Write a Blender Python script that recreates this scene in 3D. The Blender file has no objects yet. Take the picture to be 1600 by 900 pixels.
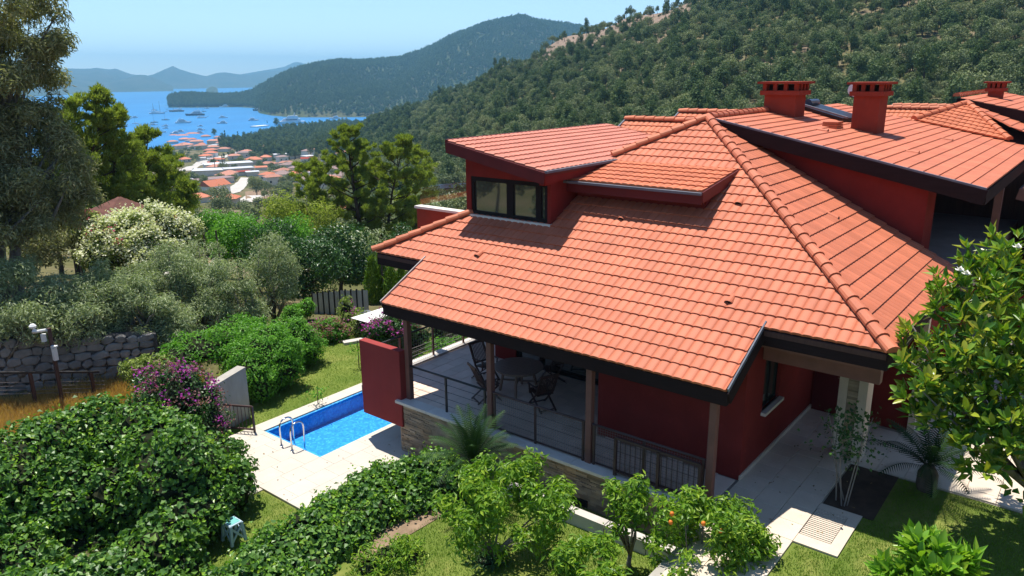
import bpy, math, random
import numpy as np
from mathutils import Vector, Matrix

scene = bpy.context.scene
COL = scene.collection
R = math.radians

# ---------------------------------------------------------------- camera
CAM_H = 8.2
FPX = 1184.0                                  # focal length in pixels of a 1600 wide frame
YAW, PITCH, ROLL = R(38.71), R(15.66), R(-0.55)
_fw = np.array([math.cos(YAW) * math.cos(PITCH), math.sin(YAW) * math.cos(PITCH), -math.sin(PITCH)])
_rt = np.array([math.sin(YAW), -math.cos(YAW), 0.0])
_up = np.cross(_rt, _fw)
_c, _s = math.cos(ROLL), math.sin(ROLL)
CR, CU, CF = _c * _rt + _s * _up, -_s * _rt + _c * _up, _fw
cam_data = bpy.data.cameras.new('camera')
cam = bpy.data.objects.new('camera', cam_data)
COL.objects.link(cam)
cam.matrix_world = Matrix(((CR[0], CU[0], -CF[0], 0), (CR[1], CU[1], -CF[1], 0), (CR[2], CU[2], -CF[2], CAM_H), (0, 0, 0, 1)))
cam_data.sensor_width = 36.0
cam_data.lens = FPX / 1600 * 36.0
cam_data.clip_start = 0.1
cam_data.clip_end = 60000
scene.camera = cam
CPOS = np.array([0, 0, CAM_H])

# ---------------------------------------------------------------- sky, sun, exposure
SUN_AZ, SUN_EL = R(68.0), R(73.0)             # azimuth from +X towards +Y
world = bpy.data.worlds.new('World')
scene.world = world
world.use_nodes = True
wn = world.node_tree.nodes
sky = wn.new('ShaderNodeTexSky')
sky.sky_type = 'NISHITA'
sky.sun_disc = False
sky.sun_elevation = SUN_EL
sky.sun_rotation = R(90) - SUN_AZ
sky.altitude = 100
sky.air_density = 0.75
sky.dust_density = 0.05
sky.ozone_density = 3.0
wn['Background'].inputs[1].default_value = 0.108
hsv = wn.new('ShaderNodeHueSaturation')
hsv.inputs['Saturation'].default_value = 1.0
world.node_tree.links.new(sky.outputs[0], hsv.inputs['Color'])
world.node_tree.links.new(hsv.outputs[0], wn['Background'].inputs[0])
sun_data = bpy.data.lights.new('sun', 'SUN')
sun_data.energy = 4.3
sun_data.angle = R(0.5)
sun_data.color = (1.0, 0.95, 0.87)
sun = bpy.data.objects.new('sun', sun_data)
COL.objects.link(sun)
_sd = Vector((math.cos(SUN_AZ) * math.cos(SUN_EL), math.sin(SUN_AZ) * math.cos(SUN_EL), math.sin(SUN_EL)))
sun.rotation_euler = _sd.to_track_quat('Z', 'Y').to_euler()
sun.location = (0, 0, 60)
scene.view_settings.view_transform = 'Standard'
scene.view_settings.look = 'None'
scene.view_settings.exposure = 0.84
scene.view_settings.gamma = 1.0
scene.render.engine = 'CYCLES'
cy = scene.cycles
cy.max_bounces = 8
cy.diffuse_bounces = 5
cy.glossy_bounces = 3
cy.transmission_bounces = 4
cy.transparent_max_bounces = 8
cy.volume_bounces = 0
cy.caustics_reflective = False
cy.caustics_refractive = False
cy.use_denoising = True
cy.sample_clamp_indirect = 6.0

# ---------------------------------------------------------------- helpers
def ray(px, py):
    return CR * ((px - 800) / FPX) + CU * (-(py - 450) / FPX) + CF

def U(px, py, z):                             # point of the plane at height z seen at a pixel
    d = ray(px, py)
    return CPOS + d * ((z - CAM_H) / d[2])

def D(px, py, dist):                          # point at a horizontal distance
    d = ray(px, py)
    return CPOS + d * (dist / math.hypot(d[0], d[1]))

def PX(px, py, X):
    d = ray(px, py)
    return CPOS + d * (X / d[0])

def PY(px, py, Y):
    d = ray(px, py)
    return CPOS + d * (Y / d[1])

def tag(o, label=None, cat=None, group=None, kind=None):
    if label: o['label'] = label
    if cat: o['category'] = cat
    if group: o['group'] = group
    if kind: o['kind'] = kind
    return o

def wl(o):
    v = Vector((0, 0, 0))
    while o is not None:
        v += o.location
        o = o.parent
    return v

def thing(name, label, cat, loc=(0, 0, 0), group=None, rz=0.0):
    o = bpy.data.objects.new(name, None)
    o.empty_display_size = 0.2
    COL.objects.link(o)
    o.location = loc
    o.rotation_euler = (0, 0, rz)
    return tag(o, label, cat, group)

KIDS = {}
def link(name, me, parent=None):
    o = bpy.data.objects.new(name, me)
    COL.objects.link(o)
    if parent is not None:
        o.parent = parent
        KIDS.setdefault(parent.name, []).append(o)
    return o

def dup(root, loc, rz=None, scale=None, label=None, group=None):
    r = root.copy(); COL.objects.link(r)
    r.location = loc
    if rz is not None: r.rotation_euler = (0, 0, rz)
    if scale is not None: r.scale = scale if hasattr(scale, '__len__') else (scale,) * 3
    if label: r['label'] = label
    if group: r['group'] = group
    for ch in KIDS.get(root.name, []):
        c = ch.copy(); COL.objects.link(c); c.parent = r
        KIDS.setdefault(r.name, []).append(c)
        for g in KIDS.get(ch.name, []):
            d = g.copy(); COL.objects.link(d); d.parent = c
            KIDS.setdefault(c.name, []).append(d)
    return r

def mesh_np(name, V, F, mats, rnd=None, mi=None, smooth=False):
    """V (n,3), F list of index lists or (m,k) array."""
    me = bpy.data.meshes.new(name)
    V = np.asarray(V, dtype=np.float32)
    if isinstance(F, np.ndarray):
        m, k = F.shape
        li = F.astype(np.int32).ravel()
        ls = np.arange(0, m * k, k, dtype=np.int32)
        lt = np.full(m, k, dtype=np.int32)
    else:
        m = len(F)
        lt = np.array([len(f) for f in F], dtype=np.int32)
        ls = np.concatenate([[0], np.cumsum(lt)[:-1]]).astype(np.int32) if m else np.zeros(0, np.int32)
        li = np.array([i for f in F for i in f], dtype=np.int32)
    me.vertices.add(len(V)); me.vertices.foreach_set('co', V.ravel())
    me.loops.add(len(li)); me.loops.foreach_set('vertex_index', li)
    me.polygons.add(m)
    me.polygons.foreach_set('loop_start', ls)
    me.polygons.foreach_set('loop_total', lt)
    if not isinstance(mats, (list, tuple)): mats = [mats]
    for x in mats: me.materials.append(x)
    if mi is not None: me.polygons.foreach_set('material_index', np.asarray(mi, dtype=np.int32))
    me.polygons.foreach_set('use_smooth', np.full(m, bool(smooth), dtype=bool))
    me.update(calc_edges=True)
    me.validate()
    a = me.attributes.new('rnd', 'FLOAT', 'FACE')
    if rnd is None: rnd = np.full(len(me.polygons), 0.5)
    rnd = np.asarray(rnd, dtype=np.float32)
    if len(rnd) == len(me.polygons): a.data.foreach_set('value', rnd)
    return me

class MB:
    """collects boxes, bars and tubes; build() links them as one mesh object"""
    def __init__(s):
        s.V = []; s.F = []; s.M = []; s.N = []; s.n = 0
    def add(s, V, F, m=0, rnd=None):
        r = random.random() if rnd is None else rnd
        s.V.extend(tuple(map(float, v)) for v in V)
        for f in F:
            s.F.append([i + s.n for i in f]); s.M.append(m); s.N.append(r)
        s.n += len(V)
        return s
    def box(s, lo, hi, m=0, rnd=None):
        x0, y0, z0 = lo; x1, y1, z1 = hi
        return s.add([(x0, y0, z0), (x1, y0, z0), (x1, y1, z0), (x0, y1, z0), (x0, y0, z1), (x1, y0, z1), (x1, y1, z1), (x0, y1, z1)],
                     [(3, 2, 1, 0), (4, 5, 6, 7), (0, 1, 5, 4), (1, 2, 6, 5), (2, 3, 7, 6), (3, 0, 4, 7)], m, rnd)
    def bar(s, p, q, w, h, up=(0, 0, 1), m=0):
        p = Vector(p); q = Vector(q); d = (q - p).normalized(); u = Vector(up)
        if abs(d.dot(u)) > 0.98: u = Vector((1, 0, 0))
        a = d.cross(u).normalized() * (w / 2); b = a.cross(d).normalized() * (h / 2)
        V = [p - a - b, p + a - b, p + a + b, p - a + b, q - a - b, q + a - b, q + a + b, q - a + b]
        return s.add(V, [(0, 3, 2, 1), (4, 5, 6, 7), (0, 1, 5, 4), (1, 2, 6, 5), (2, 3, 7, 6), (3, 0, 4, 7)][::1], m)
    def tube(s, pts, r, n=6, m=0):
        pts = [Vector(p) for p in pts]; k = len(pts)
        rs = r if hasattr(r, '__len__') else [r] * k
        V = []; F = []
        for i, p in enumerate(pts):
            d = (pts[min(i + 1, k - 1)] - pts[max(i - 1, 0)]).normalized()
            u = Vector((0, 0, 1)) if abs(d.z) < 0.9 else Vector((1, 0, 0))
            a = d.cross(u).normalized(); b = a.cross(d)
            for j in range(n):
                t = 2 * math.pi * j / n
                V.append(p + (a * math.cos(t) + b * math.sin(t)) * rs[i])
        for i in range(k - 1):
            for j in range(n):
                F.append((i * n + j, i * n + (j + 1) % n, (i + 1) * n + (j + 1) % n, (i + 1) * n + j))
        F.append(tuple(range(n))[::-1]); F.append(tuple((k - 1) * n + j for j in range(n)))
        return s.add(V, F, m)
    def lathe(s, c, prof, n=16, m=0):
        c = Vector(c); V = []; F = []
        for r, z in prof:
            for j in range(n):
                t = 2 * math.pi * j / n
                V.append((c.x + r * math.cos(t), c.y + r * math.sin(t), c.z + z))
        for i in range(len(prof) - 1):
            for j in range(n):
                F.append((i * n + j, i * n + (j + 1) % n, (i + 1) * n + (j + 1) % n, (i + 1) * n + j))
        F.append(tuple(range(n))[::-1]); F.append(tuple((len(prof) - 1) * n + j for j in range(n)))
        return s.add(V, F, m)
    def poly(s, pts, t, m=0):
        """slab: polygon (top face, CCW from above) with thickness t downwards"""
        k = len(pts)
        V = [tuple(p) for p in pts] + [(p[0], p[1], p[2] - t) for p in pts]
        F = [tuple(range(k)), tuple(range(2 * k - 1, k - 1, -1))]
        for i in range(k): F.append((i, k + i, k + (i + 1) % k, (i + 1) % k))
        return s.add(V, F, m)
    def build(s, name, mats, parent=None, smooth=False, bevel=0.0):
        o = wl(parent) if parent is not None else Vector((0, 0, 0))
        V = np.array(s.V, dtype=np.float32).reshape(-1, 3) - np.array(o, dtype=np.float32)
        me = mesh_np(name, V, s.F, mats, s.N, s.M, smooth)
        ob = link(name, me, parent)
        if bevel > 0:
            b = ob.modifiers.new('bevel', 'BEVEL'); b.width = bevel; b.segments = 1; b.limit_method = 'ANGLE'
        return ob

# ---------------------------------------------------------------- materials
def nn(nt, t, **kw):
    n = nt.nodes.new(t)
    for k, v in kw.items(): setattr(n, k, v)
    return n

def ramp(nt, fac, stops):
    r = nn(nt, 'ShaderNodeValToRGB')
    e = r.color_ramp.elements
    while len(e) < len(stops): e.new(0.5)
    for i, (p, c) in enumerate(stops):
        e[i].position = p; e[i].color = (c[0], c[1], c[2], 1)
    nt.links.new(fac, r.inputs[0])
    return r.outputs[0]

def noise(nt, scale, detail=4, rough=0.6, vec=None, sx=None):
    g = nn(nt, 'ShaderNodeNewGeometry')
    src = g.outputs['Position'] if vec is None else vec
    if sx:
        mp = nn(nt, 'ShaderNodeMapping'); mp.inputs['Scale'].default_value = sx
        nt.links.new(src, mp.inputs[0]); src = mp.outputs[0]
    n = nn(nt, 'ShaderNodeTexNoise')
    n.inputs['Scale'].default_value = scale; n.inputs['Detail'].default_value = detail; n.inputs['Roughness'].default_value = rough
    nt.links.new(src, n.inputs['Vector'])
    return n.outputs['Fac']

def math_(nt, op, a, b=0.5, clamp=False):
    m = nn(nt, 'ShaderNodeMath', operation=op); m.use_clamp = clamp
    for i, v in enumerate((a, b)):
        if isinstance(v, (int, float)): m.inputs[i].default_value = v
        else: nt.links.new(v, m.inputs[i])
    return m.outputs[0]

def mixc(nt, fac, a, b, mode='MIX'):
    m = nn(nt, 'ShaderNodeMixRGB', blend_type=mode)
    for i, v in enumerate((fac, a, b)):
        if isinstance(v, (int, float)): m.inputs[i].default_value = v
        elif isinstance(v, tuple): m.inputs[i].default_value = (*v[:3], 1)
        else: nt.links.new(v, m.inputs[i])
    return m.outputs[0]

def piece_rnd(nt):
    """random number of a piece: its face attribute plus its object"""
    a = nn(nt, 'ShaderNodeAttribute', attribute_name='rnd')
    oi = nn(nt, 'ShaderNodeObjectInfo')
    return math_(nt, 'FRACT', math_(nt, 'ADD', a.outputs['Fac'], oi.outputs['Random']))

def new_mat(name):
    m = bpy.data.materials.new(name); m.use_nodes = True
    nt = m.node_tree
    return m, nt, nt.nodes['Principled BSDF']

def surf(name, c1, c2=None, scale=3.0, rough=0.7, spec=0.3, bump=0.0, bscale=40.0, rnd=0.0, metal=0.0, dirt=None, dscale=0.6, sx=None, lo=.3, hi=.7, dsx=None, speck=None, sscale=9.0):
    m, nt, b = new_mat(name)
    c2 = c2 or tuple(x * 0.8 for x in c1)
    col = ramp(nt, noise(nt, scale, sx=sx), [(lo, c2), (hi, c1)])
    if rnd:
        v = math_(nt, 'ADD', math_(nt, 'MULTIPLY', piece_rnd(nt), 2 * rnd), 1 - rnd)
        hs = nn(nt, 'ShaderNodeHueSaturation'); nt.links.new(v, hs.inputs['Value']); nt.links.new(col, hs.inputs['Color'])
        col = hs.outputs[0]
    if dirt:
        f = ramp(nt, noise(nt, dscale, 6, 0.7, sx=dsx), [(0.52, (0, 0, 0)), (0.75, (1, 1, 1))])
        col = mixc(nt, math_(nt, 'MULTIPLY', f, 0.6), col, dirt)
    if speck:
        f = ramp(nt, noise(nt, sscale, 4, 0.75), [(0.60, (0, 0, 0)), (0.70, (1, 1, 1))])
        f2 = ramp(nt, noise(nt, 0.45, 3, 0.6), [(0.42, (0, 0, 0)), (0.62, (1, 1, 1))])
        col = mixc(nt, math_(nt, 'MULTIPLY', math_(nt, 'MULTIPLY', f, f2), 0.55), col, speck)
    nt.links.new(col, b.inputs['Base Color'])
    b.inputs['Roughness'].default_value = rough
    b.inputs['Metallic'].default_value = metal
    b.inputs['Specular IOR Level'].default_value = spec
    if bump:
        bp = nn(nt, 'ShaderNodeBump'); bp.inputs['Strength'].default_value = bump; bp.inputs['Distance'].default_value = 0.02
        nt.links.new(noise(nt, bscale, 5), bp.inputs['Height']); nt.links.new(bp.outputs[0], b.inputs['Normal'])
    return m

def leafmat(name, stops, rough=0.45, trans=0.35, spec=0.4, nscale=0.8, var=0.35, gain=1.45, whole=0.0):
    m, nt, b = new_mat(name)
    pr_ = piece_rnd(nt)
    if whole:
        oi = nn(nt, 'ShaderNodeObjectInfo'); at = nn(nt, 'ShaderNodeAttribute', attribute_name='rnd')
        pr_ = math_(nt, 'ADD', math_(nt, 'MULTIPLY', oi.outputs['Random'], whole), math_(nt, 'MULTIPLY', at.outputs['Fac'], 1 - whole))
    f = math_(nt, 'ADD', math_(nt, 'MULTIPLY', pr_, 1 - var), math_(nt, 'MULTIPLY', noise(nt, nscale, 2), var))
    col = ramp(nt, f, [(p, tuple(min(x * gain, .85) for x in c)) for p, c in stops])
    nt.links.new(col, b.inputs['Base Color'])
    b.inputs['Roughness'].default_value = rough
    b.inputs['Specular IOR Level'].default_value = spec
    tr = nn(nt, 'ShaderNodeBsdfTranslucent')
    tc = mixc(nt, 1.0, col, (1.0, 1.15, 0.45), 'MULTIPLY')
    nt.links.new(tc, tr.inputs['Color'])
    mx = nn(nt, 'ShaderNodeMixShader'); mx.inputs[0].default_value = trans
    nt.links.new(b.outputs[0], mx.inputs[1]); nt.links.new(tr.outputs[0], mx.inputs[2])
    nt.links.new(mx.outputs[0], nt.nodes['Material Output'].inputs['Surface'])
    return m

M = {}
M['tile'] = surf('terracotta', (0.53, 0.162, 0.084), (0.44, 0.128, 0.065), 1.3, 0.6, 0.25, 0.12, 60, rnd=0.10, speck=(0.24, 0.085, 0.055), dirt=(0.38, 0.13, 0.075), dscale=0.9)
M['tile_pink'] = surf('pale_terracotta', (0.52, 0.168, 0.105), (0.45, 0.140, 0.086), 1.3, 0.55, 0.3, 0.12, 60, rnd=0.09, speck=(0.30, 0.10, 0.07))
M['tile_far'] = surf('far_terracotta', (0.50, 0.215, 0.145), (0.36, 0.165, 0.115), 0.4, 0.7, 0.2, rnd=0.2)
M['tile_orange'] = surf('orange_terracotta', (0.53, 0.163, 0.076), (0.44, 0.128, 0.060), 2.0, 0.6, 0.25, 0.1, 60, rnd=0.10, speck=(0.24, 0.09, 0.055))
M['red'] = surf('red_render', (0.225, 0.033, 0.027), (0.178, 0.026, 0.022), 1.6, 0.9, 0.08, 0.4, 90, dirt=(0.155, 0.030, 0.025), dscale=2.2, dsx=(1, 1, .16), speck=(0.33, 0.05, 0.04), sscale=5)
M['maroon'] = surf('maroon_render', (0.30, 0.05, 0.045), (0.25, 0.04, 0.037), 1.2, 0.85, 0.12, 0.25, 90, dirt=(0.19, 0.045, 0.04), dscale=2.2, dsx=(1, 1, .16))
M['red_pale'] = surf('sunbleached_red_render', (0.30, 0.058, 0.034), (0.23, 0.044, 0.027), 1.6, 0.9, 0.08, 0.4, 90, dirt=(0.16, 0.04, 0.028), dscale=2.4, dsx=(1, 1, .2))
M['fascia'] = surf('dark_timber', (0.030, 0.017, 0.017), (0.02, 0.012, 0.012), 2.0, 0.8, 0.1, 0.2, 40, sx=(1, 1, 8))
M['burgundy'] = surf('burgundy_timber', (0.12, 0.012, 0.014), (0.09, 0.009, 0.011), 2.0, 0.55, 0.3, 0.1, 40)
M['post'] = surf('mauve_brown_paint', (0.22, 0.095, 0.075), (0.17, 0.075, 0.06), 3.0, 0.6, 0.3, 0.1, 60)
M['soffit'] = surf('brown_boarding', (0.10, 0.05, 0.04), (0.07, 0.035, 0.03), 1.5, 0.7, 0.2, 0.2, 30, sx=(1, 12, 1))
M['alu'] = surf('grey_flashing', (0.17, 0.18, 0.21), (0.12, 0.125, 0.15), 3.0, 0.75, 0.15)
M['paleflash'] = surf('pale_flashing', (0.40, 0.36, 0.34), None, 3.0, 0.4, 0.5, metal=0.2)
M['steel'] = surf('stainless_steel', (0.75, 0.75, 0.76), None, 3.0, 0.18, 0.5, metal=1.0)
M['iron'] = surf('black_iron', (0.03, 0.028, 0.03), (0.02, 0.02, 0.022), 4.0, 0.5, 0.4)
M['brown_iron'] = surf('brown_iron', (0.085, 0.045, 0.04), (0.06, 0.032, 0.03), 4.0, 0.5, 0.4)
M['wire'] = surf('grey_wire', (0.20, 0.17, 0.16), None, 4.0, 0.5, 0.4)
M['travertine'] = surf('travertine', (0.66, 0.555, 0.44), (0.55, 0.455, 0.355), 2.2, 0.6, 0.3, 0.08, 30, rnd=0.07, dirt=(0.36, 0.30, 0.235), dscale=1.1, speck=(0.33, 0.28, 0.22), sscale=6)
M['coping'] = surf('marble_coping', (0.74, 0.68, 0.60), (0.62, 0.56, 0.49), 2.5, 0.55, 0.3, 0.08, 40, rnd=0.05)
M['floor'] = surf('grey_floor_stone', (0.72, 0.57, 0.46), (0.60, 0.465, 0.375), 2.0, 0.5, 0.35, 0.06, 40, rnd=0.1)
M['grout'] = surf('grout', (0.28, 0.25, 0.22), None, 5.0, 0.9, 0.1)
M['strip'] = surf('stone_cladding', (0.42, 0.33, 0.23), (0.26, 0.20, 0.15), 3.0, 0.85, 0.2, 0.5, 30, rnd=0.32, dirt=(0.45, 0.24, 0.10), dscale=1.5)
M['rubble'] = surf('rubble_stone', (0.29, 0.275, 0.26), (0.18, 0.17, 0.16), 4.0, 0.9, 0.2, 0.6, 20, rnd=0.2)
M['mortar'] = surf('dark_mortar', (0.10, 0.095, 0.095), None, 5.0, 0.95, 0.1, 0.4, 30)
M['concrete'] = surf('weathered_concrete', (0.42, 0.39, 0.34), (0.30, 0.28, 0.24), 2.0, 0.9, 0.15, 0.3, 30, dirt=(0.20, 0.18, 0.15), sx=(1, 1, .35))
M['teak'] = surf('dark_teak', (0.085, 0.04, 0.03), (0.055, 0.027, 0.022), 5.0, 0.55, 0.35, 0.2, 50, sx=(1, 6, 1))
M['table'] = surf('worn_teak', (0.24, 0.15, 0.11), (0.17, 0.105, 0.08), 4.0, 0.5, 0.4, 0.15, 50, sx=(1, 8, 1))
M['bark'] = surf('bark', (0.15, 0.115, 0.085), (0.07, 0.055, 0.042), 8.0, 0.9, 0.1, 0.8, 25, sx=(1, 1, .3))
M['pinebark'] = surf('pine_bark', (0.13, 0.085, 0.06), (0.06, 0.04, 0.03), 8.0, 0.9, 0.1, 0.8, 25, sx=(1, 1, .3))
M['greybark'] = surf('grey_bark', (0.26, 0.23, 0.20), (0.14, 0.125, 0.11), 8.0, 0.9, 0.1, 0.8, 25, sx=(1, 1, .3))
M['shadecore'] = surf('shade_coloured_core', (0.03, 0.035, 0.018), (0.016, 0.02, 0.010), 6.0, 0.95, 0.05)  # very dark green: the shade inside bushes is put into the colour
M['white'] = surf('white_paint', (0.78, 0.78, 0.76), (0.70, 0.70, 0.68), 2.0, 0.6, 0.3)
M['cream'] = surf('cream_render', (0.70, 0.66, 0.58), (0.60, 0.56, 0.50), 1.0, 0.8, 0.2, rnd=0.1)
M['dark'] = surf('dark_interior', (0.02, 0.018, 0.018), None, 2.0, 0.8, 0.1)
M['navy'] = surf('dark_blue_paint', (0.035, 0.05, 0.09), None, 2.0, 0.3, 0.5)
M['teal'] = surf('teal_plastic', (0.16, 0.46, 0.42), (0.14, 0.40, 0.37), 2.0, 0.4, 0.4)
M['paleblue'] = surf('pale_blue_plastic', (0.50, 0.63, 0.70), None, 2.0, 0.45, 0.4)
M['shingle'] = surf('brown_shingle', (0.17, 0.075, 0.055), (0.12, 0.052, 0.04), 2.0, 0.85, 0.2, 0.2, 40, rnd=0.15)
M['greysheet'] = surf('grey_sheet', (0.40, 0.41, 0.42), (0.30, 0.31, 0.32), 2.0, 0.6, 0.4, rnd=0.08)
M['canvas'] = surf('white_canvas', (0.80, 0.79, 0.76), None, 2.0, 0.85, 0.1)
M['soil'] = surf('dry_soil', (0.30, 0.21, 0.14), (0.17, 0.12, 0.08), 3.0, 0.95, 0.05, 0.8, 25)
M['darksoil'] = surf('planting_soil', (0.10, 0.068, 0.05), (0.055, 0.04, 0.03), 3.0, 0.95, 0.05, 0.8, 25)
M['lawn'] = surf('lawn', (0.17, 0.21, 0.045), (0.10, 0.15, 0.026), 0.9, 0.95, 0.05, 0.9, 60, dirt=(0.34, 0.30, 0.10), dscale=0.7)
M['shed'] = surf('pale_sheet_roof', (0.62, 0.62, 0.63), (0.48, 0.48, 0.50), 0.2, 0.5, 0.3, rnd=0.12)
M['brownroof'] = surf('brown_sheet_roof', (0.26, 0.17, 0.155), (0.21, 0.14, 0.13), 0.2, 0.7, 0.3)
M['road'] = surf('dusty_road', (0.50, 0.46, 0.41), (0.40, 0.37, 0.34), 0.2, 0.9, 0.1)
M['boat_white'] = surf('boat_gelcoat', (0.80, 0.80, 0.79), None, 0.5, 0.3, 0.5, rnd=0.06)
M['boat_wood'] = surf('varnished_hull', (0.24, 0.12, 0.06), None, 0.5, 0.4, 0.4)
M['stonecap'] = surf('pale_wall_coping', (0.55, 0.51, 0.46), (0.42, 0.39, 0.35), 2.0, 0.9, 0.1, 0.3, 20)

def glassmat(name, tint, rough=0.03):
    m, nt, b = new_mat(name)
    b.inputs['Base Color'].default_value = (*tint, 1)
    b.inputs['Roughness'].default_value = rough
    b.inputs['Specular IOR Level'].default_value = 1.0
    b.inputs['IOR'].default_value = 1.9
    return m
M['glass'] = glassmat('window_glass', (0.055, 0.064, 0.058))
M['glass_blue'] = surf('dark_collector_glass', (0.012, 0.016, 0.026), None, 2, 0.35, 0.3)

def clearglass(name):
    m, nt, b = new_mat(name)
    tr = nn(nt, 'ShaderNodeBsdfTransparent'); tr.inputs[0].default_value = (0.82, 0.88, 0.86, 1)
    gl = nn(nt, 'ShaderNodeBsdfGlossy'); gl.inputs['Roughness'].default_value = 0.03
    mx = nn(nt, 'ShaderNodeMixShader'); mx.inputs[0].default_value = 0.10
    nt.links.new(tr.outputs[0], mx.inputs[1]); nt.links.new(gl.outputs[0], mx.inputs[2])
    nt.links.new(mx.outputs[0], nt.nodes['Material Output'].inputs['Surface'])
    return m
M['clear'] = clearglass('balustrade_glass')

LEAF = {
 'ivy': leafmat('ivy_leaf', [(0.0, (0.020, 0.055, 0.012)), (0.45, (0.045, 0.105, 0.018)), (0.75, (0.085, 0.165, 0.024)), (1.0, (0.20, 0.27, 0.03))], 0.42, 0.3, 0.35, gain=1.7),
 'lemon': leafmat('citrus_leaf', [(0.0, (0.04, 0.10, 0.012)), (0.45, (0.095, 0.19, 0.016)), (0.8, (0.20, 0.29, 0.024)), (1.0, (0.34, 0.38, 0.045))], 0.45, 0.4, 0.3),
 'magnolia': leafmat('magnolia_leaf', [(0.0, (0.015, 0.045, 0.010)), (0.3, (0.035, 0.09, 0.012)), (0.52, (0.09, 0.16, 0.014)), (0.76, (0.20, 0.22, 0.02)), (1.0, (0.17, 0.10, 0.02))], 0.32, 0.3, 0.45, gain=1.85),
 'young': leafmat('young_magnolia_leaf', [(0.0, (0.05, 0.13, 0.012)), (0.5, (0.12, 0.25, 0.02)), (0.85, (0.22, 0.32, 0.025)), (1.0, (0.25, 0.17, 0.03))], 0.35, 0.35, 0.4),
 'olive': leafmat('olive_leaf', [(0.0, (0.075, 0.095, 0.05)), (0.5, (0.14, 0.165, 0.09)), (0.85, (0.23, 0.25, 0.16)), (1.0, (0.34, 0.36, 0.26))], 0.55, 0.28, 0.25, gain=2.2),
 'darkolive': leafmat('grey_green_leaf', [(0.0, (0.055, 0.060, 0.035)), (0.5, (0.105, 0.106, 0.055)), (0.85, (0.185, 0.175, 0.10)), (1.0, (0.28, 0.255, 0.17))], 0.55, 0.32, 0.2, gain=2.6),
 'pine': leafmat('pine_needles', [(0.0, (0.11, 0.145, 0.035)), (0.45, (0.22, 0.265, 0.055)), (0.8, (0.33, 0.37, 0.085)), (1.0, (0.44, 0.44, 0.14))], 0.7, 0.4, 0.08, gain=1.25),
 'bush': leafmat('bright_bush_leaf', [(0.0, (0.03, 0.085, 0.012)), (0.5, (0.065, 0.17, 0.018)), (0.85, (0.12, 0.25, 0.025)), (1.0, (0.20, 0.30, 0.05))], 0.5, 0.4, 0.3, gain=1.8),
 'dark': leafmat('dark_evergreen_leaf', [(0.0, (0.012, 0.035, 0.010)), (0.5, (0.028, 0.075, 0.016)), (0.85, (0.055, 0.125, 0.022)), (1.0, (0.10, 0.18, 0.03))], 0.4, 0.25, 0.45),
 'cypress': leafmat('conifer_spray', [(0.0, (0.03, 0.075, 0.01)), (0.5, (0.085, 0.16, 0.015)), (1.0, (0.20, 0.27, 0.025))], 0.6, 0.2, 0.2),
 'oleander': leafmat('oleander_leaf', [(0.0, (0.06, 0.10, 0.02)), (0.5, (0.14, 0.19, 0.035)), (1.0, (0.25, 0.28, 0.07))], 0.5, 0.3, 0.3),
 'cream': leafmat('cream_flower', [(0.0, (0.62, 0.61, 0.38)), (0.5, (0.78, 0.77, 0.58)), (1.0, (0.82, 0.81, 0.70))], 0.6, 0.3, 0.2, gain=1.0),
 'pink': leafmat('pink_flower', [(0.0, (0.50, 0.03, 0.10)), (1.0, (0.65, 0.09, 0.20))], 0.6, 0.3, 0.2, gain=1.0),
 'magenta': leafmat('bougainvillea_bract', [(0.0, (0.30, 0.02, 0.28)), (0.6, (0.46, 0.05, 0.42)), (1.0, (0.55, 0.14, 0.40))], 0.6, 0.35, 0.2, gain=1.0),
 'mauve': leafmat('faded_bract', [(0.0, (0.20, 0.09, 0.09)), (0.6, (0.30, 0.14, 0.15)), (1.0, (0.36, 0.20, 0.16))], 0.6, 0.35, 0.2, gain=1.0),
 'cycas': leafmat('cycad_frond', [(0.0, (0.012, 0.035, 0.012)), (0.6, (0.026, 0.065, 0.018)), (1.0, (0.05, 0.10, 0.025))], 0.6, 0.1, 0.15, gain=.9),
 'grass': leafmat('grass_blade', [(0.0, (0.085, 0.17, 0.02)), (0.5, (0.15, 0.26, 0.03)), (0.85, (0.22, 0.31, 0.05)), (1.0, (0.40, 0.34, 0.14))], 0.8, 0.35, 0.05, 0.5, 0.5, 1.0),
 'straw': leafmat('dry_grass_blade', [(0.0, (0.40, 0.23, 0.07)), (0.5, (0.58, 0.37, 0.13)), (1.0, (0.70, 0.50, 0.22))], 0.8, 0.3, 0.1, 0.5, 0.5, 1.0),
 'forest': leafmat('forest_leaf', [(0.1, (0.042, 0.055, 0.032)), (0.3, (0.066, 0.083, 0.044)), (0.5, (0.092, 0.108, 0.055)), (0.7, (0.125, 0.138, 0.068)), (0.9, (0.15, 0.135, 0.09))], 0.85, 0.15, 0.02, 0.012, 0.45, 2.05, 0.65),
 'farforest': leafmat('far_pine_leaf', [(0.0, (0.03, 0.045, 0.022)), (0.5, (0.05, 0.07, 0.030)), (1.0, (0.09, 0.105, 0.05))], 0.85, 0.15, 0.02, 0.01, 0.35, 2.4, 0.6),
}

# ---------------------------------------------------------------- foliage
def basis(N, rng):
    N = N / np.maximum(np.linalg.norm(N, axis=1, keepdims=True), 1e-9)
    T = rng.normal(size=N.shape)
    T -= N * np.sum(T * N, axis=1, keepdims=True)
    T /= np.maximum(np.linalg.norm(T, axis=1, keepdims=True), 1e-9)
    return N, T, np.cross(N, T)

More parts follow.
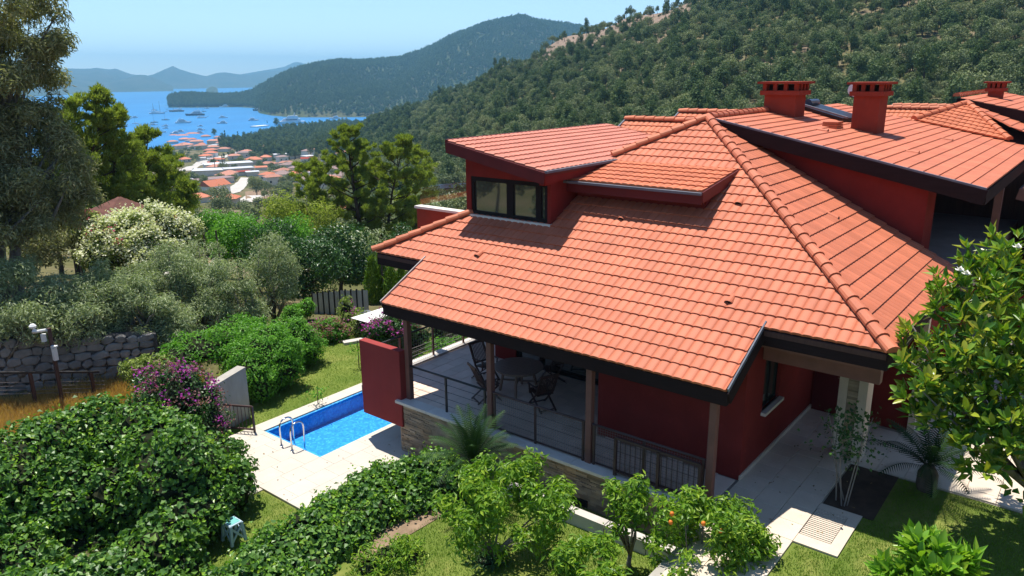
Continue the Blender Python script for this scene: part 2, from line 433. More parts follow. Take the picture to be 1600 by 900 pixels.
def leaf_arrays(P, N, ln, wd, rng, droop=0.0, jit=0.35, T=None):
    n = len(P)
    N, T0, B = basis(N, rng)
    if T is not None:
        T0 = T / np.maximum(np.linalg.norm(T, axis=1, keepdims=True), 1e-9)
        B = np.cross(N, T0); B /= np.maximum(np.linalg.norm(B, axis=1, keepdims=True), 1e-9)
    T = T0.copy(); T[:, 2] -= droop
    L = ln * (1 + jit * (rng.random(n) * 2 - 1))[:, None]
    Wd = wd * (1 + jit * (rng.random(n) * 2 - 1))[:, None] * 0.5
    base = P; tip = P + T * L - N * (0.12 * L)
    mid = P + T * (L * 0.45) + N * (0.02 * L)
    l = mid + B * Wd + N * (0.25 * Wd); r = mid - B * Wd + N * (0.25 * Wd)
    V = np.stack([base, r, tip, l], axis=1).reshape(-1, 3)
    i = np.arange(n) * 4
    F = np.stack([np.stack([i, i + 1, i + 2], 1), np.stack([i, i + 2, i + 3], 1)], 1).reshape(-1, 3)
    return V, F, np.repeat(rng.random(n), 2)

def sph(n, rng):
    d = rng.normal(size=(n, 3)); return d / np.linalg.norm(d, axis=1, keepdims=True)

def blob_points(blobs, n, rng, depth=0.25, reject=True, top=-1.0):
    C = np.array([b[0] for b in blobs], float); Rr = np.array([b[1] if hasattr(b[1], '__len__') else (b[1],) * 3 for b in blobs], float)
    area = (Rr[:, 0] * Rr[:, 1] + Rr[:, 0] * Rr[:, 2] + Rr[:, 1] * Rr[:, 2]); pr = area / area.sum()
    k = rng.choice(len(blobs), size=int(n * (2.2 if reject else 1)), p=pr)
    d = sph(len(k), rng)
    rad = 1 - depth * rng.random(len(k)) ** 1.5 + 0.10 * rng.normal(size=len(k))
    P = C[k] + d * Rr[k] * rad[:, None]
    N = d / Rr[k]; N /= np.linalg.norm(N, axis=1, keepdims=True)
    keep = d[:, 2] > top
    if reject:
        for c, r in zip(C, Rr):
            q = np.sum(((P - c) / r) ** 2, axis=1)
            keep &= q > (1 - depth) ** 2 * 0.8
    P, N = P[keep][:n], N[keep][:n]
    return P, N

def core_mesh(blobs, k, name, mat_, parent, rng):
    """dark core for the twigs and stems inside a bush, shade put into its colour"""
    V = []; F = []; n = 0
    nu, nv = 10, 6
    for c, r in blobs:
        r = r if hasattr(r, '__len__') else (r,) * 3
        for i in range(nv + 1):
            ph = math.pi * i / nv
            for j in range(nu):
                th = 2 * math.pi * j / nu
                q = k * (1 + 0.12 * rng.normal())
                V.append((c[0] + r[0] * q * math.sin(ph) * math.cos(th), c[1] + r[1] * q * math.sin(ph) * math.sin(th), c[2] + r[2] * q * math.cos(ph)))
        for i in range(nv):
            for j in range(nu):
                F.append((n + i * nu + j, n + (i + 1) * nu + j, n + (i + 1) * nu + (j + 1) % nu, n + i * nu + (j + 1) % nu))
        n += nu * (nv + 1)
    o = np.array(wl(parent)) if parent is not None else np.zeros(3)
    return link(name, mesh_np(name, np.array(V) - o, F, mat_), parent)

LEAFMESH = {}
def single_leaf_mesh(key, mat_, shape):
    if key in LEAFMESH: return LEAFMESH[key]
    if shape == 'ivy':
        pts = [(0, 0, 0), (0.42, -0.12, .05), (0.5, 0.28, .06), (0.22, 0.55, .03), (0, 1, -.1), (-0.22, 0.55, .03), (-0.5, 0.28, .06), (-0.42, -0.12, .05)]
        F = [(0, 1, 2, 3), (0, 3, 4), (0, 4, 5), (0, 5, 6, 7)]
    else:
        pts = [(0, 0, 0), (0.32, 0.22, .04), (0.5, 0.5, .06), (0.33, 0.8, 0), (0, 1, -.12), (-0.33, 0.8, 0), (-0.5, 0.5, .06), (-0.32, 0.22, .04), (0, .5, -.01)]
        F = [(0, 1, 2, 8), (8, 2, 3, 4), (8, 4, 5, 6), (0, 8, 6, 7)]
    LEAFMESH[key] = mesh_np(key, pts, F, mat_, np.full(len(F), 0.0), smooth=True)
    return LEAFMESH[key]

def leaves(name, P, N, ln, wd, mat_, parent, rng, droop=0.0, up=0.4, spread=0.5, single=0, shape='long', jit=0.35, T=None, stuff=True):
    N = N + np.array([0, 0, up]) + spread * rng.normal(size=N.shape)
    o = np.array(wl(parent)) if parent is not None else np.zeros(3)
    if single:
        view = CPOS - P; dist = np.linalg.norm(view, axis=1)
        facing = np.sum(N * view, axis=1) / dist
        inside = np.abs((P - CPOS) @ CR) < 0.68 * ((P - CPOS) @ CF)
        inside &= np.abs((P - CPOS) @ CU) < 0.39 * ((P - CPOS) @ CF)
        score = dist - 2.0 * np.clip(facing, -1, 1) + np.where(inside, 0, 50)
        idx = np.argsort(score)[:single]
        me = single_leaf_mesh('leaf_' + mat_.name, mat_, shape)
        Nn, T0, B = basis(N[idx], rng)
        T0[:, 2] -= droop
        for q, i in enumerate(idx):
            y = Vector(T0[q]).normalized(); z = Vector(Nn[q]); x = y.cross(z).normalized(); z = x.cross(y)
            s = ln * (1 + jit * (rng.random() * 2 - 1)); w = wd * (1 + jit * (rng.random() * 2 - 1))
            m = Matrix(((x.x * w, y.x * s, z.x * s, P[i, 0] - o[0]), (x.y * w, y.y * s, z.y * s, P[i, 1] - o[1]), (x.z * w, y.z * s, z.z * s, P[i, 2] - o[2]), (0, 0, 0, 1)))
            ob = link('leaf', me, parent); ob.matrix_local = m
        keep = np.ones(len(P), bool); keep[idx] = False
        P, N = P[keep], N[keep]
    V, F, rn = leaf_arrays(P, N, ln, wd, rng, droop, jit, T)
    ob = link(name, mesh_np(name, V - o, F, mat_, rn), parent)
    if stuff and parent is not None: ob['kind'] = 'stuff'
    return ob

def skeleton(base, tips, r0, rng, fork=0.35, n=6, sag=0.0):
    """a tapered trunk with one limb to every tip"""
    mb = MB(); base = Vector(base)
    top = Vector(np.mean(np.array(tips), axis=0))
    f = base.lerp(Vector((base.x * .6 + top.x * .4, base.y * .6 + top.y * .4, top.z)), fork)
    kink = base.lerp(f, 0.5) + Vector((rng.normal() * r0, rng.normal() * r0, 0))
    mb.tube([base - Vector((0, 0, .15)), base + Vector((0, 0, .03)), kink, f], [r0 * 1.5, r0 * 1.1, r0 * .9, r0 * .75], n + 2)
    for t in tips:
        t = Vector(t); m = f.lerp(t, 0.5) + Vector((rng.normal(), rng.normal(), rng.normal() * .5)) * (t - f).length * 0.08 + Vector((0, 0, sag))
        mb.tube([f - Vector((0, 0, r0)), m, t], [r0 * .55, r0 * .3, r0 * .08], max(4, n - 1))
    return mb

def crown_blobs(c, rad, n, br, rng, zmin=-0.8):
    """clumps spread through an ellipsoid, uneven in size"""
    out = []
    for i in range(n):
        d = sph(1, rng)[0]
        while d[2] < zmin: d = sph(1, rng)[0]
        q = 0.35 + 0.6 * rng.random() ** 0.6
        p = np.array(c) + d * np.array(rad) * q
        r = br * (0.65 + 0.7 * rng.random())
        out.append((tuple(p), (r, r, r * 0.8)))
    return out

def tree(name, label, cat, base, c, rad, nclump, br, nleaf, ln, wd, lmat, rng, bark='bark', r0=0.12, group=None, droop=0.15, up=0.5, depth=0.6, spread=0.6, fork=.4, ntips=None, single=0, reject=False, stems=1):
    t = thing(name, label, cat, base, group)
    bl = crown_blobs(c, rad, nclump, br, rng)
    tips = [b[0] for b in bl]
    rng.shuffle(tips)
    sk = MB()
    for s in range(stems):
        off = np.array([rng.normal() * .25, rng.normal() * .25, 0]) * (stems > 1)
        k = skeleton(np.array(base) + off, tips[s::stems][:(ntips or 12)], r0, rng, fork)
        sk.add(k.V, k.F)
    sk.build('trunk', M[bark], t, smooth=True)
    P, N = blob_points(bl, nleaf, rng, depth, reject)
    leaves('crown', P, N, ln, wd, LEAF[lmat], t, rng, droop, up, spread, single)
    return t

def pine(name, label, base, h, R_, cb, lmat, rng, nleaf=20000, ln=.24, wd=.05, r0=.16, group=None, lean=(0, 0), cr=.42):
    """pine: tapered trunk, whorls of upswept limbs carrying needle tufts"""
    base = np.array(base, float); t = thing(name, label, 'tree', tuple(base), group); sk = MB()
    ax = lambda f: base + np.array([lean[0] * f * f, lean[1] * f * f, h * f])
    sk.tube([base - [0, 0, .3]] + [ax(f) + rng.normal(size=3) * r0 * .25 * (0 < f < 1) for f in (0, .2, .4, .6, .8, 1.0)], [r0 * 1.3, r0, r0 * .85, r0 * .7, r0 * .5, r0 * .3, r0 * .06], 7)
    bl = []; lv = max(8, int(h * (1 - cb) / .42))
    for i in range(lv):
        f = cb + (1 - cb) * (i + rng.random() * .6) / lv; tt = (f - cb) / (1 - cb)
        prof = (1 - tt ** 2.8) ** .8 * min(1, .55 + 1.8 * tt) * (1 - .15 * tt)
        for b in range(rng.integers(3, 6)):
            a = rng.random() * 6.283; L = R_ * prof * (.45 + .75 * rng.random()); up = .18 + .55 * tt + .2 * rng.normal()
            d = np.array([math.cos(a), math.sin(a), up]); p0 = ax(f); p1 = p0 + d * L * .55; p2 = p0 + d * L + [0, 0, .12 * L]
            sk.tube([p0, p1, p2], [r0 * .28 * (1 - .6 * tt), r0 * .16, r0 * .05], 4)
            for q, w in ((.5, .8), (.8, 1.0), (1.05, .85)):
                c = p0 + d * L * q + [0, 0, .1 * L] + rng.normal(size=3) * .14; rr = cr * w * (.6 + .6 * rng.random()) * (1 - .35 * tt); bl.append((tuple(c), (rr, rr, rr * .75)))
    bl.append((tuple(ax(1.0)), (cr * .5, cr * .5, cr * .9)))
    sk.build('trunk', M['pinebark'], t, smooth=True)
    P, N = blob_points(bl, nleaf, rng, .55, False)
    T = N * .9 + np.array([0, 0, .75]) + .45 * rng.normal(size=N.shape)
    leaves('crown', P - T / np.linalg.norm(T, axis=1, keepdims=True) * ln * .5, np.cross(T, sph(len(T), rng)), ln, wd, LEAF[lmat], t, rng, 0, .15, .15, T=T)
    return t

def bush(name, label, cat, blobs, nleaf, ln, wd, lmat, rng, group=None, single=0, shape='long', flowers=None, droop=0.15, up=0.5, core=0.72, depth=0.25, spread=0.5, rough_=7):
    b0 = blobs[0][0]
    zmin = min(b[0][2] - (b[1][2] if hasattr(b[1], '__len__') else b[1]) for b in blobs)
    t = thing(name, label, cat, (b0[0], b0[1], zmin), group)
    core_mesh(blobs, core, 'stems', M['shadecore'], t, rng)  # solid dark core, coloured as the bush's inner shade
    if rough_:
        extra = []
        for c, r in blobs:
            r = np.array(r if hasattr(r, '__len__') else (r,) * 3)
            for _ in range(rough_):
                d = sph(1, rng)[0]; d[2] = abs(d[2]) * .9 + .05
                q = (.22 + .2 * rng.random()) * float(r.mean()); extra.append((tuple(np.array(c) + d * r * (.92 + .12 * rng.random())), (q, q, q * .8)))
        blobs = list(blobs) + extra
    P, N = blob_points(blobs, nleaf, rng, depth)
    leaves('foliage', P, N, ln, wd, LEAF[lmat], t, rng, droop, up, spread, single, shape)
    for fm, n, cl, s in (flowers or []):
        P, N = blob_points(blobs, n * 12, rng, 0.08)
        cen = P[(N[:, 2] > 0.0)]
        if not len(cen): continue
        cen = cen[rng.choice(len(cen), size=min(len(cen), n), replace=False)]
        PP = np.repeat(cen, cl, axis=0) + rng.normal(size=(len(cen) * cl, 3)) * s * 1.3
        NN = sph(len(PP), rng) + np.array([0, 0, .6])
        leaves('blossom', PP, NN, s * 1.2, s, LEAF[fm], t, rng, 0, 0.3, 0.3)
    return t
# ================================================================ LAND
SEA = -90.0
def beta(px): return math.atan((px - 800) / 1229.0)
_PROF = [
 (-3.2, [(0, -1.7), (25, -2), (60, -3), (200, 10), (600, 60), (1000, 110), (1700, 130)]),
 (-1.6, [(0, -1.7), (25, -2), (60, -5), (200, -12), (500, -10), (1000, 30), (1700, 60)]),
 (beta(-260), [(0, -1.7), (20, -1.4), (26.35, -1.1), (26.95, 0.9), (34, 0.5), (45, -1.5), (70, -5), (150, -16), (400, -48), (900, -82), (1200, -91), (1700, -99)]),
 (beta(0), [(0, -1.7), (20, -1.4), (26.35, -1.1), (26.95, 0.9), (34, 0.5), (45, -1.5), (70, -5), (150, -16), (400, -48), (900, -82), (1200, -91), (1700, -99)]),
 (beta(225), [(0, -1.7), (20, -1.6), (26.35, -1.4), (26.95, 0.1), (34, -0.4), (45, -2.5), (70, -6), (130, -17), (250, -35), (450, -53), (800, -76), (1050, -86), (1240, -90.5), (1700, -99)]),
 (beta(290), [(0, -1.7), (20, -1.65), (28, -1.5), (36, -1.6), (45, -3), (60, -6), (100, -14), (200, -29), (330, -43), (600, -64), (1050, -86), (1290, -90.5), (1700, -99)]),
 (beta(360), [(0, -2.4), (23.6, -2.4), (25.5, -1.65), (28, -1.6), (36, -2.2), (45, -3.5), (60, -6.5), (100, -15), (200, -29), (330, -43), (600, -64), (1050, -85), (1370, -90.5), (1750, -99)]),
 (beta(450), [(0, -2.4), (23.6, -2.4), (25.5, -1.65), (28, -1.6), (36, -2.4), (45, -4), (60, -7), (100, -15), (200, -29), (330, -43), (600, -64), (850, -75), (1000, -80), (1250, -85), (1600, -90.5), (2000, -99)]),
 (beta(520), [(0, -2.4), (23.6, -2.4), (25.5, -1.65), (28, -1.6), (36, -2.4), (45, -4), (60, -7), (100, -15), (200, -28), (330, -41), (600, -56), (800, -62), (1000, -70), (1300, -84), (1700, -90.5), (2100, -99)]),
 (beta(600), [(0, -2.4), (23.6, -2.4), (25.5, -1.65), (28, -1.6), (36, -2.4), (45, -4), (60, -7), (100, -15), (180, -26), (330, -36), (600, -42), (820, -37), (1000, -55), (1350, -88), (1900, -90.5), (2200, -99)]),
 (beta(650), [(0, -2.4), (23.6, -2.4), (25.5, -1.65), (28, -1.6), (45, -4), (60, -7), (100, -15), (180, -25), (280, -30), (520, -30), (780, -24), (950, -48), (1350, -88), (2200, -99)]),
 (beta(700), [(0, -2.4), (23.6, -2.4), (25.5, -1.65), (28, -1.6), (45, -4), (60, -7), (100, -14), (170, -22), (230, -24), (400, -22), (560, -15), (740, -9), (950, -38), (1350, -88), (2200, -99)]),
 (beta(800), [(0, -1.7), (40, -1.7), (60, -6), (120, -13), (200, -15), (320, -11), (500, 4), (680, 17), (850, -8), (1350, -80), (2200, -99)]),
 (beta(900), [(0, -1.7), (45, -1.7), (65, -6), (120, -11), (190, -11), (300, -4), (450, 16), (620, 37), (800, 20), (1400, -70), (2200, -99)]),
 (beta(1000), [(0, -1.7), (50, -1.7), (70, -6), (120, -9), (180, -8), (280, 2), (430, 26), (570, 47), (760, 35), (1500, -50), (2200, -99)]),
 (beta(1110), [(0, -1.7), (55, -1.7), (75, -6), (120, -8), (170, -7), (260, 5), (390, 31), (530, 55), (800, 55), (1700, 0), (2200, -40)]),
 (beta(1250), [(0, -1.7), (60, -1.7), (80, -6), (120, -8), (160, -6), (240, 7), (360, 36), (500, 68), (900, 90), (2200, 40)]),
 (beta(1450), [(0, -1.7), (60, -1.7), (80, -6), (120, -7), (160, -4), (240, 10), (350, 40), (460, 76), (900, 110), (2200, 60)]),
 (beta(1750), [(0, -1.7), (60, -1.7), (80, -6), (120, -6), (160, -2), (240, 15), (340, 48), (430, 90), (900, 120), (2200, 70)]),
 (1.6, [(0, -1.7), (60, -1.7), (120, -4), (240, 15), (420, 60), (900, 110), (2200, 70)]),
 (3.2, [(0, -1.7), (25, -2), (60, -3), (200, 10), (600, 60), (1000, 110), (1700, 130)]),
]
_DG = np.concatenate([np.linspace(0, 60, 61), np.geomspace(61, 2200, 150)])
_BG = np.array([p[0] for p in _PROF])
_ZT = np.array([np.interp(_DG, [q[0] for q in p[1]], [q[1] for q in p[1]]) for p in _PROF])

def vnoise(x, y, seed=0):
    """cheap smooth value noise"""
    x = np.asarray(x, float); y = np.asarray(y, float)
    xi = np.floor(x).astype(int); yi = np.floor(y).astype(int); fx = x - xi; fy = y - yi
    def h(i, j):
        n = (i * 374761393 + j * 668265263 + seed * 144665) & 0x7fffffff
        n = ((n ^ (n >> 13)) * 1274126177) & 0x7fffffff
        return ((n ^ (n >> 16)) & 0xffff) / 65535.0
    sx = fx * fx * (3 - 2 * fx); sy = fy * fy * (3 - 2 * fy)
    return (h(xi, yi) * (1 - sx) + h(xi + 1, yi) * sx) * (1 - sy) + (h(xi, yi + 1) * (1 - sx) + h(xi + 1, yi + 1) * sx) * sy
def fbm(x, y, s=0):
    return (vnoise(x, y, s) + 0.5 * vnoise(x * 2.1, y * 2.1, s + 1) + 0.25 * vnoise(x * 4.3, y * 4.3, s + 2)) / 1.75 - 0.5

def tz(x, y):
    x = np.asarray(x, float); y = np.asarray(y, float)
    d = np.hypot(x, y)
    b = np.arctan2(x * math.sin(YAW) - y * math.cos(YAW), x * math.cos(YAW) + y * math.sin(YAW))
    i = np.clip(np.searchsorted(_BG, b) - 1, 0, len(_BG) - 2)
    t = (b - _BG[i]) / (_BG[i + 1] - _BG[i]); t = t * t * (3 - 2 * t)
    k = np.clip(np.interp(d, _DG, np.arange(len(_DG))), 0, len(_DG) - 1.001)
    k0 = k.astype(int); f = k - k0
    z = (_ZT[i, k0] * (1 - f) + _ZT[i, k0 + 1] * f) * (1 - t) + (_ZT[i + 1, k0] * (1 - f) + _ZT[i + 1, k0 + 1] * f) * t
    amp = np.clip((d - 60) / 250, 0, 1) * np.clip((z + 89) / 10, 0, 1)
    return z + amp * (7 * fbm(x / 90, y / 90, 3) + 3 * fbm(x / 28, y / 28, 7))

def spot(px, py, lo=20, hi=2200):
    """point of the land seen at a pixel"""
    d = ray(px, py); h = math.hypot(d[0], d[1]); d = d / h
    s = np.geomspace(lo, hi, 900)
    P = CPOS[None] + d[None] * s[:, None]
    z = tz(P[:, 0], P[:, 1])
    w = np.where(P[:, 2] < z)[0]
    if not len(w): return None
    i = w[0]; p = P[i].copy(); p[2] = z[i]
    return p

# ground sheet
bs = np.concatenate([np.linspace(-math.pi, -0.75, 50, endpoint=False), np.linspace(-0.75, 0.75, 260), np.linspace(0.75, math.pi, 50)[1:]])
ds = np.concatenate([[0.0], np.sort(np.concatenate([np.linspace(3, 60, 58), [26.35, 26.95]])), np.geomspace(61.5, 2190, 170)])
BB, DD = np.meshgrid(bs, ds, indexing='ij')
ang = YAW - BB
XX = DD * np.cos(ang); YY = DD * np.sin(ang); ZZ = tz(XX, YY)
nb_, nd_ = BB.shape
idx = np.arange(nb_ * nd_).reshape(nb_, nd_)
F = np.stack([idx[:-1, :-1], idx[:-1, 1:], idx[1:, 1:], idx[1:, :-1]], -1).reshape(-1, 4)[:, ::-1]

def groundmat():
    m, nt, b = new_mat('hillside_ground')
    c = ramp(nt, noise(nt, 0.035, 6, 0.65), [(0.30, (0.075, 0.09, 0.035)), (0.46, (0.14, 0.135, 0.06)), (0.60, (0.21, 0.165, 0.115)), (0.74, (0.29, 0.215, 0.17))])
    c2 = ramp(nt, noise(nt, 0.9, 5, 0.7), [(0.3, (0.45, 0.5, 0.4)), (0.7, (1.1, 1.05, 1.0))])
    at = nn(nt, 'ShaderNodeAttribute', attribute_name='rnd')
    rock = ramp(nt, noise(nt, 0.11, 6, 0.7), [(0.3, (0.20, 0.145, 0.115)), (0.7, (0.36, 0.265, 0.215))])
    c = mixc(nt, at.outputs['Fac'], c, rock)
    nt.links.new(mixc(nt, 0.8, c, c2, 'MULTIPLY'), b.inputs['Base Color'])
    b.inputs['Roughness'].default_value = 0.95; b.inputs['Specular IOR Level'].default_value = 0.05
    bp = nn(nt, 'ShaderNodeBump'); bp.inputs['Strength'].default_value = 0.6; bp.inputs['Distance'].default_value = 0.3
    nt.links.new(noise(nt, 1.5, 5), bp.inputs['Height']); nt.links.new(bp.outputs[0], b.inputs['Normal'])
    return m
M['ground'] = groundmat()
def crest_mask(x, y, d, b, z):
    px = 800 + 1229 * np.tan(np.clip(b, -1.2, 1.2))
    c = np.clip(1.25 - np.abs(d - np.interp(px, [650, 800, 1000, 1110], [770, 670, 560, 510])) / 165, 0, 1) * np.clip((px - 700) / 60, 0, 1) * np.clip((1120 - px) / 60, 0, 1)
    u = np.clip((z - 22) / 30, 0, 1) * np.clip((px - 1150) / 100, 0, 1)
    n = fbm(x / 38.0, y / 38.0, 61)
    return np.clip(c * (1.15 + 2.2 * n) + u * np.clip(4.0 * n - .1, 0, 1), 0, 1)
GV = np.stack([XX, YY, ZZ], -1).reshape(-1, 3)
gc = GV[F].mean(1); gd = np.hypot(gc[:, 0], gc[:, 1]); gb = np.arctan2(gc[:, 0] * math.sin(YAW) - gc[:, 1] * math.cos(YAW), gc[:, 0] * math.cos(YAW) + gc[:, 1] * math.sin(YAW))
tag(link('ground', mesh_np('ground', GV, F, M['ground'], crest_mask(gc[:, 0], gc[:, 1], gd, gb, gc[:, 2]), smooth=True)), kind='structure')

# sea
def seamat():
    m, nt, b = new_mat('sea_water')
    c = ramp(nt, noise(nt, 0.004, 4, 0.6, sx=(1, 1, 1)), [(0.35, (0.009, 0.145, 0.36)), (0.65, (0.014, 0.185, 0.43))])
    nt.links.new(c, b.inputs['Base Color'])
    b.inputs['Roughness'].default_value = 0.45; b.inputs['Specular IOR Level'].default_value = 0.25
    bp = nn(nt, 'ShaderNodeBump'); bp.inputs['Strength'].default_value = 0.5; bp.inputs['Distance'].default_value = 0.6
    nt.links.new(noise(nt, 0.12, 5, 0.7), bp.inputs['Height']); nt.links.new(bp.outputs[0], b.inputs['Normal'])
    return m
M['sea'] = seamat()
V = [(0, 0, SEA)]; n = 96
rads = [600, 1500, 4000, 8000, 13000]
for r in rads:
    for j in range(n): V.append((r * math.cos(2 * math.pi * j / n), r * math.sin(2 * math.pi * j / n), SEA))
F = [(0, 1 + j, 1 + (j + 1) % n) for j in range(n)]
for k in range(len(rads) - 1):
    for j in range(n): F.append((1 + k * n + j, 1 + (k + 1) * n + j, 1 + (k + 1) * n + (j + 1) % n, 1 + k * n + (j + 1) % n))
tag(link('sea', mesh_np('sea', V, F, M['sea'])), kind='structure')

# far ridges rising from the water
def hillmat(name, a, b_, sc):
    m, nt, b = new_mat(name)
    c = ramp(nt, noise(nt, sc, 6, 0.7), [(0.35, a), (0.55, tuple((x + y) / 2 for x, y in zip(a, b_))), (0.75, b_)])
    nt.links.new(c, b.inputs['Base Color']); b.inputs['Roughness'].default_value = 0.95; b.inputs['Specular IOR Level'].default_value = 0.05
    return m
M['farhill'] = hillmat('far_hill', (0.035, 0.055, 0.03), (0.10, 0.10, 0.065), 0.004)
M['midhill'] = hillmat('peninsula_ground', (0.05, 0.075, 0.03), (0.11, 0.10, 0.06), 0.006)

def ridge(name, crest, front, thick, mat_, rows=14, rough=0.06, seed=1, step=6):
    """hill from a crest line [(px, py, dist)] and a front shoreline [(px, dist)]"""
    xs = np.arange(crest[0][0], crest[-1][0] + 0.1, step)
    cy_ = np.interp(xs, [c[0] for c in crest], [c[1] for c in crest])
    cd = np.interp(xs, [c[0] for c in crest], [c[2] for c in crest])
    fd = np.interp(xs, [c[0] for c in front], [c[1] for c in front])
    V = []
    for x, y, d, f in zip(xs, cy_, cd, fd):
        p = D(x, y, d)
        hz = max(p[2] - SEA, 0.5)
        u = np.array([p[0], p[1]]) / d
        for k in range(rows + 1):
            t = k / rows
            q = u * (f + (d - f) * t)
            z = SEA - 2 + (hz + 2) * (1 - (1 - t) ** 1.35)
            if 0 < k < rows: z += hz * rough * 2 * fbm(q[0] / (120 + hz), q[1] / (120 + hz), seed) * min(1, 3 * t) * (1.2 - t)
            V.append((q[0], q[1], z))
        for t in (0.3, 1.0):
            q = u * (d + thick * t); V.append((q[0], q[1], p[2] * (1 - t) + (SEA - 2) * t - hz * .1 * (1 - t)))
    m = rows + 3; F = []
    for i in range(len(xs) - 1):
        for k in range(m - 1):
            F.append((i * m + k, (i + 1) * m + k, (i + 1) * m + k + 1, i * m + k + 1))
    o = tag(link(name, mesh_np(name, V, F, mat_, smooth=True)), kind='structure')
    return np.array(V).reshape(len(xs), m, 3)[:, :rows + 1], xs

ridge('island_hills', [(-420, 132, 9800), (-330, 121, 9800), (-240, 112, 9800), (-160, 116, 9800), (-60, 109, 9800), (40, 112, 9800), (108, 107, 9600), (140, 107.5, 9600), (150, 106, 9600), (172, 108.5, 9500), (180, 107, 9500), (205, 116, 9400), (228, 119, 9400), (240, 116, 9500), (258, 108, 9600), (270, 103, 9700), (280, 108, 9700), (300, 114, 9700), (322, 119, 9700), (338, 114, 9800), (352, 113, 9800), (372, 116, 9800), (390, 117, 9900), (400, 114.5, 10000), (420, 112, 10000), (440, 110, 10000), (470, 108, 10000), (520, 108, 10000), (600, 112, 10000), (700, 116, 10000)],
      [(-420, 8800), (-200, 7600), (40, 5600), (110, 6200), (170, 6900), (200, 8000), (260, 8600), (300, 8600), (400, 8900), (500, 9000), (700, 9000)], 1500, M['farhill'], 12, 0.10, 4, 3)
ridge('island_hills', [(150, 134, 7500), (175, 128, 7700), (200, 121, 7900), (215, 117, 8000), (226, 117, 8000), (240, 121, 8000), (255, 128, 7900), (270, 134, 7700)], [(150, 7000), (270, 7000)], 900, M['farhill'], 8, 0.12, 9, 3)
ridge('island_hills', [(360, 119, 11500), (400, 112, 11500), (430, 107, 11500), (445, 104, 11500), (458, 98, 11500), (464, 96.5, 11500), (474, 99, 11500), (486, 104, 11500), (500, 106, 11500), (508, 99, 11500), (516, 93.5, 11500), (528, 97, 11500), (548, 101, 11500), (565, 94, 11500), (580, 97, 11500), (620, 106, 11500), (700, 114, 11500)], [(360, 10300), (700, 10300)], 900, M['farhill'], 8, 0.08, 14, 3)
ridge('islet', [(322, 139.5, 5700), (327, 136.5, 5700), (332, 135, 5700), (337, 136.5, 5700), (341, 139.5, 5700)], [(322, 5600), (341, 5600)], 120, M['midhill'], 4, 0.1, 3, 1.5)

PEN, PENX = ridge('peninsula', [(262, 156.5, 3080), (268, 152, 3100), (285, 149, 3120), (310, 150, 3120), (345, 152, 3100), (375, 150, 3080), (392, 146, 3050), (405, 139, 3000), (430, 124, 3000), (455, 113, 3050), (485, 104, 3100), (505, 101, 3150), (530, 97.5, 3200), (565, 97.5, 3250), (600, 95, 3300), (625, 94, 3300), (650, 85, 3300), (680, 71, 3300), (705, 59, 3300), (740, 48, 3300), (770, 38, 3300), (800, 31, 3300), (815, 29, 3300), (835, 34, 3300), (870, 38, 3300), (905, 43, 3350), (960, 55, 3400), (1050, 75, 3500)],
      [(262, 3020), (300, 2950), (370, 2900), (395, 2780), (402, 2350), (420, 2180), (450, 2060), (520, 2010), (600, 1990), (660, 2080), (760, 2200), (900, 2350), (1050, 2500)], 900, M['midhill'], 26, 0.22, 21, 4)

# ---------------------------------------------------------------- haze
hz_m = bpy.data.materials.new('haze'); hz_m.use_nodes = True
nt = hz_m.node_tree
nt.nodes.remove(nt.nodes['Principled BSDF'])
pv = nn(nt, 'ShaderNodeVolumePrincipled')
pv.inputs['Color'].default_value = (0.30, 0.68, 1.0, 1)
pv.inputs['Density'].default_value = 0.00012
pv.inputs['Anisotropy'].default_value = 0.0
nt.links.new(pv.outputs[0], nt.nodes['Material Output'].inputs['Volume'])
hb = MB().box((-13200, -13200, -101), (13200, 13200, 400))
tag(hb.build('haze', hz_m), kind='stuff')

# ---------------------------------------------------------------- forest
rng = np.random.default_rng(11)
def forest_tree_mesh(name, rng, h=7.0, rad=3.4, nclump=9, per=80, leaf=0.5, lmat='forest', pine=False):
    """one far tree: trunk and an uneven leafy crown in a single mesh, base at the origin"""
    mb = MB(); mb.tube([(0, 0, -0.5), (0.1, 0.05, h * .35), (0, 0.1, h * .7)], [h * .03, h * .022, h * .01], 5)
    V = [np.array(mb.V)]; F = [[f for f in mb.F]]; mi = [0] * len(mb.F); rn = [0.3] * len(mb.F)
    cl = []
    for i in range(nclump):
        d = sph(1, rng)[0]; d[2] = abs(d[2]) * (1.0 if not pine else 1.3) - 0.25
        q = rad * (0.45 + 0.4 * rng.random())
        cl.append(((d[0] * q * (0.8 if pine else 1), d[1] * q * (0.8 if pine else 1), h * (0.52 if pine else .56) + d[2] * h * (0.40 if pine else .30)), rad * (0.30 + 0.22 * rng.random())))
    P, N = blob_points(cl, nclump * per, rng, 0.4, False)
    N = N + np.array([0, 0, 0.15]) + 0.5 * rng.normal(size=N.shape)
    LV, LF, LR = leaf_arrays(P, N, leaf, leaf * .8, rng, 0.1)
    n0 = len(mb.V)
    V = np.concatenate([V[0], LV]); Fs = [list(f) for f in mb.F] + (LF + n0).tolist()
    mi = np.concatenate([mi, np.ones(len(LF))]); rn = np.concatenate([rn, LR])
    return mesh_np(name, V, Fs, [M['bark'], LEAF[lmat]], rn, mi)

FT = [forest_tree_mesh('forest_tree', np.random.default_rng(50 + i), 6.0 + i * .5, 2.7 + 0.25 * i, 11 + i, 80, 0.48, 'forest', False) for i in range(5)]
FP = [forest_tree_mesh('pine_tree', np.random.default_rng(80 + i), 8.5 + i, 2.6 + .2 * i, 14, 60, 0.55, 'farforest', True) for i in range(3)]
FC = forest_tree_mesh('cypress_tree', np.random.default_rng(95), 11, 1.0, 14, 24, 0.6, 'farforest', True)

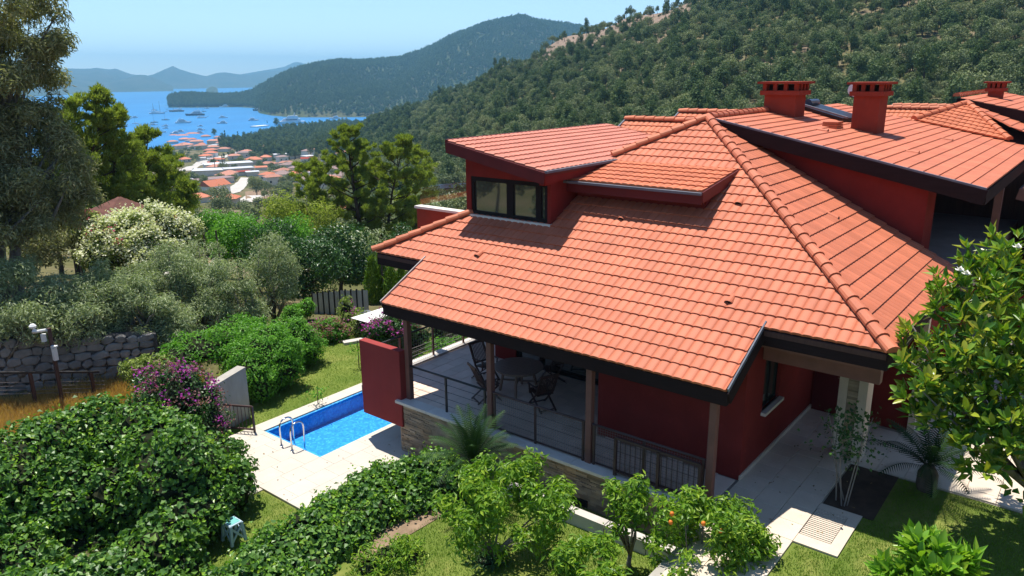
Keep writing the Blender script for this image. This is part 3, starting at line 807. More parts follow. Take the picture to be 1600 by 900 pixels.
def dens_bare(x, y):
    return fbm(x / 70.0, y / 70.0, 31)

def scatter_sector(b0, b1, d0, d1, spacing, rng, keep):
    n = int(0.5 * (d1 ** 2 - d0 ** 2) * (b1 - b0) / spacing ** 2)
    d = np.sqrt(d0 ** 2 + (d1 ** 2 - d0 ** 2) * rng.random(n)); b = b0 + (b1 - b0) * rng.random(n)
    x = d * np.cos(YAW - b); y = d * np.sin(YAW - b)
    k = keep(x, y, d, b)
    return x[k], y[k], d[k], b[k]

def stuff_trees(name, P, S, meshes, seed=0):
    """many far trees as one object: points carrying instances"""
    srcs = []
    g = bpy.data.node_groups.new(name, 'GeometryNodeTree')
    g.interface.new_socket('Geometry', in_out='INPUT', socket_type='NodeSocketGeometry')
    g.interface.new_socket('Geometry', in_out='OUTPUT', socket_type='NodeSocketGeometry')
    gi = g.nodes.new('NodeGroupInput'); go = g.nodes.new('NodeGroupOutput')
    jn = g.nodes.new('GeometryNodeJoinGeometry')
    for ob in meshes:
        oi = g.nodes.new('GeometryNodeObjectInfo'); oi.inputs['Object'].default_value = ob; oi.inputs['As Instance'].default_value = True
        g.links.new(oi.outputs['Geometry'], jn.inputs[0])
    ip = g.nodes.new('GeometryNodeInstanceOnPoints'); ip.inputs['Pick Instance'].default_value = True
    g.links.new(gi.outputs[0], ip.inputs['Points']); g.links.new(jn.outputs[0], ip.inputs['Instance'])
    def attr(nm, t):
        a = g.nodes.new('GeometryNodeInputNamedAttribute'); a.data_type = t; a.inputs[0].default_value = nm
        return next(o for o in a.outputs if o.enabled and o.name == 'Attribute')
    g.links.new(attr('scl', 'FLOAT_VECTOR'), ip.inputs['Scale'])
    g.links.new(attr('pick', 'INT'), ip.inputs['Instance Index'])
    rt = attr('rot', 'FLOAT_VECTOR')
    er = g.nodes.new('FunctionNodeEulerToRotation'); g.links.new(rt, er.inputs[0]); g.links.new(er.outputs[0], ip.inputs['Rotation'])
    g.links.new(ip.outputs[0], go.inputs[0])
    me = bpy.data.meshes.new(name)
    me.vertices.add(len(P)); me.vertices.foreach_set('co', np.asarray(P, np.float32).ravel())
    r_ = np.random.default_rng(seed)
    n = len(P)
    sc = np.stack([S * (0.85 + .3 * r_.random(n)), S * (0.85 + .3 * r_.random(n)), S * (0.8 + .4 * r_.random(n))], 1).astype(np.float32)
    me.attributes.new('scl', 'FLOAT_VECTOR', 'POINT').data.foreach_set('vector', sc.ravel())
    ro = np.stack([0.08 * r_.normal(size=n), 0.08 * r_.normal(size=n), 6.283 * r_.random(n)], 1).astype(np.float32)
    me.attributes.new('rot', 'FLOAT_VECTOR', 'POINT').data.foreach_set('vector', ro.ravel())
    me.attributes.new('pick', 'INT', 'POINT').data.foreach_set('value', r_.integers(0, len(meshes), n).astype(np.int32))
    o = tag(link(name, me), kind='stuff')
    mod = o.modifiers.new('scatter', 'NODES'); mod.node_group = g
    return o

# right hand hill
def keep_hill(x, y, d, b):
    bare = dens_bare(x, y); z = tz(x, y)
    px = 800 + 1229 * np.tan(np.clip(b, -1.2, 1.2))
    fine = fbm(x / 17.0, y / 17.0, 77)
    upper = np.clip((z - 20) / 40, 0, 1)
    p = np.clip(1.4 - (2.2 + 2.0 * upper) * np.clip(bare + 0.02, 0, 1) - 1.1 * np.clip(fine, 0, 1), 0.12, 1) * (1 - .93 * crest_mask(x, y, d, b, z))
    ok = rng.random(len(x)) < p
    ok &= (z > SEA + 3)
    ok &= ~((px < 760) & (d < 215)) & ~((px > 760) & (d < 105))
    ok &= ~((px < 640) & (d < np.interp(px, [560, 640], [560, 300])))
    return ok
x, y, d, b = scatter_sector(beta(560), beta(1790), 100, 900, 3.9, rng, keep_hill)
z = tz(x, y)
order = np.argsort(d)
rows = order[:190]
SRC = []
g_hill = 'trees on the forested hillside behind the roofs'
for q, i in enumerate(rows):
    ob = link('forest_tree', FT[q % 5])
    s = 0.5 + 0.5 * rng.random()
    ob.location = (x[i], y[i], z[i]); ob.rotation_euler = (0, 0, rng.random() * 6.28); ob.scale = (s, s, s * (0.9 + .25 * rng.random()))
    tag(ob, 'round green tree at the foot of the forested hillside behind the tiled roofs', 'tree', g_hill)
    if q < 5: SRC.append(ob)
for q in range(3):
    i = order[190 + q]; ob = link('pine_tree', FP[q]); ob.location = (x[i], y[i], z[i]); ob.scale = (.62, .62, .62)
    tag(ob, 'darker pointed tree among the round ones at the foot of the forested hillside', 'tree', 'pines on the forested hillside'); SRC.append(ob)
rest = order[193:]
xs_, ys_, ds_2, bs_2 = scatter_sector(beta(600), beta(1790), 110, 760, 3.6, rng, lambda x, y, d, b: (rng.random(len(x)) < .85 - .8 * crest_mask(x, y, d, b, tz(x, y))) & (d > np.interp(800 + 1229 * np.tan(b), [640, 760, 800], [300, 215, 115])) & (d < np.interp(800 + 1229 * np.tan(b), [650, 800, 1000, 1400], [760, 690, 590, 500])))
PSC = np.stack([xs_, ys_, tz(xs_, ys_)], 1)
stuff_trees('hillside_scrub', PSC, 0.20 + .26 * rng.random(len(PSC)), SRC, 12)
xb, yb, db, bb_ = scatter_sector(-2.3, -1.0, 70, 420, 6.5, rng, lambda x, y, d, b: rng.random(len(x)) < .6)
PB = np.stack([xb, yb, tz(xb, yb)], 1)
xo, yo, do, bo = scatter_sector(-1.25, -0.66, 19, 75, 4.6, rng, lambda x, y, d, b: rng.random(len(x)) < .7)
PO = np.stack([xo, yo, tz(xo, yo)], 1)
stuff_trees('unseen_grove', PO, 0.4 + .25 * rng.random(len(PO)), SRC, 9)  # unseen trees added left of the frame as greenery for the dormer glass reflection
stuff_trees('unseen_forest', PB, 0.7 + .4 * rng.random(len(PB)), SRC, 8)  # unseen forest added out of view for the dormer window to reflect
stuff_trees('forest', np.stack([x[rest], y[rest], z[rest]], 1), (0.30 + 0.74 * rng.random(len(rest)) ** 1.6), SRC, 1)

# wooded rise beside the bay and pines along the shore
def keep_shore(x, y, d, b):
    px = 800 + 1229 * np.tan(b)
    z = tz(x, y)
    return (z > SEA + 1.2) & (d > np.interp(px, [330, 400, 470, 560, 640], [1180, 900, 800, 520, 330])) & (d < np.interp(px, [330, 400, 470, 560], [1330, 1420, 1600, 1750]))
x, y, d, b = scatter_sector(beta(335), beta(640), 330, 1800, 8.0, rng, keep_shore)
z = tz(x, y); order = np.argsort(d)
PS = []
for q, i in enumerate(order[:60]):
    ob = link('pine_tree', FP[q % 3]); s = 0.8 + .5 * rng.random()
    ob.location = (x[i], y[i], z[i]); ob.rotation_euler = (0, 0, rng.random() * 6.28); ob.scale = (s, s, s)
    tag(ob, 'dark tree on the low wooded rise between the town and the bay', 'tree', 'trees on the wooded rise by the bay')
    if q < 3: PS.append(ob)
rest = order[60:]
stuff_trees('shore_wood', np.stack([x[rest], y[rest], z[rest]], 1), (0.9 + 0.5 * rng.random(len(rest))) * np.interp(d[rest], [400, 1400], [0.8, 1.25]), PS, 2)

# peninsula pines
nx_, nr_ = PEN.shape[:2]
n = 26000
u = rng.random(n) * (nx_ - 1.001); v = rng.random(n) ** 0.85 * (nr_ - 1.001)
iu = u.astype(int); iv = v.astype(int); fu = (u - iu)[:, None]; fv = (v - iv)[:, None]
P = (PEN[iu, iv] * (1 - fu) + PEN[iu + 1, iv] * fu) * (1 - fv) + (PEN[iu, iv + 1] * (1 - fu) + PEN[iu + 1, iv + 1] * fu) * fv
bare = fbm(P[:, 0] / 160, P[:, 1] / 160, 41)
k = (P[:, 2] > SEA + 2.5) & (rng.random(n) < np.clip(1.35 - 4.0 * np.clip(bare + .02, 0, 1), 0.12, 1))
P = P[k]
stuff_trees('peninsula_wood', P, 1.15 + 0.6 * rng.random(len(P)), PS, 3)
# open country trees of the valley
def keep_val(x, y, d, b):
    return dens_bare(x * 2, y * 2) > -0.06
x, y, d, b = scatter_sector(beta(225), beta(700), 95, 1180, 9.0, rng, keep_val)
VX = (x, y, d, b)
xv, yv, dv2, bv = scatter_sector(-1.15, beta(790), 58, 1100, 9.5, rng, lambda x, y, d, b: ((800 + 1229 * np.tan(b) < 215) | ((b > beta(565)) & (d < 240) & (d > 72))) & (rng.random(len(x)) < .75))
PV = np.stack([xv, yv, tz(xv, yv)], 1)
stuff_trees('slope_grove', PV, 0.5 + .6 * rng.random(len(PV)), SRC, 15)
# ================================================================ TOWN IN THE VALLEY
rng = np.random.default_rng(5)
BLOCK = []                                     # (x, y, radius) kept free of trees
def facing(px): return YAW - beta(px)
def road(name, pts, w, lift=0.25):
    P = [spot(*p) for p in pts]; V = []; F = []
    PP = []
    for a, b2 in zip(P[:-1], P[1:]):
        k = max(2, int(np.hypot(*(b2 - a)[:2]) / 8))
        for i in range(k): PP.append(a + (b2 - a) * i / k)
    PP.append(P[-1]); PP = np.array(PP)
    for i, p in enumerate(PP):
        t = PP[min(i + 1, len(PP) - 1)] - PP[max(i - 1, 0)]; s = np.array([-t[1], t[0]]) / max(np.hypot(t[0], t[1]), 1e-6)
        for q in (-.5, 0, .5):
            xy = p[:2] + s * w * q; V.append((xy[0], xy[1], float(tz(xy[0], xy[1])) + lift))
        BLOCK.append((p[0], p[1], w * .62))
    for i in range(len(PP) - 1):
        for k in range(2): F.append((i * 3 + k, i * 3 + k + 1, (i + 1) * 3 + k + 1, (i + 1) * 3 + k))
    return tag(link(name, mesh_np(name, V, F, M['road'])), kind='structure')
def fill_town():
    r_ = np.random.default_rng(44); n = 0
    while n < 66:
        px = 285 + 260 * r_.random(); py = 222 + 72 * r_.random() ** 1.3
        if px > 420 and py < 236 or px < 330 and py > 262: continue
        p = spot(px, py)
        if any(np.hypot(p[0] - b[0], p[1] - b[1]) < b[2] + 5 for b in BLOCK): continue
        rm = [M['tile_far'], M['tile_far'], M['tile_orange'], M['shed'], M['brownroof']][r_.integers(5)]
        town_house(p, px, 8 + 6 * r_.random(), 7 + 3 * r_.random(), 3 + 3 * r_.random(), rm, [M['white'], M['cream']][n % 2], 'small low house scattered among trees between the shore quarter and the valley fields', r_.normal() * .6, rm not in (M['shed'],), 2 if py > 245 else 0, .2 if rm is not M['shed'] else 0.0, 'small scattered houses of the valley town')
        n += 1
road('town_road', [(292, 268), (318, 254), (345, 246), (372, 238), (392, 233), (405, 230)], 15)
road('village_road', [(340, 310), (362, 300), (378, 288), (386, 278)], 9)
road('village_road', [(440, 262), (470, 262), (505, 260), (540, 258)], 6)
road('village_road', [(380, 318), (400, 306), (430, 304)], 10)
road('track', [(712, 268), (705, 274), (698, 280), (690, 288)], 6)

def town_house(p, px, w, dpt, h, roofm, wallm, label, rot=0.0, hip=True, windows=0, rise=0.22, group='houses of the town in the valley', name='town_house', cat='house'):
    BLOCK.append((p[0], p[1], max(w, dpt) * .7))
    a = facing(px) + rot
    t = thing(name, label, cat, (p[0], p[1], p[2]), group)
    t.rotation_euler = (0, 0, a)
    mb = MB(); mb.box((-dpt / 2, -w / 2, -3), (dpt / 2, w / 2, h))
    def add(mbx, nm, mt):
        me = mesh_np(nm, np.array(mbx.V), mbx.F, mt, mbx.N, mbx.M); return link(nm, me, t)
    add(mb, 'wall', wallm)
    e = 0.6; rb = MB(); rz = dpt / 2 * rise * 2
    x0, x1, y0, y1 = -dpt / 2 - e, dpt / 2 + e, -w / 2 - e, w / 2 + e
    if rise > 0.02:
        k = min(dpt / 2, w / 2.2) if hip else 0
        V = [(x0, y0, h), (x1, y0, h), (x1, y1, h), (x0, y1, h), (0, y0 + k, h + rz), (0, y1 - k, h + rz)]
        rb.add(V, [(0, 4, 5, 3), (1, 2, 5, 4), (0, 1, 4), (2, 3, 5), (3, 2, 1, 0)])
    else:
        rb.box((x0, y0, h), (x1, y1, h + .35))
    add(rb, 'roof', roofm)
    for k in range(windows):
        wb = MB(); yy = -w / 2 + w * (k + .5) / windows
        wb.box((-dpt / 2 - .06, yy - .55, h * .35), (-dpt / 2 + .02, yy + .55, h * .35 + 1.3)); add(wb, 'window', M['dark'])
    return t
to, cw = M['tile_far'], M['cream']
HS = [  # px, py, width, depth, height, label
 (272, 216, 17, 11, 5, 'terracotta roofed house at the water edge, leftmost of the shore row'),
 (286, 216, 20, 11, 5, 'long terracotta roofed house in the shore row behind the yachts'),
 (302, 214, 24, 12, 6, 'widest terracotta roofed block of the shore row facing the bay'),
 (322, 217, 15, 11, 5, 'terracotta roofed house at the right end of the shore row'),
 (289, 222, 16, 11, 5, 'second row terracotta house behind the long shore house'),
 (308, 227, 19, 11, 6, 'bright terracotta house in the middle of the shore quarter'),
 (333, 225, 16, 10, 5, 'terracotta house beside the dark tree above the cypress'),
 (294, 231, 14, 10, 5, 'small terracotta house below the middle of the shore quarter'),
 (314, 234, 17, 10, 6, 'pale walled house with low roof at the lower edge of the shore quarter'),
 (280, 233, 14, 10, 5, 'low terracotta house at the lower left of the shore quarter'),
 (334, 235, 14, 10, 5, 'terracotta house left of the town road behind dusty trees'),
 (351, 237, 14, 9, 4, 'small tan roofed house at the bend of the town road'),
 (341, 219, 12, 9, 5, 'small terracotta house near the round dark shore tree'),
 (270, 226, 14, 10, 5, 'terracotta house half hidden by the pine tops at left'),
 (345, 228, 12, 9, 5, 'little terracotta house at the right edge of the shore quarter'),
]
for q, (px, py, w, dp, h, lb) in enumerate(HS):
    p = spot(px, py)
    town_house(p, px, w, dp, h, to, cw, lb, rot=rng.normal() * .35, windows=0, rise=.2)
HN = [
 (421, 238, 22, 12, 7, to, M['white'], 'large white house with orange hipped roof above the warehouses', 0.2, True, 3, .2),
 (405, 237, 14, 10, 4, to, cw, 'low orange roofed wing left of the large white house', 0.2, True, 0, .2),
 (425, 231, 16, 10, 5, to, cw, 'orange roofed house just behind the large white house', 0.0, True, 0, .2),
 (444, 232, 13, 9, 4, to, cw, 'small orange roofed house right of the large white house', -0.2, True, 0, .2),
 (397, 257, 14, 10, 5, M['tile_orange'], cw, 'orange roofed house with dark dormer strips beside the sheds', 0.3, True, 2, .25),
 (416, 253, 10, 8, 5, M['tile_orange'], cw, 'small orange house behind the dormer strip house', -0.3, True, 0, .25),
 (408, 266, 9, 5, 2.6, M['tile_orange'], cw, 'low red roofed lean-to in front of the dormer strip house', 0.1, False, 0, .2),
 (482, 254, 13, 10, 4, M['red_pale'], M['white'], 'white walled building with dark red roof right of the white sheds', 0.1, False, 2, .12),
 (336, 305, 13.5, 9.5, 5.5, M['tile_orange'], M['white'], 'bright orange gabled house with white walls at the valley foot', 0.75, False, 3, .3),
 (309, 318, 10, 7, 3, M['tile_orange'], cw, 'low orange roofed annex left of the bright gabled house', 0.4, True, 0, .25),
 (354, 321, 9, 6, 3, M['tile_orange'], cw, 'low orange roof in front of the bright gabled house', -0.3, True, 0, .25),
 (460, 282, 9, 8, 4, M['tile_orange'], cw, 'lone orange roofed cottage in the green fields', 0.5, True, 1, .28),
 (490, 225, 10, 8, 4, to, cw, 'orange roof half hidden in trees right of the wooded rise', 0.3, True, 0, .25),
 (507, 229, 12, 9, 4, M['brownroof'], cw, 'brown roofed house among trees above the sparse pine', -0.2, True, 0, .25),
 (514, 356, 8, 6, 3, M['tile_orange'], M['white'], 'little white house with orange roof seen between the near trees', 0.4, False, 1, .3),
 (628, 364, 7, 6, 3, M['brownroof'], M['white'], 'white hut glimpsed below the sparse pine trunks', 0.3, False, 0, .2),
]
for (px, py, w, dp, h, rm, wm, lb, rot, hip, win, rise) in HN:
    p = spot(px, py)
    town_house(p, px, w, dp, h, rm, wm, lb, rot, hip, win, rise, 'houses in the valley below the town')
SH = [
 (357, 264, 40, 16, 5, M['shed'], M['cream'], 'long white roofed shed with curved end beside the palm road', 0.15),
 (335, 273, 30, 16, 4, M['shed'], M['cream'], 'grey white flat shed left of the curved white one', -0.1),
 (373, 271, 22, 12, 4, M['shed'], M['cream'], 'white sheet roofed shed right below the curved one', 0.2),
 (381, 274, 9, 8, 3, M['red_pale'], M['cream'], 'small dark red roof between the white sheds', 0.2),
 (395, 275, 9, 7, 3, M['shed'], M['cream'], 'small grey lean-to at the right end of the sheds', 0.1),
 (334, 287, 24, 11, 3.4, M['brownroof'], M['cream'], 'long brown roofed shed in front of the white sheds', 0.45),
 (442, 249, 18, 12, 5, M['shed'], M['white'], 'white roofed hall in the middle of the valley', 0.1),
 (463, 247, 18, 10, 4, M['shed'], M['white'], 'second white hall right of the first in the valley', 0.1),
 (315, 251, 9, 6, 3, M['shed'], M['white'], 'small white roofed hut above the palm road', 0.0),
 (330, 252, 7, 5, 3, M['shed'], M['white'], 'white hut right of the other hut above the palm road', 0.0),
 (848 / 1.2, 307, 9, 7, 2.6, M['glass_blue'], M['cream'], 'low building with dark blue collector roof beside the dormer wall', 0.3),
 (702, 320, 8, 5, 2.4, M['stonecap'], M['cream'], 'pale flat roofed outbuilding below the collector roof', 0.3),
 (684, 274, 5, 4, 2.6, M['brownroof'], M['cream'], 'small hut beside the track at the foot of the hill', 0.2),
 (290, 287, 9, 6, 3, M['shed'], M['white'], 'white hut half hidden behind the yellow green pine tops', 0.2),
 (285, 299, 10, 6, 3, M['shed'], M['cream'], 'pale hut lower down behind the yellow green pine tops', -0.2),
 (314, 305, 8, 6, 3, M['shed'], M['white'], 'white carport left of the bright orange gabled house', 0.3),
]
for (px, py, w, dp, h, rm, wm, lb, rot) in SH:
    p = spot(px, py)
    t = town_house(p, px, w, dp, h, rm, wm, lb, rot, False, 0, 0.0, 'sheds of the valley', 'shed', 'shed')
# tilted collectors on the low building
p = spot(848 / 1.2, 307)

fill_town()
def truck(px, py, label, cabm, boxm, rot):
    p = spot(px, py); BLOCK.append((p[0], p[1], 5))
    t = thing('truck', label, 'truck', (p[0], p[1], p[2] + .3), None, facing(px) + rot)
    def add(mbx, nm, mt): return link(nm, mesh_np(nm, np.array(mbx.V), mbx.F, mt, mbx.N, mbx.M), t)
    c = MB(); c.add([(-1.1, 2.4, .6), (1.1, 2.4, .6), (1.1, 4.0, .6), (-1.1, 4.0, .6), (-1.1, 2.4, 2.7), (1.1, 2.4, 2.7), (1.05, 3.5, 2.7), (-1.05, 3.5, 2.7)],
          [(3, 2, 1, 0), (4, 5, 6, 7), (0, 1, 5, 4), (1, 2, 6, 5), (2, 3, 7, 6), (3, 0, 4, 7)]); add(c, 'cab', cabm)
    b2 = MB(); b2.box((-1.2, -3.4, .9), (1.2, 2.25, 3.1)); add(b2, 'body', boxm)
    for x_ in (-1.0, 1.0):
        for y_ in (-2.3, 3.1):
            w = MB(); w.tube([(x_ - .15, y_, .5), (x_ + .15, y_, .5)], .5, 10); add(w, 'wheel', M['dark'])
truck(340, 293, 'teal truck parked beside the brown roofed shed', M['teal'], M['teal'], 0.9)
truck(457, 261, 'white box truck parked on the village road near the hall', M['white'], M['white'], 1.4)

# tanned fields
def field(name, pts, mat_, lift=0.15):
    P = [spot(*p) for p in pts]; c = np.mean(P, axis=0); V = []; F = []
    k = 8; n = len(P)
    for r in range(k + 1):
        for p in P:
            q = c + (p - c) * r / k; V.append((q[0], q[1], float(tz(q[0], q[1])) + lift))
    for r in range(k):
        for j in range(n): F.append((r * n + j, (r + 1) * n + j, (r + 1) * n + (j + 1) % n, r * n + (j + 1) % n))
    BLOCK.append((c[0], c[1], 8))
    return tag(link(name, mesh_np(name, V, F, mat_)), kind='structure')
field('fallow_field', [(383, 300), (418, 297), (424, 305), (412, 315), (384, 312)], M['soil'])
field('green_field', [(415, 282), (430, 275), (455, 276), (446, 290), (425, 292)], surf('field_grass', (0.26, 0.28, 0.12), (0.20, 0.22, 0.08), 0.1, 0.95, 0.05))

# trees dotted through the valley
x, y, d, b = VX
x = np.asarray(x); y = np.asarray(y)
k = np.ones(len(x), bool)
for (bx, by, br_) in BLOCK: k &= np.hypot(x - bx, y - by) > br_ + .6
px_ = 800 + 1229 * np.tan(b)
quarter = (px_ < 352) & (d > 850)
k &= ~(quarter & (rng.random(len(x)) < 0.75))
# keep the lines of sight to the near house fronts open
k &= ~((px_ > 285) & (px_ < 480) & (d > 150) & (rng.random(len(x)) < 0.45))
x, y, d = x[k], y[k], d[k]; z = tz(x, y); order = np.argsort(d)
VS = []
for q, i in enumerate(order[:120]):
    ob = link('valley_tree', FT[(q * 3) % 5]); s = 0.55 + .55 * rng.random()
    ob.location = (x[i], y[i], z[i]); ob.rotation_euler = (0, 0, rng.random() * 6.28); ob.scale = (s, s, s)
    tag(ob, 'small round tree in the fields of the valley below the villa', 'tree', 'trees dotted through the valley')
    if q < 4: VS.append(ob)
rest = order[120:]
stuff_trees('valley_grove', np.stack([x[rest], y[rest], z[rest]], 1), 0.5 + 0.65 * rng.random(len(rest)), VS, 5)
for q, (px, py, s, lb) in enumerate([(353, 226, 1.5, 'tall dark cypress standing alone above the town road'), (373, 224, 1.3, 'dark cypress in the wooded rise right of the lone one'), (418, 197, 0.9, 'small pointed cypress on the skyline of the wooded rise'), (387, 226, 1.1, 'shorter dark cypress further right in the wooded rise')]):
    p = spot(px, py); ob = link('cypress_tree', FC); ob.location = p; ob.scale = (s * 1.1, s * 1.1, s * 1.3); tag(ob, lb, 'tree', 'cypresses by the town')
for px, py, s, lb in [(335, 214, 1.5, 'round dark tree at the shore beside the last terracotta house'), (432, 199, 2.0, 'large round tree on the skyline of the wooded rise')]:
    p = spot(px, py); ob = link('shore_tree', FP[1]); ob.location = p; ob.scale = (s * 1.5, s * 1.5, s); tag(ob, lb, 'tree')
# palms along the road
for q, (px, py) in enumerate([(350, 248), (357, 246), (364, 243), (371, 241), (378, 238), (385, 236)]):
    p = spot(px, py)
    ob = link('palm_tree', FP[0]); ob.location = p; ob.scale = (.55, .55, .75)
    tag(ob, 'slim dark tree in the row along the town road', 'tree', 'trees lining the town road')
for px, py, h, lb in [(349, 268, 14, 'tall dark utility pole right of the first, by the sheds'), (337, 272, 13, 'tall dark utility pole left by the grey shed')]:
    p = spot(px, py); mb = MB(); mb.tube([p, p + np.array([0, 0, h])], .28, 6); mb.bar(p + np.array([-1, 0, h - 1]), p + np.array([1, 0, h - 1]), .2, .2)
    tag(mb.build('utility_pole', M['bark']), lb, 'pole')
for px, h, lb in [(1087, 7, 'thin mast on the hill skyline, left one'), (1117, 5, 'thin mast on the hill skyline, right one')]:
    p = D(px, 14, 545); p[2] = float(tz(p[0], p[1])); mb = MB(); mb.tube([p, p + np.array([0, 0, h + 8])], .22, 5); mb.tube([p + np.array([0, 0, h + 4]), p + np.array([0, .8, h + 4])], .3, 5)
    tag(mb.build('radio_mast', M['alu']), lb, 'mast')

# ================================================================ BOATS
def hull_v(L, B, H, bow=.3):
    """pointed hull, bow towards +x, waterline at z=0"""
    st = [(-.5, .80), (-.3, .98), (0, 1.0), (.25, .82), (.42, .40), (.5, .03)]
    V = []; F = []
    for q, (x_, w_) in enumerate(st):
        sh = H * (1 + .35 * max(0, x_ * 2) ** 2)
        V += [(x_ * L, -w_ * B / 2, sh), (x_ * L * .94, -w_ * B * .38, -.4), (x_ * L * .94, w_ * B * .38, -.4), (x_ * L, w_ * B / 2, sh)]
    for i in range(len(st) - 1):
        a = i * 4; b2 = a + 4
        F += [(a, a + 1, b2 + 1, b2), (a + 1, a + 2, b2 + 2, b2 + 1), (a + 2, a + 3, b2 + 3, b2 + 2), (a + 3, a, b2, b2 + 3)]
    F += [(3, 2, 1, 0)]
    return V, F
def boat(px, py, L, kind, hm, label, head):
    p = U(px, py, SEA); p[2] = SEA + 0.02
    cat = {'motor': 'motor yacht', 'sail': 'sailing boat', 'gulet': 'gulet'}[kind]
    t = thing({'motor': 'motor_yacht', 'sail': 'sailing_boat', 'gulet': 'gulet'}[kind], label, cat, p, 'boats moored in the bay', facing(px) + head)
    L *= 1.15; B = L * .26; H = L * .09
    def add(mb, nm, mt): return link(nm, mesh_np(nm, np.array(mb.V), mb.F, mt, mb.N, mb.M), t)
    m = MB(); V, F = hull_v(L, B, H); m.add(V, F); add(m, 'hull', hm)
    c = MB()
    if kind == 'motor':
        def tier(x0, x1, w, z0, z1, rk):
            c.add([(x0, -w, z0), (x1, -w * .7, z0), (x1, w * .7, z0), (x0, w, z0), (x0 + .02 * L, -w * .95, z1), (x1 - rk, -w * .65, z1), (x1 - rk, w * .65, z1), (x0 + .02 * L, w * .95, z1)],
                  [(3, 2, 1, 0), (4, 5, 6, 7), (0, 1, 5, 4), (1, 2, 6, 5), (2, 3, 7, 6), (3, 0, 4, 7)])
        tier(-.38 * L, .28 * L, B * .40, H * .9, H * 2.0, .12 * L)
        tier(-.30 * L, .12 * L, B * .33, H * 2.0, H * 3.0, .10 * L)
        add(c, 'cabin', M['boat_white'])
        w = MB(); w.box((-.26 * L, -B * .405, H * 1.5), (.10 * L, B * .405, H * 1.75)); add(w, 'window_band', M['navy'])
        a = MB(); a.bar((-.16 * L, 0, H * 3), (-.2 * L, 0, H * 4), .1 * L, .02 * L); add(a, 'radar_arch', M['boat_white'])
    elif kind == 'sail':
        c.box((-.2 * L, -B * .28, H * .9), (.15 * L, B * .28, H * 1.7)); add(c, 'cabin', M['boat_white'])
        a = MB(); a.tube([(.08 * L, 0, H), (.08 * L, 0, H + 1.15 * L)], [.012 * L, .006 * L], 5); a.tube([(.08 * L, 0, H * 2.1), (-.36 * L, 0, H * 2.2)], .010 * L, 5); add(a, 'mast', M['alu'])
    else:
        c.box((-.34 * L, -B * .33, H * .9), (.16 * L, B * .33, H * 1.9)); c.box((-.36 * L, -B * .36, H * 2.6), (-.08 * L, B * .36, H * 2.75)); c.box((-.35 * L, -B * .3, H * 1.9), (-.33 * L, B * .3, H * 2.6)); c.box((-.12 * L, -B * .3, H * 1.9), (-.10 * L, B * .3, H * 2.6)); add(c, 'cabin', M['boat_white'])
        a = MB(); a.tube([(.2 * L, 0, H), (.2 * L, 0, H + .75 * L)], [.012 * L, .007 * L], 5); a.tube([(-.2 * L, 0, H), (-.2 * L, 0, H + .6 * L)], [.012 * L, .007 * L], 5); a.tube([(.5 * L, 0, H * 1.3), (.68 * L, 0, H * 2)], .012 * L, 5); add(a, 'mast', M['boat_wood'])
    return t
W_, N_, K_ = M['boat_white'], M['navy'], M['boat_wood']
S90 = 1.571
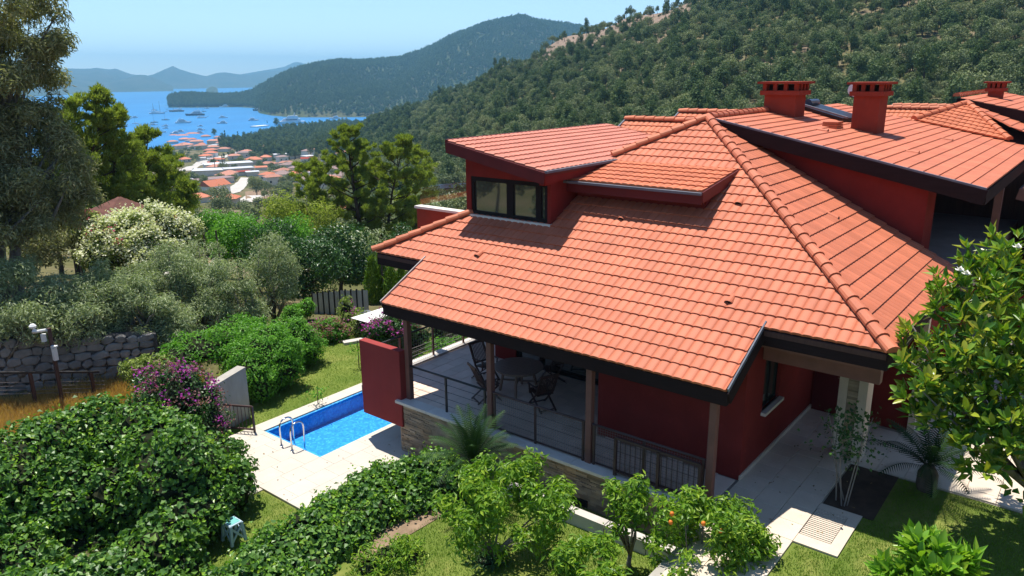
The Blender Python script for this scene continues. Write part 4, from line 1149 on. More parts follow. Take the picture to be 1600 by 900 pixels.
for px, py, L, kd, hm, lb, hd in [
 (305, 180.5, 44, 'motor', N_, 'largest dark hulled motor yacht in the middle of the bay', S90),
 (286.5, 192.5, 31, 'motor', W_, 'white motor yacht nearer the shore', -S90 + .1),
 (245.5, 178, 38, 'gulet', W_, 'long white gulet left of the middle of the bay', -S90),
 (276, 174.5, 38, 'gulet', K_, 'brown hulled gulet left of the largest yacht', S90 + .1),
 (315, 184.5, 22, 'gulet', W_, 'small white gulet just below the largest yacht', -S90),
 (209.5, 184.5, 17, 'motor', W_, 'white cruiser beside the left pine tops', S90),
 (211.7, 193.5, 13, 'sail', W_, 'white sailing boat below the left cruiser', S90),
 (241, 172.5, 16, 'sail', N_, 'dark sailing boat with tall mast above the long white gulet', S90),
 (241.3, 191.5, 15, 'sail', N_, 'dark sailing boat left of the near motor yacht', S90),
 (240.7, 195.5, 14, 'motor', W_, 'white cruiser below the dark sailing boat', -S90),
 (258.7, 187.8, 16, 'sail', N_, 'low dark sailing boat in the middle left of the bay', S90),
 (258, 197.5, 13, 'motor', W_, 'white cruiser, upper of a pair near the shore', S90),
 (258.7, 201, 11, 'motor', W_, 'white cruiser, lower of a pair near the shore', S90),
 (256.7, 207, 8, 'motor', W_, 'tiny white motor boat close to the pine tops', S90),
 (273, 209, 15, 'motor', W_, 'white cruiser moored at the left end of the shore row', S90 + .3),
 (280.7, 206.5, 15, 'motor', W_, 'white cruiser moored second from left at the shore row', S90 - .3),
 (312.7, 197.5, 11, 'motor', W_, 'upper white cruiser of three in a column above the roofs', S90),
 (314, 203.5, 14, 'motor', W_, 'middle white cruiser of three in a column above the roofs', -S90),
 (310.7, 208.5, 15, 'motor', W_, 'lowest white cruiser of three in a column above the roofs', S90),
 (336, 165, 26, 'motor', W_, 'white motor yacht off the wooded spit', S90),
 (323, 170, 15, 'motor', W_, 'small white cruiser off the wooded spit', S90),
 (318.7, 174.6, 12, 'sail', N_, 'small dark sailing boat right of the brown gulet', S90),
 (268, 161.5, 16, 'motor', W_, 'white motor boat just off the tip of the wooded spit', S90),
 (189, 164.3, 14, 'gulet', N_, 'distant dark boat near the tall pine tops at left', S90),
 (226.7, 205, 11, 'motor', W_, 'white cruiser half behind the left pine tops', S90),
 (350.5, 167.5, 30, 'motor', W_, 'white motor yacht in the strait right of the spit yachts', S90),
 (349, 184.5, 20, 'motor', W_, 'white motor yacht right of the largest one', -S90),
 (347, 193.2, 20, 'motor', W_, 'white motor yacht above the lone cypress', S90),
 (396, 188.5, 21, 'motor', W_, 'white flybridge yacht above the wooded rise', -S90),
 (407.5, 173, 42, 'motor', N_, 'big dark hulled yacht off the foot of the peninsula', S90),
 (438.5, 175.5, 46, 'motor', W_, 'long white yacht moored along the peninsula', -S90),
 (516, 178, 48, 'motor', W_, 'long white yacht in the narrow channel', S90),
 (577, 175, 62, 'motor', W_, 'huge white yacht in the marina at the channel end', S90),
 (600, 171, 58, 'motor', W_, 'huge white yacht furthest right in the marina', S90),
 (523, 186, 24, 'motor', W_, 'white yacht top showing over the shore trees', S90),
 (538, 189, 20, 'motor', W_, 'white yacht top showing right over the shore trees', S90),
 (452, 194, 58, 'motor', W_, 'large white ferry behind the wooded rise', S90),
 (342, 156.2, 20, 'motor', W_, 'white boat at the shore of the spit, leftmost', S90),
 (356, 156.6, 26, 'motor', W_, 'white boat at the shore of the spit, second along', S90),
 (371, 157, 22, 'motor', W_, 'white boat at the shore of the spit, third along', S90),
 (379, 158, 22, 'motor', W_, 'white boat at the shore of the spit, rightmost', S90)]:
    boat(px, py, L, kd, hm, lb, hd)
# wakes
wk = surf('wake_foam', (0.75, 0.80, 0.84), (0.35, 0.55, 0.72), 0.08, 0.9, 0.1)
for pts, w in [([(262, 168), (256, 166), (248, 163.5)], 5), ([(236, 171.7), (230, 172.4), (224, 173)], 4), ([(428, 180.3), (440, 181), (452, 181.5), (462, 181.7)], 9), ([(500, 180.5), (507, 180.4)], 6)]:
    V = []; F = []
    for i, q in enumerate(pts):
        p = U(*q, SEA); w2 = w * (1 - .7 * i / (len(pts) - 1)); u_ = np.array([p[0], p[1]]) / np.hypot(p[0], p[1])
        V += [(p[0] - u_[0] * w2, p[1] - u_[1] * w2, SEA + .3), (p[0] + u_[0] * w2, p[1] + u_[1] * w2, SEA + .3)]
    for i in range(len(pts) - 1): F.append((i * 2, i * 2 + 1, i * 2 + 3, i * 2 + 2))
    tag(link('wake', mesh_np('wake', V, F, wk)), kind='stuff')
pm = MB(); a, b_ = U(396, 199, SEA), U(416, 197, SEA)
pm.bar(a + np.array([0, 0, 1]), b_ + np.array([0, 0, 1]), 16, 2.5); tag(pm.build('pier', M['white']), 'long white pier along the shore behind the wooded rise', 'pier')
# ================================================================ THE VILLA
random.seed(3)
rng = np.random.default_rng(21)
TW, TL = 0.207, 0.35
_T = np.linspace(0, 1, 8)
def tile_local(w=TW, L=TL, hh=0.024, lip=0.032):
    prof = hh * (1 - np.abs(2 * _T - 1) ** 3.2)
    k = len(_T)
    V = np.concatenate([np.stack([_T * w, np.zeros(k), prof * 0.6 - 0.02], 1),
                        np.stack([_T * w, np.zeros(k), prof + lip], 1),
                        np.stack([_T * w, np.full(k, L + .02), prof + 0.002], 1)])
    F = []
    for i in range(k - 1):
        F.append((i, i + 1, k + i + 1, k + i)); F.append((k + i, k + i + 1, 2 * k + i + 1, 2 * k + i))
    F.append((0, k, 2 * k)); 
    F.append((k - 1, 3 * k - 1, 2 * k - 1))
    return V, F
_TM = {}
def tile_mesh(mat_, w, L):
    key = (mat_.name, w, L)
    if key not in _TM:
        V, F = tile_local(w, L); _TM[key] = mesh_np('roof_tile', V, F, mat_, np.zeros(len(F)))
    return _TM[key]

def tile_field(parent, O, eu, ev, nrows, ur, mat_, L=TL, w=TW, single=0, skip=None):
    """courses of tiles on a slope; ur(v) gives the limits along the course"""
    O = np.array(O, float); eu = np.array(eu, float); ev = np.array(ev, float); ev /= np.linalg.norm(ev); nv = np.cross(eu, ev)
    base, Fb = tile_local(w, L)
    Fq = np.array([f for f in Fb if len(f) == 4]); Ft = np.array([f for f in Fb if len(f) == 3])
    whole = []; part = []
    for i in range(nrows):
        v0 = i * L
        a0, b0 = ur(v0 + .01); a1, b1 = ur(v0 + L - .07)
        lo, hi = min(a0, a1), max(b0, b1)
        for j in range(int(math.floor(lo / w)), int(math.ceil(hi / w))):
            u0 = j * w
            c = O + eu * (u0 + w / 2) + ev * (v0 + L / 2)
            if skip and skip(c): continue
            if u0 + w < lo + 0.02 or u0 > hi - 0.02: continue
            inside = u0 >= max(a0, a1) - .005 and u0 + w <= min(b0, b1) + .005
            (whole if inside else part).append((u0, v0))
    def world(u0, v0): return O + eu * u0 + ev * v0 + nv * (rng.normal() * .0015)
    if single and whole:
        def vis(t):
            c = world(*t); q = c - CPOS
            out = abs(q @ CR) > .69 * (q @ CF) or abs(q @ CU) > .39 * (q @ CF)
            return np.linalg.norm(q) + (100 if out else 0)
        whole.sort(key=vis)
        one, rest = whole[:single], whole[single:]
        me = tile_mesh(mat_, w, L); po = np.array(wl(parent))
        for t in one:
            p = world(*t) - po
            ob = link('roof_tile', me, parent)
            ob.matrix_local = Matrix(((eu[0], ev[0], nv[0], p[0]), (eu[1], ev[1], nv[1], p[1]), (eu[2], ev[2], nv[2], p[2]), (0, 0, 0, 1)))
    else: rest = whole
    VV = []; n = 0; FF = []
    R_ = []
    for (u0, v0) in rest + part:
        q = base.copy(); q[:, 0] += u0; q[:, 1] += v0
        lim = [ur(min(max(t, 0.0), nrows * L)) for t in (v0 + .005, v0 + L - .07)]
        f = np.clip((q[:, 1] - v0) / L, 0, 1)
        lo = lim[0][0] * (1 - f) + lim[1][0] * f; hi = lim[0][1] * (1 - f) + lim[1][1] * f
        q[:, 0] = np.minimum(np.maximum(q[:, 0], lo), np.maximum(hi, lo))
        P = O + q[:, :1] * eu + q[:, 1:2] * ev + q[:, 2:] * nv
        VV.append(P); FF += (Fq + n).tolist() + (Ft + n).tolist(); n += len(P)
        r = random.random(); R_ += [r] * len(Fb)
    if VV:
        po = np.array(wl(parent))
        ob = link('tile_courses', mesh_np('tile_courses', np.concatenate(VV) - po, FF, mat_, R_), parent)
        ob['kind'] = 'stuff'

def cap_mesh(mat_, L=0.42, r=0.125):
    key = ('cap', mat_.name, L, r)
    if key in _TM: return _TM[key]
    V = []; F = []; n = 8
    for y, rr, dz in ((0, r - .01, .02), (0, r + .012, .02), (.05, r + .010, .016), (L, r * .95, 0.0)):
        for j in range(n + 1):
            t = math.pi * (-.08 + 1.16 * j / n); V.append((rr * math.cos(t), y, rr * math.sin(t) * .85 + dz))
    for i in range(3):
        for j in range(n): F.append((i * (n + 1) + j, i * (n + 1) + j + 1, (i + 1) * (n + 1) + j + 1, (i + 1) * (n + 1) + j))
    F.append(tuple(range(n + 1)))
    _TM[key] = mesh_np('ridge_tile', V, F, mat_, np.zeros(len(F)), smooth=False)
    return _TM[key]
def caps(parent, a, b, mat_, step=0.38, r=0.125, joined=False):
    """ridge tiles laid from a (low end) to b"""
    a = np.array(a, float); b = np.array(b, float); d = b - a; Ln = np.linalg.norm(d); d /= Ln
    x = np.cross(d, [0, 0, 1.0]); x /= np.linalg.norm(x); z = np.cross(x, d)
    me = cap_mesh(mat_, step + .04, r); po = np.array(wl(parent)); k = int(round(Ln / step))
    for i in range(k):
        p = a + d * (i * Ln / k) - po
        ob = link('ridge_tile', me, parent)
        jx = x * (1 + rng.normal() * .01)
        ob.matrix_local = Matrix(((jx[0], d[0], z[0], p[0]), (jx[1], d[1], z[1], p[1]), (jx[2], d[2], z[2], p[2] + rng.normal() * .002), (0, 0, 0, 1)))

PS_ = 0.525
XE, ZE = 14.05, 3.39                           # main eave
XP = 12.5; ZP = ZE - PS_ * (XE - XP)           # porch eave
YL, YR = 16.22, 2.67
AX, AY = XE + (YL - YR) / 2, (YL + YR) / 2     # apex
AZ = ZE + PS_ * (AX - XE)
def zf(x): return ZE + PS_ * (x - XE)          # front slope
def zr(y): return ZE + PS_ * (y - YR)          # right slope
D1S = 0.187; D1X, D1Y0, D1Y1, D1Z = 15.35, 11.22, 14.55, 5.87
def zd1(y): return D1Z + D1S * (y - D1Y0)
D2X, D2Y0, D2Y1, D2Z, D2S = 16.62, 7.59, 11.42, 5.52, 0.158
D2XE = 18.74
R2S = 0.208; R2X, R2Y0, R2YR = 20.9, 2.4, 9.42
def z2(y): return 5.50 + R2S * (y - R2Y0)

villa = thing('villa', 'large red villa with a terracotta hipped roof, dormers and a covered terrace', 'house', (14.0, 9.4, 0))
roof = MB()
k = .055                                       # boarding lies below the tiles
# front slope (with porch), right slope, left slope, back
roof.poly([(XP + .06, 14.3, ZP - k), (XP + .06, 5.0, ZP - k), (XE, 5.0, ZE - k), (XE, YR + .05, ZE - k), (AX, AY, AZ - k), (XE, YL - .05, ZE - k), (XE, 14.3, ZE - k)], .10)
roof.poly([(XE + .03, YR + .04, ZE - k), (21.26, YR + .04, ZE - k), (21.26, AY, AZ - k), (AX + .01, AY, AZ - k)], .10)
roof.poly([(XE + .03, YL - .04, ZE - k - .002), (AX + .01, AY + .01, AZ - k - .002), (27.6, AY + .01, AZ - k - .002), (27.6, YL - .04, ZE - k - .002)], .10)
ro = roof.build('roof', M['soffit'], villa)

def ur_front(v):
    x = XP + v / math.hypot(1, PS_)
    t = max(x - XE, 0.0)
    if x < XE - .04: return (YL - 14.3, YL - 5.0)
    return (t, YL - YR - t)
nv_ = math.hypot(1, PS_)
def skip_front(c):
    x, y = c[0], c[1]
    if y > 11.50 and x > 16.1 and x < 19.2 and y < 14.3: return True
    if 7.75 < y < 11.6 and x > 17.25 and x < D2XE - .1: return True
    return False
tile_field(ro, (XP, YL, ZP), (0, -1, 0), (1, 0, PS_), 27, ur_front, M['tile'], single=300, skip=skip_front)
def ur_right(v):
    t = v / nv_
    return (t, 21.22 - XE)
tile_field(ro, (XE, YR, ZE), (1, 0, 0), (0, 1, PS_), 21, ur_right, M['tile'])
# left slope, seen only from aside
tile_field(ro, (27.0, YL, ZE), (-1, 0, 0), (0, -1, PS_), 21, lambda v: (0, 27.0 - XE - v / nv_), M['tile'], skip=lambda c: c[0] > 16 and c[0] < 23.8 and 11.4 < c[1] < 14.6)
caps(ro, (XE - .06, YR - .06, ZE + .045), (AX, AY, AZ + .06), M['tile'])
_hip = lambda t: (XE + t, YL - t, ZE + PS_ * t + .05)
caps(ro, (XE - .06, YL + .06, ZE + .045), _hip(1.95), M['tile_orange'])
caps(ro, _hip(4.82), (AX, AY, AZ + .06), M['tile_orange'])
for (x, y) in [(14.48, 12.77), (16.43, 9.63), (14.45, 5.87), (17.4, 7.0), (22.4, 15.0)]:
    if x > 20: continue
    mb = MB(); e = np.array([1, 0, PS_]) / nv_; s_ = np.array([0, 1, 0]); n_ = np.cross(e, s_) * -1
    n_ = np.array([-PS_, 0, 1]) / nv_
    p = np.array([x, y, zf(x) + .02]); V = []; F = []; nn_ = 8
    for q, rr in ((0, .095), (.02, .10), (.32, .05)):
        for j in range(nn_ + 1):
            t = math.pi * j / nn_; V.append(p + e * q + s_ * rr * math.cos(t) + n_ * (rr * math.sin(t) * .9 - .02 + (0.03 if q < .1 else 0)))
    for i in range(2):
        for j in range(nn_): F.append((i * 9 + j, i * 9 + j + 1, (i + 1) * 9 + j + 1, (i + 1) * 9 + j))
    mb.add(V, F)
    mb.add([p + e * .03 + s_ * .085 * math.cos(math.pi * j / 8) + n_ * (.085 * math.sin(math.pi * j / 8) * .9) for j in range(9)], [tuple(range(9))], 1)
    mb.build('vent_tile', [M['tile'], M['dark']], ro, smooth=False)
p = PY(1310, 345, 5.18)
mb = MB(); V = []; F = []
for q, rr in ((0, .10), (.34, .05)):
    for j in range(9):
        t = math.pi * j / 8; V.append((p[0] + rr * math.cos(t), 5.18 + q * .885, zr(5.18 + q * .885) + rr * math.sin(t) + .01))
for j in range(8): F.append((j, j + 1, 10 + j, 9 + j))
mb.add(V, F); mb.build('vent_tile', M['tile'], ro)

# eaves, verges, gutters
f = MB()
f.box((XP + .02, 4.98, ZP - .30), (XP + .10, 14.32, ZP - .03))
f.build('porch_fascia', M['fascia'], villa)
f = MB(); f.box((XE + .02, YR + .02, ZE - .36), (XE + .10, 4.98, ZE - .03)); f.build('eave_fascia', M['fascia'], villa)
f = MB(); f.box((XE + .02, 14.33, ZE - .36), (XE + .10, YL - .02, ZE - .03)); f.build('eave_fascia', M['fascia'], villa)
f = MB(); f.box((XE + .11, YR + .02, ZE - .36), (21.25, YR + .10, ZE - .03)); f.build('eave_fascia', M['fascia'], villa)
for y, m_, nm in ((4.955, 'alu', 'verge_flashing'), (14.345, 'paleflash', 'verge_flashing')):
    f = MB(); f.bar((XP - .02, y, ZP + .035), (XE + .12, y, zf(XE + .12) + .03), .03, .075); f.build(nm, M[m_], villa)
for y in (4.97, 14.33):
    f = MB(); f.bar((XP + .06, y, ZP - .16), (XE + .02, y, ZE - .16), .06, .26); f.build('verge_board', M['fascia'], villa)

# posts of the porch and its beam
for y, m_ in ((13.70, 'post'), (10.90, 'post'), (8.10, 'post'), (5.30, 'post')):
    f = MB(); f.box((12.68, y - .075, -.02), (12.83, y + .075, 2.20)); f.build('porch_post', M[m_], villa, bevel=.01)
f = MB(); f.box((12.66, 5.05, 2.2), (12.86, 14.25, 2.42)); f.build('porch_beam', M['fascia'], villa)
f = MB(); f.box((14.8, 2.92, 2.46), (15.0, 5.18, 2.84)); f.build('entrance_beam', M['post'], villa)
f = MB(); f.box((15.0, 2.9, 2.84), (23, 5.18, 2.90)); f.box((14.16, 2.8, 2.96), (15.1, 5.2, 3.0)); f.build('entrance_ceiling', M['post'], villa)
f = MB(); f.box((18.52, 2.80, 0), (18.72, 2.95, 3.0)); f.build('pilaster', M['travertine'], villa)

# walls
w = MB()
w.box((14.04, 5.20, -.1), (14.30, 8.70, 3.05)); w.box((14.30, 5.20, -.1), (15.05, 5.45, 3.4)); w.box((15.05, 5.20, -.1), (16.05, 5.45, 1.17)); w.box((15.05, 5.20, 2.42), (16.05, 5.45, 3.4)); w.box((16.05, 5.20, -.1), (18.6, 5.45, 3.9))
w.box((14.30, 8.45, -.1), (16.7, 8.70, 3.0)); w.box((16.5, 8.70, 2.1), (16.75, 13.1, 3.0)); w.box((16.5, 13.1, -.1), (16.75, 13.9, 3.0)); w.box((16.75, 13.65, -.1), (24, 13.9, 3.0))
w.box((18.6, 2.95, -.1), (18.85, 5.45, 3.2)); w.box((18.85, 2.95, -.1), (27, 3.2, 3.2))
w.box((24.0, 3.2, -.1), (24.25, 13.9, 3.2))
w.build('wall', M['red'], villa)
f = MB(); f.box((15.0, 5.09, 1.10), (16.12, 5.24, 1.17)); f.build('window_sill', M['coping'], villa)
f = MB(); f.box((15.05, 5.3, 1.17), (16.05, 5.34, 2.42)); wf = f.build('window', M['glass'], villa)
f = MB()
for a, b_ in (((15.05, 5.27, 1.17), (15.11, 5.35, 2.42)), ((15.99, 5.27, 1.17), (16.05, 5.35, 2.42)), ((15.11, 5.27, 2.36), (15.99, 5.35, 2.42)), ((15.11, 5.27, 1.17), (15.99, 5.35, 1.23)), ((15.52, 5.27, 1.23), (15.58, 5.35, 2.36))): f.box(a, b_)
f.build('frame', M['dark'], wf)
f = MB(); f.box((14.0, 5.165, 0), (18.55, 5.198, .10)); f.build('skirting', M['travertine'], villa)
f = MB(); f.box((18.50, 4.35, .0), (18.62, 5.15, 2.15)); dr = f.build('door', M['burgundy'], villa)
f = MB(); f.tube([(18.46, 4.45, 1.0), (18.46, 4.58, 1.0)], .015, 6); f.build('handle', M['steel'], dr)
# entrance pillar: travertine with a stone inlay
f = MB(); f.box((16.28, 3.42, 0), (16.78, 3.60, 2.84)); f.box((16.28, 3.82, 0), (16.78, 4.0, 2.84)); f.box((16.31, 3.60, 0), (16.75, 3.82, 2.84)); pl = f.build('pillar', M['travertine'], villa)
f = MB(); z = .02
while z < 2.8:
    h = .03 + .035 * random.random(); e = .012 + .015 * random.random()
    f.box((16.31 - e, 3.605, z), (16.32, 3.815, min(z + h, 2.83)))
    z += h + .004
sf = f.build('stone_inlay', M['strip'], pl); sf['kind'] = 'stuff'

# sliding terrace doors
gd = MB(); gd.box((16.60, 8.75, .05), (16.63, 13.05, 2.08)); g_ = gd.build('terrace_door', M['glass'], villa)
f = MB()
for y in (8.72, 10.15, 10.55, 11.6, 12.15, 13.0): f.box((16.52, y, 0.0), (16.66, y + .09, 2.1))
f.box((16.52, 8.81, 0), (16.655, 13.0, .09)); f.box((16.52, 8.81, 2.02), (16.655, 13.0, 2.1)); f.build('frame', M['dark'], g_)

# ---- dormer on the left: walls, window, mono-pitch roof
w = MB()
zt = lambda y: zd1(y) - .15
def wall_poly(mb, pts, n, t):                  # vertical wall polygon with thickness
    n = np.array(n) * t; k_ = len(pts); P = [np.array(p, float) for p in pts]; V = P + [p + n for p in P]
    F = [tuple(range(k_)), tuple(range(2 * k_ - 1, k_ - 1, -1))] + [(i, k_ + i, k_ + (i + 1) % k_, (i + 1) % k_) for i in range(k_)]
    mb.add(V, F)
xw = 15.94; y0, y1 = 11.46, 14.40
wall_poly(w, [(xw, 14.22, 3.6), (xw, y1, 3.6), (xw, y1, zt(y1)), (xw, 14.22, zt(14.22))], (1, 0, 0), .2)
wall_poly(w, [(xw, y0, 3.6), (xw, 11.56, 3.6), (xw, 11.56, zt(11.56)), (xw, y0, zt(y0))], (1, 0, 0), .2)
wall_poly(w, [(xw, 11.56, 5.50), (xw, 14.22, 5.50), (xw, 14.22, zt(14.22)), (xw, 11.56, zt(11.56))], (1, 0, 0), .2)
wall_poly(w, [(xw, 11.56, 3.6), (xw, 14.22, 3.6), (xw, 14.22, 4.40), (xw, 11.56, 4.40)], (1, 0, 0), .2)
wall_poly(w, [(xw + .2, y0, 4.2), (19.1, y0, 5.3), (19.1, y0, zt(y0)), (xw + .2, y0, zt(y0))], (0, 1, 0), .15)
wall_poly(w, [(xw + .2, y1, 3.6), (23.5, y1, 3.6), (23.5, y1, zt(y1)), (xw + .2, y1, zt(y1))], (0, -1, 0), .15)
w.build('dormer_wall', M['red'], villa)
f = MB(); f.box((xw - .06, y0 - .02, 4.36), (xw + .10, 14.6, 4.43)); f.build('window_sill', M['coping'], villa)
g = MB(); g.box((xw + .07, 11.56, 4.43), (xw + .10, 14.22, 5.50)); wd = g.build('dormer_window', M['glass'], villa)
f = MB()
for ya, yb in ((11.56, 11.66), (11.78, 11.96), (12.72, 12.95), (14.12, 14.22)): f.box((xw + .02, ya, 4.43), (xw + .12, yb, 5.50))
f.box((xw + .018, 11.66, 4.43), (xw + .118, 14.12, 4.53)); f.box((xw + .018, 11.66, 5.38), (xw + .118, 14.12, 5.50)); f.build('frame', M['dark'], wd)
r = MB(); r.poly([(D1X, D1Y1, zd1(D1Y1) - k), (D1X, D1Y0, D1Z - k), (24, D1Y0, D1Z - k), (24, D1Y1, zd1(D1Y1) - k)], .1)
dro = r.build('dormer_roof', M['burgundy'], villa)
dn = math.hypot(1, D1S)
def ur_d1(v):
    y = D1Y0 + v / dn
    return (0, 3.47 if y < 11.42 else 8.3)
tile_field(dro, (D1X + .04, D1Y0, D1Z), (1, 0, 0), (0, 1, D1S), 10, ur_d1, M['tile_pink'], L=.345)
f = MB(); f.bar((D1X, D1Y0, D1Z - .17), (D1X, D1Y1, zd1(D1Y1) - .17), .05, .30); f.build('dormer_fascia', M['burgundy'], villa)
f = MB(); f.bar((D1X, D1Y1 + .03, zd1(D1Y1) - .1), (23.6, D1Y1 + .03, zd1(D1Y1) - .1), .06, .28); f.build('dormer_fascia', M['burgundy'], villa)
f = MB(); f.bar((D1X + .02, D1Y0 + .02, D1Z - .20), (18.9, D1Y0 + .02, D1Z - .20), .05, .18); f.build('eave_board', M['red'], villa)
f = MB(); f.box((D1X + .1, D1Y0 + .06, D1Z - .36), (xw, 11.46, D1Z - .24)); f.build('soffit', M['red'], villa)
f = MB(); f.bar((D1X - .02, D1Y0 - .05, D1Z + .0), (18.85, D1Y0 - .05, D1Z + .0), .09, .06); f.build('gutter', M['alu'], villa)
# ---- low dormer in the middle
r = MB(); r.poly([(D2X, D2Y1, D2Z - k), (D2X, D2Y0, D2Z - k), (D2XE + .1, D2Y0, D2Z - k + D2S * (D2XE + .1 - D2X)), (D2XE + .1, D2Y1, D2Z - k + D2S * (D2XE + .1 - D2X))], .08)
d2r = r.build('low_dormer_roof', M['burgundy'], villa)
tile_field(d2r, (D2X, D2Y1, D2Z), (0, -1, 0), (1, 0, D2S), 6, lambda v: (max(0, 0.0 + v * 0.02), D2Y1 - D2Y0), M['tile_orange'], L=.357, single=78)
w = MB(); wall_poly(w, [(17.15, 7.72, 4.7), (17.15, 11.44, 4.7), (17.15, 11.44, 5.5), (17.15, 7.72, 5.5)], (1, 0, 0), .15)
wall_poly(w, [(17.3, 7.72, 4.9), (18.7, 7.72, 5.6), (18.7, 7.72, 5.8), (17.3, 7.72, 5.5)], (0, 1, 0), .1); w.build('low_dormer_wall', M['red'], villa)
f = MB(); f.bar((D2X + .03, D2Y0, D2Z - .19), (D2X + .03, D2Y1, D2Z - .19), .05, .22); f.build('eave_board', M['burgundy'], villa)
f = MB(); f.bar((D2X, D2Y0 - .02, D2Z - .13), (D2XE, D2Y0 - .02, D2Z - .13 + D2S * (D2XE - D2X)), .05, .26); f.build('verge_board', M['burgundy'], villa)
f = MB(); f.bar((D2X - .07, D2Y0 - .03, D2Z - .035), (D2X - .07, D2Y1 + .05, D2Z - .035), .09, .06); f.build('gutter', M['alu'], villa)
f = MB(); f.poly([(18.75, 11.44, 5.88), (18.75, 11.2, 5.88), (19.3, 11.2, 6.08), (19.3, 11.44, 6.08)], .02); f.build('lead_flashing', M['alu'], villa)
# ---- balcony parapet behind the left hip
f = MB(); f.box((16.0, 14.42, 2.5), (16.2, 16.5, 4.36)); f.build('parapet', M['red_pale'], villa)
f = MB(); f.box((15.95, 14.42, 4.36), (16.25, 16.55, 4.43)); f.build('parapet_coping', M['coping'], villa)
f = MB(); f.box((16.1, 16.42, 4.45), (19.0, 16.45, 4.95)); f.build('glass_balustrade', M['clear'], villa)

# ---- high wing to the right: mono-pitch roof, wall, chimneys
XR = 33.0
r = MB(); r.poly([(R2X, R2Y0, z2(R2Y0) - k), (XR, R2Y0, z2(R2Y0) - k), (XR, R2YR, z2(R2YR) - k), (R2X, R2YR, z2(R2YR) - k)], .12)
r2 = r.build('wing_roof', M['soffit'], villa)
tile_field(r2, (R2X + .04, R2Y0, z2(R2Y0)), (1, 0, 0), (0, 1, R2S), 20, lambda v: (0, XR - R2X), M['tile'], L=.358)
caps(r2, (R2X, R2YR + .02, z2(R2YR) + .05), (29.5, R2YR + .02, z2(R2YR) + .05), M['tile'])
f = MB(); f.bar((R2X, R2Y0 - .02, z2(R2Y0) - .19), (R2X, R2YR, z2(R2YR) - .19), .06, .36); f.build('wing_fascia', M['fascia'], villa)
f = MB(); f.bar((R2X - .005, R2Y0 - .02, z2(R2Y0) + .02), (R2X - .005, R2YR, z2(R2YR) + .02), .07, .05); f.build('verge_flashing', M['alu'], villa)
f = MB(); f.box((R2X + .04, R2Y0 - .03, z2(R2Y0) - .36), (XR, R2Y0 + .03, z2(R2Y0) - .04)); f.build('wing_fascia', M['fascia'], villa)
w = MB()
wall_poly(w, [(21.3, 3.66, 3.0), (21.3, 9.3, 6.0), (21.3, 9.3, z2(9.3) - .15), (21.3, 3.66, z2(3.66) - .15)], (1, 0, 0), .25)
wall_poly(w, [(21.55, 3.66, 3.0), (22.4, 3.66, 3.0), (22.4, 3.66, z2(3.66) - .15), (21.55, 3.66, z2(3.66) - .15)], (0, 1, 0), .2)
w.build('wing_wall', M['red'], villa); w = MB()
wall_poly(w, [(22.4, 5.6, 3.0), (36, 5.6, 3.0), (36, 5.6, z2(5.6) - .15), (22.4, 5.6, z2(5.6) - .15)], (0, 1, 0), .2)
w.box((22.2, 3.86, 3.0), (22.4, 5.6, 5.5)); w.build('balcony_wall', M['post'], villa)
M['brownfloor'] = surf('brown_floor_tiles', (0.34, 0.26, 0.22), (0.27, 0.20, 0.17), 2.0, 0.7, 0.2)
f = MB(); f.box((21.3, 2.45, 2.9), (36.0, 5.6, 3.3)); f.build('balcony_floor', M['brownfloor'], villa)
f = MB(); f.box((30.6, -3.0, 0), (30.9, 5.6, 5.05)); f.build('darkening_wall', M['soffit'], villa)  # wall added to darken the recess under the wing roof
f = MB(); f.box((21.3, 2.5, 0), (21.5, 5.6, 2.9)); f.build('lower_wall', M['red'], villa)
f = MB(); f.box((24.2, 5.5, 3.3), (25.3, 5.59, 5.2)); f.build('balcony_door', M['soffit'], villa)
f = MB(); f.box((26.2, 5.5, 3.2), (27.8, 5.59, 5.2)); f.build('balcony_window', M['glass'], villa)
for x in (26.6, 30.8):
    f = MB(); f.box((x, 2.6, 3.3), (x + .2, 2.8, 5.0)); f.build('balcony_post', M['post'], villa)
f = MB(); f.bar((22.4, 2.75, 5.05), (32, 2.75, 5.05), .18, .25); f.build('balcony_beam', M['fascia'], villa)

def chimney(parent, x, y, wx, wy, zb, zt, name='chimney'):
    s = MB(); s.box((x - wx / 2, y - wy / 2, zb), (x + wx / 2, y + wy / 2, zt - .42)); c = s.build(name, M['red_pale'], parent)
    b = MB(); b.box((x - wx / 2 - .12, y - wy / 2 - .12, zt - .42), (x + wx / 2 + .12, y + wy / 2 + .12, zt - .28)); b.build('collar', M['red_pale'], c)
    p = MB(); nx = max(3, int(wx / .28)); ny = max(3, int(wy / .28))
    for i in range(nx + 1):
        for yy in (-wy / 2, wy / 2): xx = x - wx / 2 + wx * i / nx; p = MB(); p.box((xx - .06, y + yy - .06, zt - .28), (xx + .06, y + yy + .06, zt - .07)); p.build('brick_pier', M['red_pale'], c)
    for i in range(1, ny):
        for xx in (-wx / 2, wx / 2): yy = y - wy / 2 + wy * i / ny; p = MB(); p.box((x + xx - .06, yy - .06, zt - .28), (x + xx + .06, yy + .06, zt - .07)); p.build('brick_pier', M['red_pale'], c)
    fl = MB(); fl.box((x - wx / 2 + .1, y - wy / 2 + .1, zt - .27), (x + wx / 2 - .1, y + wy / 2 - .1, zt - .09)); fl.build('opening_shade', M['dark'], c)  # dark block added to stand for the shade in the chimney openings
    d = MB(); d.box((x - wx / 2 - .2, y - wy / 2 - .2, zt - .07), (x + wx / 2 + .2, y + wy / 2 + .2, zt)); d.build('cap_slab', M['red_pale'], c)
    return c
chimney(villa, 25.7, 9.0, .95, 1.02, 6.3, 7.93)
chimney(villa, 26.5, 6.55, 0.95, .78, 5.9, 7.90)
